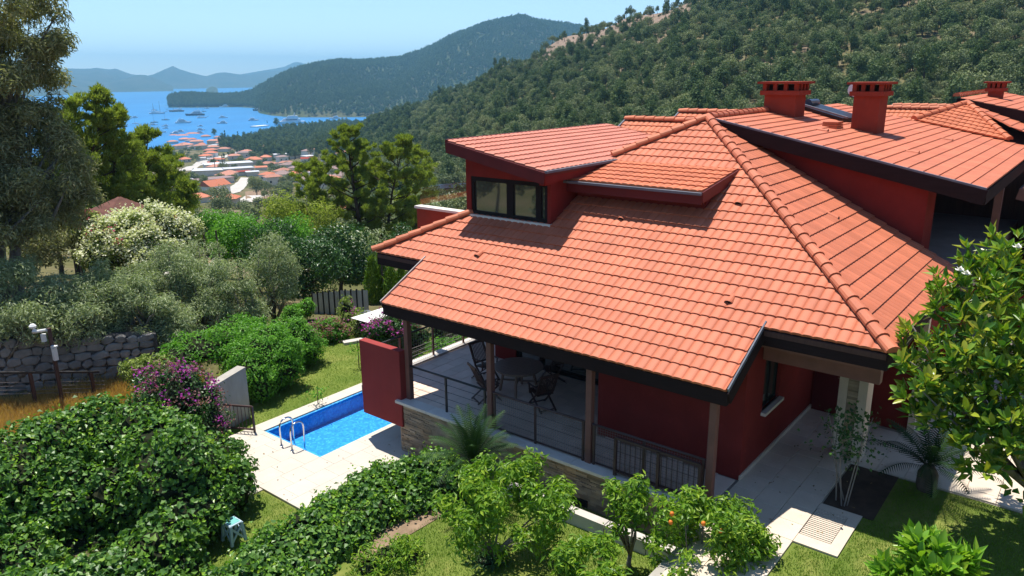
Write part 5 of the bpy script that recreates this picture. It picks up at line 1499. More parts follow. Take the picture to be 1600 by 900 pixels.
# roof hatch, collector and a stack of spare tiles on the wing roof
f = MB(); e = np.array([0, -1, -R2S]); 
def on2(x, y, h=0.0): return (x, y, z2(y) + h)
f.bar(on2(28.6, 9.2, .16), on2(27.6, 7.3, .16), 1.0, .10); cl = tag(f.build('solar_collector', M['glass_blue']), 'dark solar collector lying on the wing roof between the two chimneys', 'solar panel')
f = MB(); f.bar(on2(28.0, 9.25, .22), on2(27.05, 7.35, .22), .06, .06); f.bar(on2(29.2, 9.15, .22), on2(28.2, 7.25, .22), .06, .06); f.build('frame', M['alu'], cl)
f = MB(); f.tube([(28.2, 9.05, z2(9.05) + .28), (29.0, 9.0, z2(9.0) + .28)], .14, 10); f.build('header_box', M['navy'], cl)
f = MB()
for i in range(3): f.box((24.9 + .03 * i, 7.05, z2(7.2) + .08 * i), (25.6 - .02 * i, 7.5, z2(7.2) + .08 * i + .065))
tag(f.build('spare_tiles', M['tile_orange']), 'little stack of spare roof tiles in front of the solar collector', 'roof tiles')
f = MB(); f.tube([on2(29.6, 7.9, .95), on2(30.5, 7.9, .95)], .24, 12); tk = tag(f.build('water_tank', M['white']), 'white water tank behind the right chimney', 'water tank')
f = MB(); f.tube([on2(29.8, 7.9, 0), on2(29.8, 7.9, .8)], .03, 5); f.tube([on2(30.3, 7.9, 0), on2(30.3, 7.9, .8)], .03, 5); f.build('stand', M['alu'], tk)
# vents on the wing roof
for x, y in ((24.0, 4.5), (29.1, 4.5), (23.9, 7.0)):
    f = MB(); V = []; F = []
    for q, rr in ((0, .10), (.35, .04)):
        for j in range(9): t = math.pi * j / 8; V.append((x + rr * math.cos(t), y + q, z2(y + q) + rr * math.sin(t) + .02))
    for j in range(8): F.append((j, j + 1, 10 + j, 9 + j))
    f.add(V, F); f.build('vent_tile', M['tile'], r2)

# gables at the back
def back_gable(x0, x1, ya, yb, zt, s=.525):
    r = MB(); r.poly([(x0, yb, zt - s * (x1 - x0) - k), (x0, ya, zt - s * (x1 - x0) - k), (x1, ya, zt - k), (x1, yb, zt - k)], .1)
    r.poly([(x1 + .01, yb, zt - k), (x1 + .01, ya, zt - k), (x1 + 3, ya, zt - k - 3 * s), (x1 + 3, yb, zt - k - 3 * s)], .1)
    b = r.build('gable_roof', M['soffit'], villa)
    rows = int((x1 - x0) * nv_ / TL)
    L_ = (x1 - x0) * nv_ / rows
    tile_field(b, (x0, yb, zt - s * (x1 - x0)), (0, -1, 0), (1, 0, s), rows, lambda v: (0, yb - ya), M['tile_orange'], L=L_)
    caps(b, (x1, ya, zt + .05), (x1, yb, zt + .05), M['tile_orange'])
    f = MB(); f.bar((x0 - .1, yb + .03, zt - s * (x1 - x0) + .03), (x1 + .1, yb + .03, zt + .06), .06, .08); f.build('verge_flashing', M['alu'], villa)
    f = MB(); f.box((x1 + .1, ya, zt - 3), (x1 + 2.9, yb - .1, zt - 1.4)); f.build('gable_wall', M['red'], villa)
back_gable(22.6, 24.6, 9.6, 14.33, 6.60)
back_gable(25.2, 28.0, 9.6, 13.9, 6.74)

# ================================================================ NEIGHBOUR
nb = thing('terraced_villa', 'next red villa beyond, only its terracotta hipped roof and chimney showing', 'house', (36, 4, 0))
A2 = (35.3, 5.15, 6.93); B1 = (32.9, 6.5, 6.36); B2 = (32.9, 3.3, 5.72); C2 = (41, 3.3, 5.72)
r = MB(); r.add([B1, B2, A2, (32.9, 6.5, 5.6), (32.9, 3.3, 5.4), (35.3, 5.15, 5.5)], [(0, 1, 2), (5, 4, 3), (0, 3, 4, 1), (1, 4, 5, 2), (2, 5, 3, 0)])
r.poly([(XR + .02, .5, 5.12), (43, .5, 5.12), (43, 5.15, 6.88), (A2[0], A2[1], 6.88), (XR + .02, 3.3, 5.66)], .1)
nr = r.build('roof', M['soffit'], nb)
# front facet: a sloping triangle
e1 = (np.array(B2) - np.array(B1)); e1 /= np.linalg.norm(e1)
n1 = np.cross(e1, np.array(A2) - np.array(B1)); n1 /= np.linalg.norm(n1); e2 = np.cross(n1, e1)
Lb = np.linalg.norm(np.array(B2) - np.array(B1)); ta = np.dot(np.array(A2) - np.array(B1), e1); ha = np.dot(np.array(A2) - np.array(B1), e2)
tile_field(nr, np.array(B1) + n1 * .06, e1, e2, int(ha / .3), lambda v: (ta * min(v / ha, 1), Lb - (Lb - ta) * min(v / ha, 1)), M['tile_orange'], L=.3)
s2 = (6.88 - 5.12) / (5.15 - .5)
tile_field(nr, (XR, .5, 5.18), (1, 0, 0), (0, 1, s2), 13, lambda v: (0 if v < 3.0 else (v - 3.0) * 1.25, 9.5), M['tile'], L=.38)
caps(nr, np.array(B2) + [0, 0, .09], np.array(A2) + [0, 0, .08], M['tile_orange'])
caps(nr, np.array(B1) + [0, 0, .09], np.array(A2) + [0, 0, .08], M['tile_orange'])
r = MB(); zz = lambda y: 7.05 + .208 * (y - 5.2)
r.poly([(35.7, -2, zz(-2)), (47, -2, zz(-2)), (47, 5.6, zz(5.6)), (35.7, 5.6, zz(5.6))], .12); nwr = r.build('wing_roof', M['soffit'], nb)
tile_field(nwr, (35.72, -2, zz(-2) + .055), (1, 0, 0), (0, 1, .208), 19, lambda v: (0, 11), M['tile'], L=.4)
caps(nwr, (35.7, 5.62, zz(5.62) + .1), (46, 5.62, zz(5.62) + .1), M['tile_orange'])
f = MB(); f.bar((35.68, -2, zz(-2) - .14), (35.68, 5.6, zz(5.6) - .14), .06, .36); f.build('wing_fascia', M['fascia'], nb)
w = MB(); wall_poly(w, [(36.0, -2, 4), (36.0, 5.4, 4), (36.0, 5.4, zz(5.4) - .15), (36.0, -2, zz(-2) - .15)], (1, 0, 0), .2); w.build('wall', M['red'], nb)
chimney(nb, 40.5, 4.85, .55, .55, 6.4, 7.75)
# ridges further left of the neighbour
def nb_gable(x0, x1, ya, yb, zt):
    r = MB(); r.poly([(x0, yb, zt - .5 * (x1 - x0) - k), (x0, ya, zt - .5 * (x1 - x0) - k), (x1, ya, zt - k), (x1, yb, zt - k)], .1); b = r.build('gable_roof', M['soffit'], nb)
    tile_field(b, (x0, yb, zt - .5 * (x1 - x0)), (0, -1, 0), (1, 0, .5), 6, lambda v: (0, yb - ya), M['tile_orange'], L=(x1 - x0) * 1.118 / 6)
    caps(b, (x1, ya, zt + .05), (x1, yb, zt + .05), M['tile_orange'])
    f = MB(); f.bar((x0, yb + .03, zt - .5 * (x1 - x0) + .05), (x1, yb + .03, zt + .08), .06, .08); f.build('verge_flashing', M['paleflash'], nb)
nb_gable(36.4, 38.4, 5.9, 10.0, 6.58)
nb_gable(40.2, 42.0, 6.6, 9.3, 6.55)
# lower roof at the right edge
r = MB(); r.poly([(27.4, -2.5, 3.75), (36, -2.5, 3.75), (36, 2.3, 4.75), (27.4, 2.3, 4.75)], .12); lr = r.build('lower_roof', M['soffit'], nb)
tile_field(lr, (27.42, -2.5, 3.8), (1, 0, 0), (0, 1, .208), 12, lambda v: (0, 8.5), M['tile_orange'], L=.4)
f = MB(); f.bar((27.38, -2.5, 3.62), (27.38, 2.3, 4.62), .06, .34); f.build('fascia', M['post'], nb)
w = MB(); w.box((28.0, -2.2, 0), (36, 1.9, 3.6)); w.build('lower_wall', M['red'], nb)
# ================================================================ TERRACE, PAVING, POOL
random.seed(7)
def slabs(parent, x0, x1, y0, y1, sx, sy, z, t, mat_, gap=.008, bond=True, name='paving_slab', keep=None, jit=.0015):
    """paving slabs laid one by one, sharing one mesh per size"""
    cache = {}; po = wl(parent); i = 0; y = y0
    while y < y1 - .02:
        yy = min(y + sy, y1); x = x0 - (sx * .5 if bond and i % 2 else 0)
        while x < x1 - .02:
            a, b_ = max(x, x0), min(x + sx, x1)
            if b_ - a > .05 and (keep is None or keep((a + b_) / 2, (y + yy) / 2)):
                key = (round(b_ - a, 3), round(yy - y, 3))
                if key not in cache:
                    mb = MB(); W2, H2 = key[0] / 2 - gap / 2, key[1] / 2 - gap / 2; c = .004
                    V = [(-W2, -H2, -t), (W2, -H2, -t), (W2, H2, -t), (-W2, H2, -t), (-W2, -H2, -c), (W2, -H2, -c), (W2, H2, -c), (-W2, H2, -c), (-W2 + c, -H2 + c, 0), (W2 - c, -H2 + c, 0), (W2 - c, H2 - c, 0), (-W2 + c, H2 - c, 0)]
                    F = [(0, 1, 5, 4), (1, 2, 6, 5), (2, 3, 7, 6), (3, 0, 4, 7), (4, 5, 9, 8), (5, 6, 10, 9), (6, 7, 11, 10), (7, 4, 8, 11), (8, 9, 10, 11)]
                    cache[key] = mesh_np(name, V, F, mat_, np.zeros(len(F)))
                o = link(name, cache[key], parent); o.location = Vector(((a + b_) / 2, (y + yy) / 2, z + random.uniform(-jit, jit))) - po
            x += sx
        y = yy; i += 1

# terrace base with floor slabs
f = MB(); f.box((12.62, 5.0, -1.7), (17.9, 13.93, -.03)); f.box((14.9, 13.93, -1.7), (17.9, 15.5, -.03)); f.box((12.62, 13.93, -.28), (14.9, 15.5, -.03)); f.box((17.9, 8.0, -1.7), (27, 15.5, -.03))
ter = tag(f.build('terrace', M['grout']), kind='structure')
slabs(ter, 12.78, 16.5, 8.7, 15.28, .60, .40, 0.0, .028, M['floor'], name='floor_slab')
slabs(ter, 12.78, 14.02, 5.25, 8.7, .60, .40, 0.0, .028, M['floor'], name='floor_slab')
slabs(ter, 16.5, 17.9, 13.95, 15.28, .60, .40, 0.0, .028, M['floor'], name='floor_slab')
y = 5.1
while y < 13.9:
    yb = min(y + 1.1, 13.95); f = MB(); f.box((12.42, y, -.075), (12.775, yb - .006, .005)); f.build('coping_slab', M['coping'], ter, bevel=.006); y = yb
x = 12.75
while x < 17.8:
    xb = min(x + 1.0, 17.9); f = MB(); f.box((x, 15.29, -.06), (xb - .006, 15.62, .05)); f.build('coping_slab', M['coping'], ter, bevel=.006); x = xb
# stone cladding of the terrace wall
f = MB(); z = -1.56; 
while z < -.10:
    h = random.uniform(.035, .075); y = 5.0
    zt_ = min(z + h, -.08)
    while y < 13.9:
        l = random.uniform(.18, .55); e = random.uniform(.012, .04)
        f.box((12.60 - e, y + .002, z + .002), (12.63, min(y + l, 13.92) - .002, zt_ - .002))
        y += l
    z += h
cl = f.build('stone_cladding', M['strip'], ter); cl['kind'] = 'stuff'
f = MB(); y = 13.93
f.box((12.60, 13.935, -1.56), (14.9, 13.975, -.29)); f.build('side_face', M['strip'], ter)
f = MB(); f.box((12.54, 8.0, -1.0), (12.63, 8.5, -.86)); f.build('drain_slot', M['dark'], ter)

# entrance path
f = MB(); f.box((9.0, 3.58, -1.6), (12.7, 5.0, -.035)); f.box((12.56, 2.80, -1.5), (14.16, 3.58, -.036)); f.box((12.7, 3.55, -1.5), (16.2, 5.3, -.035)); f.box((16.2, -6, -1.5), (28, 5.3, -.035))
M['pathgrout'] = surf('path_grout', (0.40, 0.35, 0.29), None, 5.0, 0.9, 0.1)
pa = tag(f.build('path', M['pathgrout']), kind='structure')
slabs(pa, 9.0, 12.56, 3.57, 5.0, .60, .48, 0.0, .033, M['travertine'])
slabs(pa, 12.56, 16.22, 3.57, 5.19, .61, .54, 0.0, .033, M['travertine'])
slabs(pa, 16.22, 22.0, -3.0, 5.19, .62, .55, 0.0, .033, M['travertine'], keep=lambda x, y: not (x > 18.5 and y > 2.9))
f = MB(); f.box((12.56, 2.79, -.03), (14.16, 2.99, .0)); f.box((12.56, 2.99, -.03), (12.86, 3.565, .0)); f.box((13.94, 2.99, -.03), (14.16, 3.565, .0)); f.build('apron_slab', M['travertine'], pa)
gr = thing('drain_grate', 'pale slatted drain grate set in the corner of the path by the lawn', 'grate', (13.4, 3.28, 0))
f = MB(); f.box((12.865, 2.995, -.03), (13.935, 3.56, -.02)); f.build('pit', M['dark'], gr)
for i in range(16):
    x = 12.88 + i * .066; f = MB(); f.box((x, 3.0, -.018), (x + .042, 3.555, -.002)); f.build('slat', M['travertine'], gr)

# pool deck
def keep_deck(x, y):
    if 10.95 < x < 14.85 and 15.35 < y < 17.95: return False
    if y > 17.9: return x > 10.4
    return x > 8.1 + max(0, (15.2 - y)) * .6 and x > 8.1 and not (x < 9.1 and y < 15.3)
f = MB(); f.box((8.0, 15.2, -1.75), (10.98, 18.40, -1.535)); f.box((9.1, 13.6, -1.76), (12.6, 15.38, -1.536)); f.box((10.98, 17.92, -1.77), (15.2, 18.42, -1.537)); f.box((12.6, 14.0, -1.75), (14.85, 15.38, -1.54)); f.box((14.82, 15.2, -1.74), (15.3, 17.92, -1.536))
M['palegrout'] = surf('pale_grout', (0.50, 0.45, 0.38), None, 5.0, 0.9, 0.1)
dk = tag(f.build('pool_deck', M['palegrout']), kind='structure')
M['deckstone'] = surf('deck_travertine', (0.53, 0.475, 0.40), (0.48, 0.43, 0.36), 1.6, 0.6, 0.25, 0.06, 30, rnd=0.035, dirt=(0.58, 0.52, 0.43), dscale=0.9)
slabs(dk, 9.1, 12.6, 13.6, 15.37, .62, .59, -1.5, .034, M['deckstone'], gap=.003)
slabs(dk, 12.6, 14.85, 13.98, 15.37, .62, .59, -1.5, .034, M['deckstone'], gap=.003)
slabs(dk, 8.0, 10.96, 15.37, 18.40, .62, .60, -1.5, .034, M['deckstone'], gap=.003)
slabs(dk, 10.96, 15.3, 17.93, 18.41, .80, .48, -1.5, .034, M['deckstone'], gap=.003)
# basin and water
def poolmat():
    m, nt, b = new_mat('pool_mosaic')
    g = nn(nt, 'ShaderNodeNewGeometry'); v = nn(nt, 'ShaderNodeTexVoronoi'); v.inputs['Scale'].default_value = 16
    nt.links.new(g.outputs['Position'], v.inputs['Vector'])
    c = ramp(nt, v.outputs['Color'], [(0.15, (0.010, 0.22, 0.60)), (0.6, (0.022, 0.31, 0.72)), (0.9, (0.08, 0.45, 0.80))])
    nt.links.new(c, b.inputs['Base Color']); b.inputs['Roughness'].default_value = 0.5
    return m
def watermat():
    m, nt, b = new_mat('pool_water')
    tr = nn(nt, 'ShaderNodeBsdfTransparent'); tr.inputs[0].default_value = (0.72, 0.93, 1.0, 1)
    gl = nn(nt, 'ShaderNodeBsdfGlossy'); gl.inputs['Roughness'].default_value = 0.05
    bp = nn(nt, 'ShaderNodeBump'); bp.inputs['Strength'].default_value = 0.25; bp.inputs['Distance'].default_value = 0.03
    nt.links.new(noise(nt, 7.0, 3), bp.inputs['Height'])
    fr = nn(nt, 'ShaderNodeFresnel'); fr.inputs[0].default_value = 1.33
    nt.links.new(bp.outputs[0], gl.inputs['Normal']); nt.links.new(bp.outputs[0], fr.inputs['Normal'])
    mx = nn(nt, 'ShaderNodeMixShader')
    nt.links.new(fr.outputs[0], mx.inputs[0]); nt.links.new(tr.outputs[0], mx.inputs[1]); nt.links.new(gl.outputs[0], mx.inputs[2])
    nt.links.new(mx.outputs[0], nt.nodes['Material Output'].inputs['Surface'])
    return m
M['mosaic'] = poolmat(); M['water'] = watermat()
x0, x1, y0, y1, zb = 10.98, 14.82, 15.39, 17.91, -2.05
f = MB()
f.box((x0 + .06, y0 + .06, zb - .1), (x1 - .06, y1 - .06, zb)); f.box((x0, y0, zb - .1), (x0 + .06, y1, -1.535)); f.box((x1 - .06, y0, zb - .1), (x1, y1, -1.535)); f.box((x0 + .06, y0, zb - .1), (x1 - .06, y0 + .06, -1.535)); f.box((x0 + .06, y1 - .06, zb - .1), (x1 - .06, y1, -1.535))
tag(f.build('pool_basin', M['mosaic']), kind='structure')
V = [(x0 + .06, y0 + .06, -1.575), (x1 - .06, y0 + .06, -1.575), (x1 - .06, y1 - .06, -1.575), (x0 + .06, y1 - .06, -1.575)]
tag(link('pool_water', mesh_np('pool_water', V, [(0, 1, 2, 3)], M['water'])), kind='structure')
# ladder
ld = thing('pool_ladder', 'stainless steel grab rails of the pool ladder at the near pool end', 'pool ladder', (10.72, 16.5, -1.5))
for y in (16.73, 16.25):
    pts = [(10.72, y, -1.5), (10.72, y, -.98)]
    for i in range(9):
        t = math.pi * (1 - i / 8); pts.append((10.72 + .21 + .21 * math.cos(t), y, -.93 + .19 * math.sin(t)))
    pts += [(11.14, y, -1.1), (11.12, y, -1.9)]
    f = MB(); f.tube(pts, .024, 8); f.build('grab_rail', M['steel'], ld, smooth=True)
    f = MB(); f.lathe((10.72, y, -1.5), [(.05, 0), (.05, .012), (.03, .02)], 10); f.build('foot_plate', M['steel'], ld)
for z in (-1.72, -1.92):
    f = MB(); f.bar((11.12, 16.25, z), (11.12, 16.73, z), .06, .02); f.build('rung', M['steel'], ld)

# red screen wall over the pool
f = MB(); f.box((12.52, 13.80, -.78), (12.74, 15.36, 1.36))
sw = tag(f.build('screen_wall', M['maroon'], None, bevel=.01), 'dark red screen wall hanging over the edge of the pool', 'wall')
# railings
def railing(label, y0, y1, mids, mesh=False):
    t = thing('railing', label, 'railing', (12.72, y0, 0), 'railings between the terrace posts')
    f = MB(); f.tube([(12.72, y0, .95), (12.72, y1, .95)], .028, 8); f.build('top_rail', M['iron'] if not mesh else M['brown_iron'], t, smooth=True)
    for y in mids:
        f = MB(); f.box((12.70, y - .025, 0), (12.74, y + .025, .93)); f.build('baluster_post', M['iron'] if not mesh else M['brown_iron'], t)
    if not mesh:
        for z in (.18, .37, .56, .75):
            f = MB(); f.tube([(12.72, y0, z), (12.72, y1, z)], .006, 5); f.build('cable', M['iron'], t)
    else:
        f = MB(); f.bar((12.72, y0, .06), (12.72, y1, .06), .03, .03); f.build('bottom_rail', M['brown_iron'], t)
        f = MB(); y = y0
        while y < y1:
            f.bar((12.72, y, .06), (12.72, y, .93), .0045, .0045); y += .06
        z = .1
        while z < .92:
            f.bar((12.722, y0, z), (12.722, y1, z), .0045, .0045); z += .06
        q = f.build('wire_mesh', M['wire'], t); q['kind'] = 'stuff'
        for z in (.25, .5, .72):
            f = MB(); f.tube([(12.725, y0, z), (12.725, y1, z)], .006, 5); f.build('cable', M['brown_iron'], t)
railing('black cable railing between the first and second terrace posts from the pool', 11.0, 13.6, (11.06, 12.35))
railing('wire mesh railing in front of the garden table, between the middle posts', 8.2, 10.8, (8.24, 9.55, 10.76), True)
railing('wire mesh railing before the blank red wall, between the last two posts', 5.4, 8.0, (5.44, 6.75, 7.96), True)
sg = thing('side_gate', 'low brown barred gate leaning in front of the mesh railing', 'gate', (12.6, 6.4, 0))
for a, b_ in (((12.6, 7.35, .0), (12.6, 7.35, .88)), ((12.6, 6.35, 0), (12.6, 6.35, .88)), ((12.6, 5.45, 0), (12.6, 5.45, .88))):
    f = MB(); f.bar(a, b_, .06, .06); f.build('gate_post', M['brown_iron'], sg)
f = MB(); f.bar((12.6, 7.35, .88), (12.6, 5.45, .88), .06, .05); f.build('top_rail', M['brown_iron'], sg)
f = MB(); f.bar((12.6, 7.35, .1), (12.6, 5.45, .1), .05, .04); f.build('bottom_rail', M['brown_iron'], sg)
for i in range(1, 16):
    if i in (8,): continue
    y = 7.35 - i * .119; f = MB(); f.bar((12.6, y, .1), (12.6, y, .87), .014, .014); f.build('bar', M['brown_iron'], sg)
# left rail of the terrace
t = thing('railing', 'dark handrail and wire fence along the pool side of the terrace', 'railing', (14, 15.42, 0))
f = MB(); f.tube([(12.9, 15.42, 1.0), (19.5, 15.42, 1.0)], .03, 8); f.build('top_rail', M['iron'], t, smooth=True)
for x in (14.05, 15.4, 16.75, 18.1):
    f = MB(); f.box((x - .025, 15.40, .0), (x + .025, 15.45, .98)); f.build('baluster_post', M['post'], t)
for z in (.14, .26, .38, .5):
    f = MB(); f.tube([(12.9, 15.42, z), (19.5, 15.42, z)], .007, 5); f.build('cable', M['paleflash'], t)
f = MB(); x = 12.9
while x < 19.5: f.bar((x, 15.43, .05), (x, 15.43, .97), .004, .004); x += .09
z = .06
while z < .95: f.bar((12.9, 15.432, z), (19.5, 15.432, z), .004, .004); z += .09
q = f.build('wire_mesh', M['wire'], t); q['kind'] = 'stuff'

# ---- table and chairs
TX, TY = 14.85, 11.70
t = thing('garden_table', 'round weathered teak table on the covered terrace', 'table', (TX, TY, 0))
po = (TX, TY, 0)
for i in range(9):                             # boards of the round top
    a = -.66 + i * .1467; b_ = a + .140
    V = []
    for s in np.linspace(a, b_, 5): V.append((s, math.sqrt(max(.66 ** 2 - min(abs(s), .655) ** 2, .002))))
    P = [(TX + s, TY + q, .74) for s, q in V] + [(TX + s, TY - q, .74) for s, q in V[::-1]]
    f = MB(); f.poly(P[::-1], .028); f.build('top_board', M['table'], t)
f = MB(); n = 28; f.lathe((TX, TY, .66), [(.56, 0), (.60, 0), (.60, .05), (.56, .05)], n); f.build('apron', M['table'], t)
for a in (0.5, 2.07, 3.64, 5.21):
    f = MB(); f.bar((TX + .52 * math.cos(a), TY + .52 * math.sin(a), 0), (TX + .38 * math.cos(a), TY + .38 * math.sin(a), .70), .06, .045); f.build('leg', M['table'], t)
f = MB(); f.bar((TX - .4, TY - .2, .36), (TX + .4, TY + .2, .36), .05, .04); f.bar((TX - .2, TY + .4, .325), (TX + .2, TY - .4, .325), .05, .04); f.build('stretcher', M['table'], t)

def chair(x, y, rz, label):
    """folding slatted chair facing +x"""
    c = thing('folding_chair', label, 'chair', (0, 0, 0), 'folding chairs around the garden table')
    def mk(nm, mb): return mb.build(nm, M['teak'], c)
    for s in (-.25, .25):
        f = MB(); f.bar((.30, s, 0), (-.16, s * .96, .46), .05, .026); f.bar((-.16, s * .96, .46), (-.42, s * .96, 1.02), .05, .026); mk('back_leg', f)
        f = MB(); f.bar((-.36, s * .86, 0), (.24, s * .86, .44), .045, .024); mk('front_leg', f)
        f = MB(); f.bar((-.24, s * 1.06, .64), (.24, s * 1.06, .64), .05, .022); mk('armrest', f)
        f = MB(); f.bar((.16, s * 1.02, .38), (.20, s * 1.04, .63), .035, .022); mk('arm_support', f)
    for i in range(6):
        xx = -.17 + i * .082; f = MB(); f.bar((xx, -.235, .435 + .01 * (i - 2)), (xx, .235, .435 + .01 * (i - 2)), .066, .018); mk('seat_slat', f)
    for i in range(9):
        yy = -.19 + i * .0475; f = MB(); f.bar((-.20, yy, .52), (-.40, yy, .97), .024, .014, up=(1, 0, 0)); mk('back_slat', f)
    f = MB(); f.bar((-.425, -.26, 1.0), (-.425, .26, 1.0), .03, .07); mk('top_rail', f)
    f = MB(); f.bar((-.195, -.24, .50), (-.195, .24, .50), .03, .05); mk('lower_rail', f)
    f = MB(); f.bar((.27, -.24, .05), (.27, .24, .05), .025, .03); f.bar((-.33, -.2, .05), (-.33, .2, .05), .025, .03); mk('foot_bar', f)
    c.location = (x, y, 0.003); c.rotation_euler = (0, 0, rz)
    return c
chair(14.95, 12.95, -1.75, 'folding slatted chair left of the table with its back to the pool railing')
chair(13.95, 12.05, -0.45, 'folding slatted chair tucked half behind the second post')
chair(14.42, 10.62, 1.15, 'folding slatted chair at the right of the table seen from behind')
chair(15.85, 11.35, 2.75, 'folding slatted chair behind the table against the glass doors')

# ---- plastic step stool on the lawn
st = thing('step_stool', 'white plastic step stool with a teal top standing on the lawn', 'stool', (7.45, 13.8, -1.5))
sx, sy, sz = 7.45, 13.8, -1.5
f = MB(); f.box((sx - .15, sy - .17, sz + .44), (sx + .15, sy + .17, sz + .475)); s_ = f.build('seat', M['paleblue'], st, bevel=.012)
f = MB(); f.box((sx - .115, sy - .135, sz + .472), (sx + .115, sy + .135, sz + .482)); f.build('tread', M['teal'], s_)
for a in (-1, 1):
    for b_ in (-1, 1):
        f = MB(); f.bar((sx + a * .165, sy + b_ * .185, sz), (sx + a * .13, sy + b_ * .15, sz + .45), .055, .055); f.build('leg', M['paleblue'], st)
for a in (-1, 1):
    f = MB(); f.bar((sx + a * .165, sy - .17, sz + .06), (sx + a * .14, sy + .15, sz + .40), .02, .04); f.bar((sx + a * .167, sy + .17, sz + .06), (sx + a * .143, sy - .15, sz + .40), .02, .04); f.build('side_panel', M['paleblue'], st)
    f = MB(); f.bar((sx - .15, sy + a * .18, sz + .06), (sx + .13, sy + a * .155, sz + .40), .02, .04); f.bar((sx + .15, sy + a * .182, sz + .06), (sx - .13, sy + a * .157, sz + .40), .02, .04); f.build('side_panel', M['paleblue'], st)

# ---- lawns and beds
def sheet(name, pts, z, mat_, sub=1):
    mb = MB(); mb.add([(x, y, z) for x, y in pts], [tuple(range(len(pts)))]); return tag(mb.build(name, mat_), kind='structure')
sheet('lawn', [(8.8, 18.42), (15.2, 18.42), (15.35, 15.6), (20, 15.6), (20, 24.5), (9.4, 24.5)], -1.528, M['lawn'])
sheet('lawn', [(2, 9.5), (9.1, 9.5), (9.1, 13.6), (9.1, 15.2), (8.0, 15.2), (8.0, 18.5), (2, 18.5)], -1.56, M['lawn'])
f = MB(); f.box((3, 5.0, -1.7), (12.5, 11.2, -1.0)); tag(f.build('lawn', M['lawn']), kind='structure')
f = MB(); f.box((3, -6, -1.7), (14.18, 2.79, -.035)); f.box((14.16, -6, -1.69), (16.19, 2.6, -.036)); f.box((3, 2.79, -1.69), (12.55, 3.57, -.036)); tag(f.build('lawn', M['lawn']), kind='structure')
f = MB(); f.box((14.17, 2.6, -1.68), (16.19, 3.54, -.02)); tag(f.build('planting_bed', M['darksoil']), kind='structure')
sheet('soil_bed', [(8.2, 10.4), (12.3, 10.2), (12.4, 11.9), (8.0, 11.5)], -.985, M['soil'])
f = MB(); y = 5.17
while y < 9.6:
    f.box((11.80, y, -1.4), (12.02, y + .95, -.70 + random.uniform(-.01, .01))); y += .97
kb = thing('kerb', 'low pale kerb wall in front of the foot of the terrace wall', 'kerb', (12.4, 8, -1.3))
f.build('kerb_stone', M['stonecap'], kb)
f = MB(); f.box((9.0, 5.0, -1.6), (12.6, 5.16, -.02)); tag(f.build('retaining_edge', M['concrete']), kind='structure')

def grass(name, regions, mat_, h, w, rng, zf_=None):
    PP = []
    for (x0, x1, y0, y1, z, n, kp) in regions:
        x = x0 + (x1 - x0) * rng.random(n); y = y0 + (y1 - y0) * rng.random(n)
        dn_ = 0.35 + 1.3 * (fbm(x / .9, y / .9, 5) + .5)
        kk = (rng.random(n) < dn_)
        if kp is not None: kk &= kp(x, y)
        zz_ = np.full(n, z) if zf_ is None else zf_(x, y)
        PP.append(np.stack([x, y, zz_], 1)[kk])
    P = np.concatenate(PP); n = len(P); a = rng.random(n) * 6.283
    d = np.stack([np.cos(a), np.sin(a), np.zeros(n)], 1) * (w * .5); ln = h * (.5 + rng.random(n))
    tip = P + np.stack([rng.normal(size=n) * .35, rng.normal(size=n) * .35, np.ones(n)], 1) * ln[:, None]
    V = np.stack([P - d, P + d, tip], 1).reshape(-1, 3); i = np.arange(n) * 3
    F = np.stack([i, i + 1, i + 2], 1)
    return tag(link(name, mesh_np(name, V, F, mat_, rng.random(n))), kind='stuff')
grass('grass', [(9.5, 20, 18.45, 24.0, -1.53, 42000, None), (4, 9.05, 12.2, 15.2, -1.56, 16000, None), (7.5, 11.78, 5.1, 10.4, -1.0, 32000, None), (12.03, 12.5, 5.2, 10, -1.0, 2500, None), (10, 14.15, -1.5, 2.76, -.035, 26000, None), (14.15, 16.15, -3, 2.55, -.036, 9000, None), (9.2, 12.5, 2.7, 3.5, -.036, 4000, None)], LEAF['grass'], .045, .012, rng)

# fallen leaves
n = 260; P = np.concatenate([np.stack([8.2 + 4.4 * rng.random(n), 13.7 + 4.6 * rng.random(n), np.full(n, -1.492)], 1), np.stack([12.6 + 7 * rng.random(n), 2.9 + 2.3 * rng.random(n), np.full(n, .006)], 1)])
P = P[((P[:, 0] < 10.9) | (P[:, 1] < 15.3)) & ((P[:, 2] > -1) | (P[:, 0] > 9.15) | (P[:, 1] > 15.5)) & (rng.random(len(P)) < .28)]
M['litter'] = surf('dry_leaf', (0.30, 0.20, 0.09), (0.16, 0.10, 0.045), 4, .9, .1, rnd=.3)
V, F, rn = leaf_arrays(P, np.tile([0, 0, 1.0], (len(P), 1)) + .2 * rng.normal(size=P.shape), .06, .03, rng)
tag(link('fallen_leaves', mesh_np('fallen_leaves', V, F, M['litter'], rn)), kind='stuff')
# ================================================================ GARDEN
rng = np.random.default_rng(77)
def gz(x, y): return float(tz(x, y))

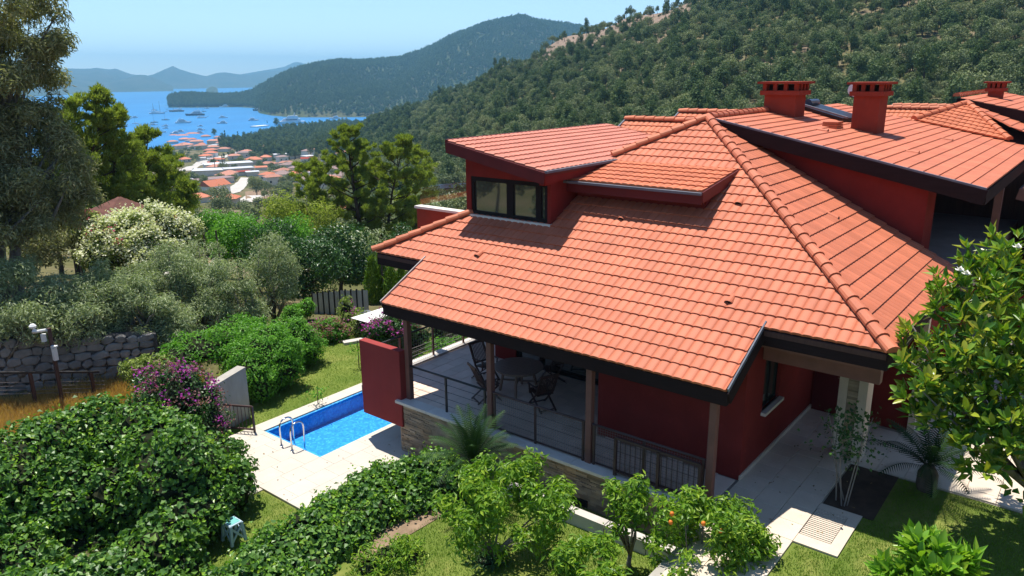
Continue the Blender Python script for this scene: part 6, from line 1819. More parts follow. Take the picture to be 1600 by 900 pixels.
# ---- ivy hedges
bl = []
for px, py in [(-60, 750), (-10, 722), (40, 690), (85, 662), (130, 645), (175, 640), (215, 650), (250, 672), (272, 690)]:
    p = U(px, py, .45); bl.append(((p[0], p[1], -.35), (.95, .95, 1.0)))
for px, py in [(352, 722), (320, 752), (288, 780), (254, 812), (220, 843), (175, 868), (125, 886), (75, 902), (20, 915), (-40, 920)]:
    p = U(px, py, -.35); bl.append(((p[0], p[1], -.95), (.62, .62, .66)))
for px, py in [(330, 690), (310, 705), (0, 800), (-20, 850), (20, 850)]:
    p = U(px, py, -.5); bl.append(((p[0], p[1], -1.0), (.75, .75, .6)))
for px, py, z in [(-30, 800, -.1), (20, 772, -.12), (72, 748, -.12), (125, 735, -.12), (178, 728, -.12), (228, 730, -.15), (262, 735, -.25)]:
    p = U(px, py, z); bl.append(((p[0], p[1], z - .8), (.8, .8, .85)))
for px, py, z, r in [(10, 838, -1.36, .8), (60, 838, -1.38, .8), (110, 842, -1.38, .8), (160, 836, -1.38, .8), (210, 822, -1.38, .7), (250, 790, -1.36, .6), (-20, 850, -.6, .8), (30, 850, -.8, .6), (140, 895, -.62, .7), (200, 880, -.72, .6), (90, 918, -.5, .8), (0, 935, -.5, .8), (180, 922, -.6, .7), (240, 905, -.85, .5), (285, 870, -1.0, .45), (318, 722, -.35, .55)]:
    p = U(px, py, z); bl.append(((p[0], p[1], z - .45), (r, r, .62)))
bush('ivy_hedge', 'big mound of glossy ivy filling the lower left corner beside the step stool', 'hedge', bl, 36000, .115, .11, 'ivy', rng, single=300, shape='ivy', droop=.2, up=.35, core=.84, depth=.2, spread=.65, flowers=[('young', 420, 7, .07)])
bl = []
for px, py in [(690, 716), (650, 722), (612, 735), (575, 750), (540, 768), (505, 792), (470, 818), (435, 842), (405, 868), (370, 900), (335, 930)]:
    p = U(px, py, -.42); q = U(px + 12, py + 26, -.5)
    bl.append(((p[0], p[1], -.95), (.62, .62, .58))); bl.append(((q[0], q[1], -1.0), (.6, .6, .5)))
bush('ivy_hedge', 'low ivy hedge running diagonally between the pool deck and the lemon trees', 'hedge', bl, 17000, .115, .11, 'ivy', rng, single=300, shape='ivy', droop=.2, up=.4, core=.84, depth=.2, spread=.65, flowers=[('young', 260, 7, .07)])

# ---- citrus trees
def citrus(label, base, cpx, cpy, d, rad, n, ncl, fruit=(), br=.34):
    c = D(cpx, cpy, d)
    t = tree('lemon_tree', label, 'tree', base, c, rad, ncl, br, n, .13, .052, 'lemon', rng, 'greybark', .055, 'citrus trees in front of the terrace', .1, .7, .75, .6, .30, 11)
    for px, py, dd in fruit:
        p = D(px, py, dd); f = MB(); f.lathe(p, [(.005, -.042), (.028, -.034), (.042, 0), (.028, .034), (.005, .042)], 8)
        f.build('orange_fruit', M['fruit'], t, smooth=True)
    return t
M['fruit'] = surf('orange_peel', (0.75, 0.20, 0.02), None, 3, .5, .4)
citrus('full lemon tree in front of the stone clad terrace wall, left of the other citrus', (9.81, 8.42, -1.2), 792, 785, 12.7, (1.32, 1.32, .86), 6200, 64, br=.25)
citrus('slender upright citrus sapling in front of the mesh railing', (11.36, 6.21, -1.2), 982, 785, 12.7, (.44, .44, .74), 1100, 18, br=.2)
citrus('bushy citrus with a few orange fruits before the corner porch post', (11.26, 4.95, -1.2), 1100, 838, 12.2, (1.12, 1.12, .78), 5000, 54, [(1050, 803, 11.75), (1048, 816, 11.7), (1099, 818, 11.6), (1126, 829, 11.6)], br=.24)
citrus('low leafy citrus at the bottom edge, left of the fruiting one', (9.7, 5.9, -1.2), 925, 880, 11.0, (.75, .75, .45), 1900, 22, br=.22)
p = U(605, 885, -1.1)
bush('yellow_green_shrub', 'yellow green shrub at the bottom edge in front of the ivy hedge', 'shrub', [((p[0], p[1], -.95), (.5, .5, .45)), ((p[0] + .3, p[1] - .3, -1.0), (.4, .4, .4)), ((p[0] - .35, p[1] + .1, -1.05), (.4, .4, .4))], 2300, .085, .035, 'lemon', rng, core=.55, depth=.5)
p = U(760, 885, -1.15)
bush('dark_shrub', 'dark sprouting shrub at the foot of the full lemon tree', 'shrub', [((p[0], p[1], -1.05), (.45, .45, .32))], 900, .09, .035, 'dark', rng, core=.5, depth=.5)

# ---- cycads
def cycad(label, base, n, L, rise, lmat, trunk_h=.35, seed=1):
    r_ = np.random.default_rng(seed); t = thing('sago_palm', label, 'palm', base, 'sago palms by the house')
    f = MB(); f.lathe(base, [(.16, 0), (.20, .1), (.19, trunk_h * .7), (.10, trunk_h)], 12); f.build('trunk', M['bark'], t)
    for i in range(n):
        a = i * 2.39996 + r_.normal() * .1; el = rise * (1 - .75 * (i / n)) + r_.normal() * .06
        l = L * (.85 + .3 * r_.random()); pts = []; T = []
        for s in np.linspace(0, 1, 26):
            e = el - 1.15 * s * s * (1.1 - el * .45)
            q = pts[-1] if pts else np.array([base[0], base[1], base[2] + trunk_h * .9])
            d = np.array([math.cos(a) * math.cos(e), math.sin(a) * math.cos(e), math.sin(e)])
            pts.append(q + d * (l / 25 if s else 0)); T.append(d)
        pts = np.array(pts); T = np.array(T)
        side = np.array([-math.sin(a), math.cos(a), 0]); V = []; F = []; k = 0
        for j in range(3, 26):
            for s in (-1, 1):
                for o in (0,):
                    b0 = pts[j] + T[j] * (l / 25 * o); ll = .17 * math.sin(math.pi * (j + 1) / 27) ** .6 * (L / .9)
                    nrm = np.cross(T[j], side)
                    tip = b0 + side * s * ll * .85 + T[j] * ll * .55 + nrm * ll * .25 * -1
                    w_ = T[j] * .016
                    V += [b0 - w_, b0 + w_, tip]; F.append((k, k + 1, k + 2)); k += 3
        r0 = .009
        for j in range(0, 25, 3):
            a_, b_ = pts[j], pts[min(j + 3, 25)]; V += [a_ - side * r0, a_ + side * r0, b_ + side * r0 * .7, b_ - side * r0 * .7]; F.append((k, k + 1, k + 2, k + 3)); k += 4
        link('frond', mesh_np('frond', np.array(V) - np.array(base), F, LEAF[lmat], np.full(len(F), r_.random())), t)
    return t
cycad('sago palm rising from the ivy in front of the terrace wall', (11.35, 10.25, -.55), 40, 1.2, 1.45, 'cycas', .5, 3)
cycad('sago palm standing in the shade of the entrance roof', (16.0, 2.05, -.02), 26, 1.25, 1.25, 'cycas', .55, 5)

# ---- magnolias at the right
def magnolia(label, base, blobs, nros, single, flowers, rng, r0=.1, leaf=.19, lm='magnolia'):
    t = thing('magnolia_tree', label, 'tree', base, None)
    tips = [b[0] for b in blobs]; rng.shuffle(tips)
    skeleton(base, tips[:14], r0, rng, .35, 7).build('trunk', M['greybark'], t, smooth=True)
    P, N = blob_points(blobs, nros, rng, .55, False)
    N = N * .7 + np.array([0, 0, .75]); N /= np.linalg.norm(N, axis=1, keepdims=True)
    PP = []; NN = []; TT = []
    for p, n in zip(P, N):
        k = rng.integers(6, 10); a0 = rng.random() * 6.28; u = np.cross(n, [.3, .2, .9]); u /= np.linalg.norm(u); v = np.cross(n, u)
        for i in range(k):
            a = a0 + i * 2.4; op = .35 + .75 * i / k + rng.normal() * .12
            d = n * math.cos(op) + (u * math.cos(a) + v * math.sin(a)) * math.sin(op)
            PP.append(p + d * .03 - n * .012 * i); TT.append(d); NN.append(n * math.sin(op) - (u * math.cos(a) + v * math.sin(a)) * math.cos(op) + rng.normal(size=3) * .12)
    PP, NN, TT = np.array(PP), np.array(NN), np.array(TT); NN /= np.linalg.norm(NN, axis=1, keepdims=True)
    po = np.array(base)
    me = single_leaf_mesh('leaf_' + lm, LEAF[lm], 'long')
    q = PP - CPOS
    vis = (np.abs(q @ CR) < .68 * (q @ CF)) & (np.abs(q @ CU) < .385 * (q @ CF))
    idx = np.argsort(np.linalg.norm(q, axis=1) + np.where(vis, 0, 99))[:single]
    for i in idx:
        y = Vector(TT[i]).normalized(); z = Vector(NN[i]); x = y.cross(z).normalized(); z = x.cross(y); s = leaf * (.75 + .5 * rng.random()); w = s * .42
        o = link('leaf', me, t); p = PP[i] - po
        o.matrix_local = Matrix(((x.x * w, y.x * s, z.x * s, p[0]), (x.y * w, y.y * s, z.y * s, p[1]), (x.z * w, y.z * s, z.z * s, p[2]), (0, 0, 0, 1)))
    k = np.ones(len(PP), bool); k[idx] = False
    V, F, rn = leaf_arrays(PP[k], NN[k], leaf, leaf * .42, rng, 0, .25, TT[k])
    o = link('crown', mesh_np('crown', V - po, F, LEAF[lm], rn), t); o['kind'] = 'stuff'
    for px, py, d in flowers:
        p = D(px, py, d); f = MB()
        for i in range(8):
            a = i * .785 + (.4 if i % 2 else 0); e = .35 if i % 2 else .95
            dd = Vector((math.cos(a) * math.cos(e), math.sin(a) * math.cos(e), math.sin(e))); s = Vector((-math.sin(a), math.cos(a), 0)); P0 = Vector(p)
            f.add([P0, P0 + dd * .06 + s * .035, P0 + dd * .11, P0 + dd * .06 - s * .035], [(0, 1, 2, 3)])
        f.build('flower', M['petal'], t)
    return t
M['petal'] = surf('magnolia_petal', (0.80, 0.78, 0.70), None, 3, .5, .2)
r_ = np.random.default_rng(9)
bl = []
for px, py, d, r in [(1560, 420, 16.2, .62), (1500, 445, 15.6, .55), (1620, 470, 15.8, .8), (1470, 480, 15.2, .42), (1545, 500, 15.0, .75), (1450, 545, 14.8, .5), (1510, 570, 14.6, .75), (1600, 580, 14.6, .85), (1445, 600, 14.4, .42), (1500, 640, 14.3, .62), (1570, 660, 14.2, .75), (1455, 650, 14.2, .35), (1640, 680, 14.2, .8), (1530, 710, 14.0, .5), (1600, 735, 14.2, .55), (1640, 560, 15.6, .9), (1580, 500, 16.4, .9), (1690, 600, 15.2, 1.0), (1425, 508, 14.6, .2), (1422, 565, 14.2, .18), (1440, 610, 13.9, .3), (1590, 400, 16.5, .5), (1550, 620, 15.4, .9)]:
    bl.append((tuple(D(px, py, d)), (r, r, r * .85)))
magnolia('large glossy magnolia with white flowers over the right corner of the villa roof', (15.3, .1, -.05), bl, 800, 300, [(1590, 388, 16.0), (1510, 430, 15.2), (1500, 424, 15.1)], r_, .13, .235)
bl = [(tuple(D(px, py, d)), (r, r, r * .9)) for px, py, d, r in [(1450, 872, 10.6, .34), (1405, 890, 10.6, .24), (1495, 890, 10.6, .26), (1455, 905, 10.4, .4), (1440, 850, 10.8, .2)]]
p = D(1455, 905, 10.4)
magnolia('top of a young magnolia with bright upright leaves at the bottom right', (p[0], p[1], -.05), bl, 120, 260, [], r_, .04, .23, 'young')
f = MB(); p = D(1575, 770, 13.6)
# rose climber by the pillar
t = thing('climbing_rose', 'thin leggy climbing rose in front of the travertine pillar', 'plant', (14.45, 3.25, -.02))
f = MB()
for i in range(5):
    a = rng.random() * 6.28; b0 = Vector((14.45 + .12 * math.cos(a), 3.25 + .12 * math.sin(a), -.05)); e = b0 + Vector((rng.normal() * .18, rng.normal() * .18, 1.6 + .6 * rng.random())); f.tube([b0, b0.lerp(e, .5) + Vector((rng.normal() * .06, rng.normal() * .06, 0)), e], [.016, .012, .006], 5)
f.build('stem', M['greybark'], t)
P = np.stack([14.45 + .26 * rng.normal(size=420), 3.25 + .26 * rng.normal(size=420), 1.0 + 1.0 * rng.random(420)], 1)
leaves('foliage', P, sph(420, rng), .09, .06, LEAF['dark'], t, rng, .1, .5, .5)

# ---- beside and behind the pool lawn
def B_(px, py, d, r, rz=None): 
    p = D(px, py, d); return (tuple(p), (r, r, rz or r * .9))
bush('bougainvillea', 'tall bougainvillea with magenta bracts between the ivy mound and the grey wall', 'shrub', [B_(285, 632, 20.2, .95, 1.1), B_(250, 622, 20.6, .7), B_(282, 600, 20.7, .6), B_(315, 625, 20.4, .55), B_(300, 675, 19.8, .75), B_(270, 690, 19.6, .7), B_(330, 660, 20.0, .45, .8), B_(290, 720, 19.2, .6)], 6000, .085, .045, 'dark', rng, flowers=[('magenta', 46, 16, .06), ('mauve', 70, 14, .055)], core=.7, depth=.3)
G_hedge = 'shrubs along the left side of the pool lawn'
for q, (bls, lm, lb, nfl) in enumerate([
    ([B_(390, 582, 23.4, .7, .7), B_(378, 562, 24, .7), B_(408, 600, 23.2, .5, .6), B_(402, 556, 24, .7)], 'bush', 'leafy green shrub spilling over the end of the grey concrete wall', None),
    ([B_(432, 562, 24.4, .8, .8), B_(450, 578, 24.0, .5), B_(420, 540, 25, .8), B_(428, 590, 23.8, .45)], 'bush', 'broad light green shrub in the middle of the pool lawn edge', None),
    ([B_(465, 535, 26.2, .85), B_(482, 545, 26, .55), B_(448, 522, 27, .7)], 'bush', 'bright green rounded shrub at the far half of the pool lawn edge', None),
    ([B_(516, 520, 28.6, .55), B_(502, 515, 29, .42), B_(530, 528, 28.4, .38)], 'bush', 'pinkish brown bougainvillea at the far corner of the pool lawn', [('mauve', 60, 14, .07), ('magenta', 8, 12, .06)])]):
    bush('garden_shrub', lb, 'shrub', bls, 5200, .11, .05, lm, rng, G_hedge, flowers=nfl, core=.72, depth=.3)
for q, (bls, lm, lb, nfl) in enumerate([
    ([B_(310, 545, 24.5, .9, .5), B_(345, 535, 25.2, .9, .5), B_(280, 560, 24, .7, .4)], 'bush', 'low bright green ground shrub above the grey wall', None),
    ([B_(390, 530, 26, .8, .6), B_(370, 515, 27, .7, .5)], 'bush', 'low bright green shrub beside the olive trunks', None),
    ([B_(245, 575, 23.5, .6, .4), B_(215, 580, 24, .5, .35)], 'oleander', 'straggly yellow green plants at the end of the stone wall', None),
    ([B_(552, 508, 29.5, .6, .65), B_(541, 492, 30, .35, .8), B_(565, 515, 29, .6, .6), B_(580, 520, 28.6, .5, .5)], 'oleander', 'yellow green shrub with pink flowers at the end of the lawn', [('magenta', 14, 10, .06)]),
    ([B_(612, 512, 26.5, .72, .6), B_(590, 520, 26.6, .5, .5), B_(632, 515, 26.2, .5, .5)], 'dark', 'dark bougainvillea with vivid magenta top beyond the red screen wall', [('magenta', 26, 18, .07), ('mauve', 26, 12, .06)]),
    ([B_(690, 545, 25, .5, .35), B_(660, 575, 23, .45, .35), B_(720, 540, 26, .5, .35), B_(680, 590, 22.5, .4, .3)], 'bush', 'strappy bright green plants beyond the terrace handrail', None),
    ([B_(650, 530, 27, .7, .7), B_(700, 520, 28, .8, .8), B_(740, 510, 29, .8, .8)], 'dark', 'dark shrubs beyond the terrace handrail', None),
    ([B_(478, 482, 33, .4, .4), B_(455, 494, 32, .5, .45)], 'bush', 'bright green shrub by the left end of the grey sheet fence', None)]):
    bush('garden_shrub', lb, 'shrub', bls, 2600, .12, .05, lm, rng, flowers=nfl, core=.68, depth=.35)

# conifers, dark trees and bright trees in the middle distance
t = thing('conifer', 'bright green upright conifer beside the grey sheet fence', 'tree', tuple(D(600, 480, 36)))
f = MB(); p = D(600, 480, 36); f.tube([p + [0, 0, -1.0], p + [0, 0, 2.4]], [.1, .03], 6); f.build('trunk', M['bark'], t)
PPs = []; NNs = []
for px, top, d, r in [(580, 402, 36, .5), (594, 395, 36.4, .5), (610, 420, 35.8, .55), (626, 418, 35.6, .5)]:
    a = D(px, top, d); b0 = D(px, 490, d); n = 1700
    s = rng.random(n) ** .7; ang_ = rng.random(n) * 6.28; rr = r * np.sin(np.clip(s * 1.25, 0, 1) * 1.57 + 0.05) * (.7 + .35 * rng.random(n))
    PPs.append(np.stack([a[0] + rr * np.cos(ang_), a[1] + rr * np.sin(ang_), a[2] + (b0[2] - a[2]) * s], 1)); NNs.append(np.stack([np.cos(ang_), np.sin(ang_), np.full(n, .3)], 1))
P = np.concatenate(PPs); N = np.concatenate(NNs); leaves('crown', P, N, .22, .06, LEAF['cypress'], t, rng, -.8, .1, .4)

def T_(name, label, cpx, cpy, d, bpx, bpy, rad, ncl, br, n, ln, wd, lm, bark='bark', r0=.12, group=None, **kw):
    b0 = D(bpx, bpy, d); b0[2] = gz(b0[0], b0[1]); c = D(cpx, cpy, d)
    return tree(name, label, 'tree', tuple(b0), c, rad, ncl, br, n, ln, wd, lm, rng, bark, r0, group, **kw)
T_('evergreen_tree', 'dense dark evergreen behind the pool lawn shrubs', 475, 425, 37, 475, 480, (1.6, 1.6, 1.7), 22, .75, 7000, .17, .08, 'dark', depth=.4, reject=True)
T_('evergreen_tree', 'dark leafy tree right behind the grey sheet fence', 535, 410, 40, 535, 480, (1.5, 1.5, 1.8), 20, .75, 6500, .17, .09, 'dark', depth=.4, reject=True)
T_('evergreen_tree', 'dark green tree left of the dense evergreen behind the olives', 425, 395, 42, 425, 470, (1.6, 1.6, 1.6), 20, .75, 6000, .17, .08, 'dark', depth=.4, reject=True)
T_('broadleaf_tree', 'bright green tree above the stone planter at the garden edge', 380, 380, 48, 380, 460, (2.0, 2.0, 1.4), 22, .8, 5500, .2, .1, 'bush', depth=.4)
T_('broadleaf_tree', 'bright green tree above the dark evergreens left of the pines', 430, 372, 50, 430, 450, (2.2, 2.2, 1.3), 22, .8, 5500, .2, .1, 'bush', depth=.4)
T_('broadleaf_tree', 'fresh green tree right of the white oleander', 335, 365, 55, 335, 440, (1.8, 1.8, 1.5), 20, .8, 5000, .2, .1, 'bush', depth=.4)
T_('broadleaf_tree', 'olive green tree under the leaning crown of the pines', 470, 345, 58, 470, 430, (3.0, 3.0, 1.7), 26, .95, 6000, .22, .1, 'pine', depth=.5)
T_('broadleaf_tree', 'pale green tree between the pine trunks', 575, 395, 50, 575, 440, (2.2, 2.2, 1.4), 22, .8, 5500, .2, .09, 'olive', depth=.4)
T_('broadleaf_tree', 'leafy tree behind the left eave of the villa', 640, 385, 48, 640, 440, (1.8, 1.8, 1.4), 18, .8, 4500, .2, .09, 'dark', depth=.4)
T_('broadleaf_tree', 'light green tree below the balcony parapet', 655, 330, 75, 655, 400, (2.6, 2.6, 2.0), 20, 1.0, 4500, .26, .12, 'olive', depth=.4)
# pines
def PN(label, tx, ty, d, bx, by, R_, cb, lm='pine', group=None, **kw):
    b0 = D(bx, by, d); b0[2] = gz(b0[0], b0[1]); tp_ = D(tx, ty, d)
    return pine('pine_tree', label, b0, tp_[2] - b0[2], R_, cb, lm, rng, lean=(tp_[0] - b0[0], tp_[1] - b0[1]), group=group, **kw)
PN('tall pine with dark trunk in the centre, left of the pair', 540, 200, 60, 566, 405, 3.0, .2, nleaf=60000, r0=.24, group='pair of pines in the middle distance')
PN('sparser pine right of the tall one with a thin trunk', 632, 218, 60, 606, 405, 3.0, .26, nleaf=44000, group='pair of pines in the middle distance')
PN('lower pine crown left of the tall pine', 490, 255, 62, 515, 420, 3.3, .1, nleaf=40000)
PN('short pine between the pair and the villa eave', 655, 235, 66, 650, 405, 2.0, .3, nleaf=17000, r0=.1)
PN('dark pine with rounded clumps at left in front of the sea', 155, 142, 46, 150, 400, 1.9, .25, nleaf=26000, cr=.4)
PN('dark pine top nearest the olive tree at left', 112, 160, 45, 118, 400, 1.6, .3, nleaf=18000, cr=.4)
PN('yellow green young pine in front of the shore houses', 232, 203, 52, 236, 420, 2.6, .08, nleaf=32000)
PN('second dark pine right of the rounded one', 186, 172, 47, 184, 420, 1.6, .2, nleaf=18000, cr=.36)
PN('yellow green pine low between the dark and the young one', 205, 222, 50, 205, 420, 1.8, .1, nleaf=18000)
PN('small yellow green pine right of the young pine', 262, 232, 56, 268, 420, 1.9, .1, nleaf=18000)
PN('lowest yellow green pine at the edge of the town view', 290, 285, 54, 285, 420, 1.5, .1, nleaf=12000)
# tall grey trees at the left edge
T_('olive_tree', 'tallest grey green tree at the upper left corner', 15, 120, 31, 5, 500, (2.2, 2.2, 4.2), 96, .52, 38000, .20, .046, 'darkolive', 'greybark', .26, fork=.55, depth=.7, droop=.25, ntips=26)
T_('olive_tree', 'big grey green tree in front of the dark pines at left', 60, 280, 30, 40, 520, (1.8, 1.8, 2.6), 62, .5, 22000, .18, .044, 'darkolive', 'greybark', .22, fork=.5, depth=.7, droop=.25, ntips=22)
T_('olive_tree', 'grey tree reaching over the left frame edge lower down', -20, 330, 29, -30, 520, (1.7, 1.7, 2.3), 48, .5, 15000, .18, .044, 'darkolive', 'greybark', .2, fork=.5, depth=.7, droop=.25)
T_('evergreen_tree', 'dark tree under the pines beside the brown roof', 95, 340, 43, 95, 420, (1.6, 1.6, 1.3), 26, .7, 8000, .17, .07, 'dark', depth=.5)
T_('evergreen_tree', 'dark tree between the grey tree and the oleander', 45, 385, 36, 45, 430, (1.5, 1.5, 1.2), 24, .7, 7500, .16, .06, 'darkolive', depth=.5)
# olive row
for cpx, cpy, d, bpx, rad, n, lb in [
 (120, 505, 26.6, 118, (1.0, 1.0, .75), 7000, 'low olive crown hanging over the middle of the stone wall'),
 (40, 515, 26.4, 38, (1.0, 1.0, .7), 7000, 'low olive crown hanging over the left part of the stone wall'),
 (268, 520, 27.2, 266, (1.0, 1.0, .9), 7500, 'low olive just beyond the right end of the stone wall'),
 (315, 425, 33, 315, (1.1, 1.1, 1.0), 8000, 'further olive between the oleander and the planter'),
 (25, 465, 27.8, 20, (1.35, 1.35, 1.2), 10000, 'silvery olive at the left edge above the stone wall'),
 (95, 490, 27.6, 95, (1.3, 1.3, 1.1), 7500, 'thin olive with bare grey twigs above the stone wall'),
 (160, 478, 27.7, 165, (1.3, 1.3, 1.2), 11000, 'silvery olive behind the camera pole'),
 (222, 495, 27.3, 235, (1.2, 1.2, 1.15), 11000, 'silvery olive at the right end of the stone wall'),
 (265, 440, 30, 262, (1.35, 1.35, 1.2), 11000, 'silvery olive in front of the white oleander'),
 (322, 478, 29, 322, (1.2, 1.2, 1.3), 11000, 'silvery olive below the stone planter'),
 (378, 478, 29.5, 375, (.9, .9, 1.25), 7500, 'slim silvery olive right of the one below the planter'),
 (425, 430, 31, 425, (.95, .95, 1.7), 8500, 'taller grey olive beside the dark evergreens')]:
    T_('olive_tree', lb, cpx, cpy - 8, d, bpx, 545, (rad[0], rad[1], rad[2] * 1.15), 52, .34, int(n * .85), .145, .034, 'olive', 'greybark', .10, 'row of olives above the garden', depth=.7, droop=.1, fork=.22, stems=3, ntips=8)
# oleander
bls = [B_(px, py, d, r) for px, py, d, r in [(165, 372, 36, .8), (205, 355, 36.5, .75), (248, 350, 37, .9), (283, 365, 37, .8), (225, 380, 36, .9), (270, 385, 36.5, .8), (150, 405, 35.5, .7), (215, 410, 35, .6), (185, 395, 35.5, .8)]]
bush('oleander', 'large flowering oleander covered in cream blossom, with a few pink ones', 'shrub', bls, 12000, .17, .045, 'oleander', rng, flowers=[('cream', 560, 16, .09), ('pink', 12, 12, .085)], core=.7, depth=.35)
bush('pink_oleander', 'pink flowering bush left of the cream oleander', 'shrub', [B_(140, 352, 36.5, .5, .7), B_(128, 368, 36.5, .45, .5)], 1800, .15, .045, 'oleander', rng, flowers=[('pink', 12, 14, .08)], core=.6, depth=.4)

# ---- gazebo with brown shingle roof
gp = D(190, 330, 39); g0 = gz(gp[0], gp[1])
gzb = thing('garden_pavilion', 'brown shingled pyramid roof of a pavilion behind the oleander', 'pavilion', (gp[0], gp[1], g0), None)
ze = D(190, 345, 39)[2]; za = D(190, 308, 39)[2]; hw = 1.85
r = MB(); r.add([(gp[0] - hw, gp[1] - hw, ze), (gp[0] + hw, gp[1] - hw, ze), (gp[0] + hw, gp[1] + hw, ze), (gp[0] - hw, gp[1] + hw, ze), (gp[0], gp[1], za)], [(0, 1, 4), (1, 2, 4), (2, 3, 4), (3, 0, 4), (3, 2, 1, 0)])
gr_ = r.build('roof', M['shingle'], gzb)
n = 12; f = MB()
for i in range(n):
    t0, t1 = i / n, (i + 1) / n; a, b_ = hw * (1 - t0) + .03, hw * (1 - t1) + .045; z0, z1 = ze + (za - ze) * t0 + .02, ze + (za - ze) * t1 + .03
    for s in range(4):
        c_, s_ = [(1, 0), (0, 1), (-1, 0), (0, -1)][s]
        def rr(u, v, z): return (gp[0] + u * c_ - v * s_, gp[1] + u * s_ + v * c_, z)
        f.add([rr(a, -a, z0), rr(a, a, z0), rr(b_, b_, z1), rr(b_, -b_, z1), rr(a, -a, z0 - .05), rr(a, a, z0 - .05)], [(0, 1, 2, 3), (4, 5, 1, 0)])
f.build('shingle_courses', M['shingle'], gr_)['kind'] = 'stuff'
for a in (-1, 1):
    for b_ in (-1, 1):
        f = MB(); f.box((gp[0] + a * 1.5 - .08, gp[1] + b_ * 1.5 - .08, g0 - .5), (gp[0] + a * 1.5 + .08, gp[1] + b_ * 1.5 + .08, ze)); f.build('post', M['bark'], gzb)

# ---- stone walls
def stone_meshes(seed=2):
    r_ = np.random.default_rng(seed); out = []
    for q in range(7):
        n = r_.integers(6, 9); ang2 = np.sort((np.arange(n) + r_.random(n) * .55) / n * 6.283); rad_ = .56 + .10 * r_.random(n)
        pts = np.stack([np.cos(ang2) * rad_, np.sin(ang2) * rad_], 1); pts = np.clip(pts, -.5, .5)
        V = [(x, 0, z) for x, z in pts] + [(x * .96, -.75, z * .96) for x, z in pts] + [(x * .72 + .03 * r_.normal(), -1 - .1 * r_.random(), z * .72) for x, z in pts]
        F = []
        for k in range(2):
            for j in range(n): F.append((k * n + j, k * n + (j + 1) % n, (k + 1) * n + (j + 1) % n, (k + 1) * n + j))
        F.append(tuple(2 * n + j for j in range(n)))
        out.append(mesh_np('stone', V, F, M['rubble'], np.zeros(len(F))))
    return out
STN = stone_meshes()
def stone_wall(name, label, p0, p1, zb0, zb1, h0, h1, size, cap=False, seed=3):
    r_ = np.random.default_rng(seed); p0 = np.array(p0[:2], float); p1 = np.array(p1[:2], float); d = p1 - p0; L = np.hypot(*d); d /= L; n_ = np.array([d[1], -d[0]])
    if n_ @ (-(p0 + p1) / 2) < 0: n_ = -n_
    t = thing(name, label, 'wall', (p0[0], p0[1], zb0))
    c0, c1 = p0 - n_ * .45, p1 - n_ * .45
    b = MB(); a0, a1 = p0 - n_ * .04, p1 - n_ * .04
    V = [(*a0, zb0 - .5), (*a1, zb1 - .5), (*c1, zb1 - .5), (*c0, zb0 - .5), (*a0, zb0 + h0), (*a1, zb1 + h1), (*c1, zb1 + h1), (*c0, zb0 + h0)]
    b.add(V, [(3, 2, 1, 0), (4, 5, 6, 7), (0, 1, 5, 4), (1, 2, 6, 5), (2, 3, 7, 6), (3, 0, 4, 7)]); b.build('core', M['mortar'], t)
    po = np.array(wl(t)); rows_ = max(2, int((h0 + h1) / 2 / (size * .72)))
    for i in range(rows_):
        s = (r_.random() * .5) * size
        while s < L - .05:
            w_ = size * (.7 + .75 * r_.random()); f_ = (s + w_ / 2) / L
            if f_ > 1: break
            hz_ = (h0 + (h1 - h0) * f_) / rows_; z0_ = zb0 + (zb1 - zb0) * f_
            c = p0 + d * (s + w_ / 2); z_ = z0_ + hz_ * (i + .5) + r_.normal() * hz_ * .08
            o = link('stone', STN[r_.integers(7)], t); dep = .06 + .05 * r_.random()
            th = r_.normal() * .12; X = np.array([d[0] * math.cos(th), d[1] * math.cos(th), math.sin(th)]); Z = np.array([-d[0] * math.sin(th), -d[1] * math.sin(th), math.cos(th)])
            sx_ = w_ * 1.02 * (1 if r_.random() < .5 else -1); Yv = np.array([-n_[0], -n_[1], 0]) * dep
            P_ = np.array([c[0], c[1], z_]) - np.array([*n_, 0]) * .045 - po
            sz_ = hz_ * 1.06
            o.matrix_local = Matrix(((X[0] * sx_, Yv[0], Z[0] * sz_, P_[0]), (X[1] * sx_, Yv[1], Z[1] * sz_, P_[1]), (X[2] * sx_, Yv[2], Z[2] * sz_, P_[2]), (0, 0, 0, 1)))
            s += w_
    if cap:
        b = MB(); a0, a1 = p0 + n_ * .05, p1 + n_ * .05; c0, c1 = p0 - n_ * .5, p1 - n_ * .5
        z0_, z1_ = zb0 + h0, zb1 + h1
        b.poly([(*a0, z0_ + .09), (*a1, z1_ + .09), (*c1, z1_ + .09), (*c0, z0_ + .09)] if np.cross(a1 - a0, c1 - a1) > 0 else [(*c0, z0_ + .09), (*c1, z1_ + .09), (*a1, z1_ + .09), (*a0, z0_ + .09)], .088)
        b.build('coping', M['stonecap'], t)
    return t
a, b_ = D(-60, 560, 26.2), D(250, 560, 26.2)
stone_wall('stone_wall', 'dry rubble retaining wall behind the railing at the lower left', a, b_, -1.15, -1.45, 2.1, 1.6, .36, seed=4)
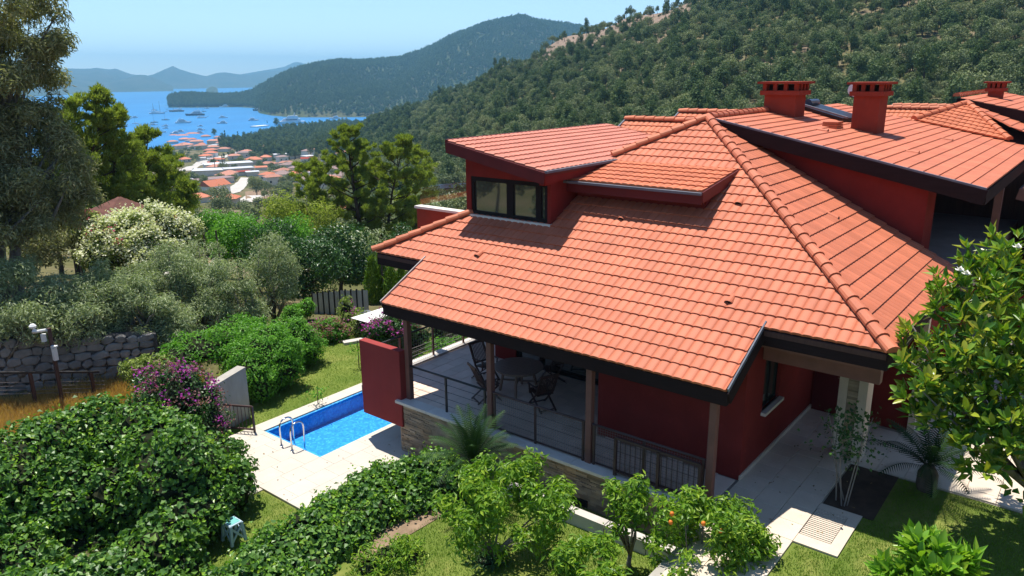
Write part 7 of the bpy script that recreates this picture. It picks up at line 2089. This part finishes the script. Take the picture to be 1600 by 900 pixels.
# planter behind the olives
a, b_, c_ = D(298, 425, 44), D(330, 428, 43.5), D(347, 404, 47)
zc = a[2]
stone_wall('stone_wall', 'front of the raised stone planter behind the olives', D(255, 424, 44), b_, zc - 1.3, b_[2] - 1.3, 1.25, 1.25, .42, True, 5)
stone_wall('stone_wall', 'short side wall with pale coping of the raised stone planter', b_ + np.array([.05, .05, 0]), c_, b_[2] - 1.35, c_[2] - 1.3, 1.3, 1.25, .4, True, 6)
mb = MB(); q = D(290, 395, 49); mb.poly([(a[0], a[1], zc - .25), (b_[0], b_[1], zc - .25), (c_[0], c_[1], c_[2] - .2), (q[0], q[1], zc - .2)][::1], .4); tag(mb.build('planting_bed', M['soil']), kind='structure')
for px, top, bot, lb in [(293, 372, 412, 'thin dark stake left in the stone planter'), (322, 366, 415, 'thin dark stake in the middle of the stone planter'), (341, 360, 402, 'thin dark stake right by the pale coping')]:
    a2, b2 = D(px - 4, top, 45.5), D(px + 3, bot, 45.5); f = MB(); f.tube([b2 - [0, 0, .6], a2], .05, 6); tag(f.build('garden_stake', M['bark']), lb, 'stake')
# ---- grey concrete wall and small gate by the deck
a, b_ = U(333, 684, -1.5), U(392, 650, -1.5)
a[2] = b_[2] = 0; d_ = (b_ - a) / np.linalg.norm(b_ - a); n_ = np.array([d_[1], -d_[0], 0]); n_ = n_ if n_ @ a < 0 else -n_
top = D(372, 575, np.hypot(b_[0], b_[1]))[2]
f = MB(); V = [(a[0], a[1], -1.7), (b_[0], b_[1], -1.7), (b_[0] - n_[0] * .3, b_[1] - n_[1] * .3, -1.7), (a[0] - n_[0] * .3, a[1] - n_[1] * .3, -1.7)]; V += [(v[0], v[1], top - (.12 if i in (0, 3) else 0)) for i, v in enumerate(V)]
f.add(V, [(3, 2, 1, 0), (4, 5, 6, 7), (0, 1, 5, 4), (1, 2, 6, 5), (2, 3, 7, 6), (3, 0, 4, 7)])
tag(f.build('concrete_wall', M['concrete']), 'grey weathered concrete wall end behind the little deck gate', 'wall')
a, b_ = U(346, 671, -1.5), U(398, 675, -1.5)
gt = thing('garden_gate', 'small dark barred gate at the back corner of the pool deck', 'gate', tuple(a))
zg = -.72
for nm, p, q, w_ in [('gate_post', a, a, .05), ('gate_post', b_, b_, .05)]:
    f = MB(); f.bar((p[0], p[1], -1.5), (p[0], p[1], zg), w_, w_); f.build(nm, M['brown_iron'], gt)
for z_ in (-1.42, zg):
    f = MB(); f.bar((a[0], a[1], z_), (b_[0], b_[1], z_), .035, .05); f.build('rail', M['brown_iron'], gt)
for i in range(1, 9):
    p = a + (b_ - a) * i / 9; f = MB(); f.bar((p[0], p[1], -1.42), (p[0], p[1], zg), .014, .014); f.build('bar', M['brown_iron'], gt)
# ---- grey sheet fence
A_, B2_ = D(491, 500, 34.5), D(578, 500, 33)
fe = thing('sheet_fence', 'grey sheet metal fence beyond the pool lawn', 'fence', (A_[0], A_[1], gz(A_[0], A_[1])))
k = 10
for i in range(k):
    p = A_ + (B2_ - A_) * i / k; q = A_ + (B2_ - A_) * (i + .94) / k
    tp0 = D(491 + 8.7 * i, 458 - .9 * i if i < 5 else 453, 34.5 - .15 * i)[2]; zb_ = gz(p[0], p[1]) - .6
    f = MB(); u_ = (q - p) / np.linalg.norm(q - p); m_ = np.array([u_[1], -u_[0], 0]) * .02
    if m_ @ A_ > 0: m_ = -m_
    kk = 5; P = []
    for j in range(kk + 1):
        c = p + (q - p) * j / kk + m_ * (1 if j % 2 else 0); P.append(c)
    V = [(c[0], c[1], zb_) for c in P] + [(c[0], c[1], tp0) for c in P] + [(c[0] - m_[0], c[1] - m_[1], zb_) for c in P] + [(c[0] - m_[0], c[1] - m_[1], tp0) for c in P]
    n = kk + 1; F = [(j, j + 1, n + j + 1, n + j) for j in range(kk)] + [(3 * n + j, 3 * n + j + 1, 2 * n + j + 1, 2 * n + j) for j in range(kk)]
    f.add(V, F); f.build('sheet', M['greysheet'], fe)
    f = MB(); f.bar((p[0], p[1], zb_), (p[0], p[1], tp0 + .05), .06, .06); f.build('fence_post', M['dark'], fe)
# ---- parasol and dish beyond the screen wall
pc = D(614, 490, 28.5); g0 = gz(pc[0], pc[1])
um = thing('parasol', 'white square parasol beyond the magenta bougainvillea', 'parasol', (pc[0], pc[1], g0))
f = MB(); h = pc[2]; a_ = 1.15
f.add([(pc[0] - a_, pc[1] - a_, h - .1), (pc[0] + a_, pc[1] - a_, h - .1), (pc[0] + a_, pc[1] + a_, h - .1), (pc[0] - a_, pc[1] + a_, h - .1), (pc[0], pc[1], h + .28)], [(0, 1, 4), (1, 2, 4), (2, 3, 4), (3, 0, 4), (3, 2, 1, 0)]); f.build('canopy', M['canvas'], um)
f = MB(); f.tube([(pc[0], pc[1], g0), (pc[0], pc[1], h + .3)], .03, 8); f.build('pole', M['alu'], um)
p = D(574, 497, 29); f = MB(); V = []; n = 14; ax = Vector(CPOS - p).normalized() + Vector((.3, .2, .25)); ax.normalize(); u_ = ax.cross(Vector((0, 0, 1))).normalized(); v_ = u_.cross(ax)
for rr, dd in ((.0, -.08), (.2, -.05), (.36, 0)):
    for j in range(n): V.append(Vector(p) + (u_ * math.cos(6.283 * j / n) + v_ * math.sin(6.283 * j / n)) * max(rr, .01) + ax * dd)
F = [(i * n + j, i * n + (j + 1) % n, (i + 1) * n + (j + 1) % n, (i + 1) * n + j) for i in range(2) for j in range(n)]
f.add(V, F); ds_ = thing('satellite_dish', 'grey satellite dish on a pole beside the white parasol', 'satellite dish', (p[0], p[1], gz(p[0], p[1])))
f.build('dish', M['greysheet'], ds_); f = MB(); f.tube([(p[0], p[1], gz(p[0], p[1])), tuple(p - np.array([0, 0, .05]))], .03, 6); f.build('pole', M['alu'], ds_)
f = MB(); f.tube([tuple(Vector(p)), tuple(Vector(p) + ax * .3)], .015, 5); f.build('feed_arm', M['alu'], ds_)
# stone strip at the end of the lawn
f = MB(); a, b_ = U(536, 533, -1.4), U(572, 527, -1.4); a[2] = b_[2] = -1.50; f.bar(a, b_, .3, .14); tag(f.build('stone_edging', M['stonecap']), 'pale stone edging at the far end of the pool lawn', 'edging')
# saplings on the lawn
for px, py, h, lb in [(561, 575, 1.0, 'thin sapling on the lawn beside the red screen wall'), (497, 632, .5, 'tiny leafy sapling at the lawn edge by the pool')]:
    p = U(px, py, -1.52); t = thing('sapling', lb, 'sapling', tuple(p)); f = MB(); f.tube([p, p + np.array([.03, .02, h])], [.018, .008], 5); f.build('stem', M['bark'], t)
    P = p + np.array([0, 0, h * .75]) + rng.normal(size=(70, 3)) * np.array([.14, .14, h * .18]); leaves('foliage', P, sph(70, rng), .10, .05, LEAF['bush'], t, rng)
# ---- camera pole, railing and dry grass at lower left
bp_ = U(99, 636, -1.25); tp = D(81, 512, np.hypot(bp_[0], bp_[1]))
cpole = thing('camera_pole', 'slim steel pole with white floodlight and security camera before the stone wall', 'pole', tuple(bp_))
tp[0], tp[1] = bp_[0], bp_[1]
f = MB(); f.bar(bp_ - [0, 0, .3], tp, .09, .09); f.build('mast', M['brown_iron'], cpole)
rtv = Vector(CR)
def near(off, up_): return Vector(tp) + rtv * off + Vector((0, 0, up_)) - Vector(CF) * .1
f = MB(); f.tube([near(-.02, -.05), near(-.32, -.10)], .045, 8); f.tube([near(-.32, -.10), near(-.40, -.08)], [.06, .08], 8); f.build('floodlight', M['white'], cpole)
f = MB(); f.lathe(near(-.40, 0), [(.02, -.02), (.09, .02), (.10, .07), (.05, .13)], 10); f.build('dome_camera', M['white'], cpole)
f = MB(); f.tube([near(-.14, -.18), near(-.14, -.40)], .075, 8); f.build('lamp_head', M['white'], cpole)
f = MB(); f.box(tuple(near(.10, -.98) - Vector((.06, .06, 0))), tuple(near(.10, -.60) + Vector((.06, .06, 0)))); f.build('junction_box', M['white'], cpole)
f = MB(); f.bar(near(.04, -.56), near(.2, -.56), .1, .05); f.build('bracket', M['white'], cpole)
rl = thing('railing', 'dark field railing with wires in front of the rubble wall at left', 'railing', tuple(D(60, 600, 25.4)))
a, b_ = D(-50, 583, 25.2), D(155, 581, 25.2)
f = MB(); f.bar(a, b_, .08, .06); f.build('top_rail', M['iron'], rl)
for s in (0.0, .45, .93):
    p = a + (b_ - a) * s; f = MB(); f.bar((p[0], p[1], gz(p[0], p[1]) - .2), tuple(p), .09, .09); f.build('post', M['brown_iron'], rl)
for h in (.30, .42, .54, .66):
    f = MB(); f.tube([a - [0, 0, h], b_ + (b_ - a) * .03 - [0, 0, h]], .008, 5); f.build('wire', M['wire'], rl)
# dry grass
n = 110000; dd = 18 + 9 * rng.random(n); bb = beta(-520) + (beta(260) - beta(-520)) * rng.random(n); x = dd * np.cos(YAW - bb); y = dd * np.sin(YAW - bb)
k = (dd < 26.4) & (fbm(x / 1.5, y / 1.5, 8) > -.2); x, y = x[k], y[k]; z_ = tz(x, y); P = np.stack([x, y, z_], 1); n = len(P); a_ = rng.random(n) * 6.283
dv = np.stack([np.cos(a_), np.sin(a_), np.zeros(n)], 1) * .014; tip = P + np.stack([rng.normal(size=n) * .09, rng.normal(size=n) * .09, .16 + .22 * rng.random(n)], 1)
i = np.arange(n) * 3
tag(link('dry_grass', mesh_np('dry_grass', np.stack([P - dv, P + dv, tip], 1).reshape(-1, 3), np.stack([i, i + 1, i + 2], 1), LEAF['straw'], rng.random(n))), kind='stuff')
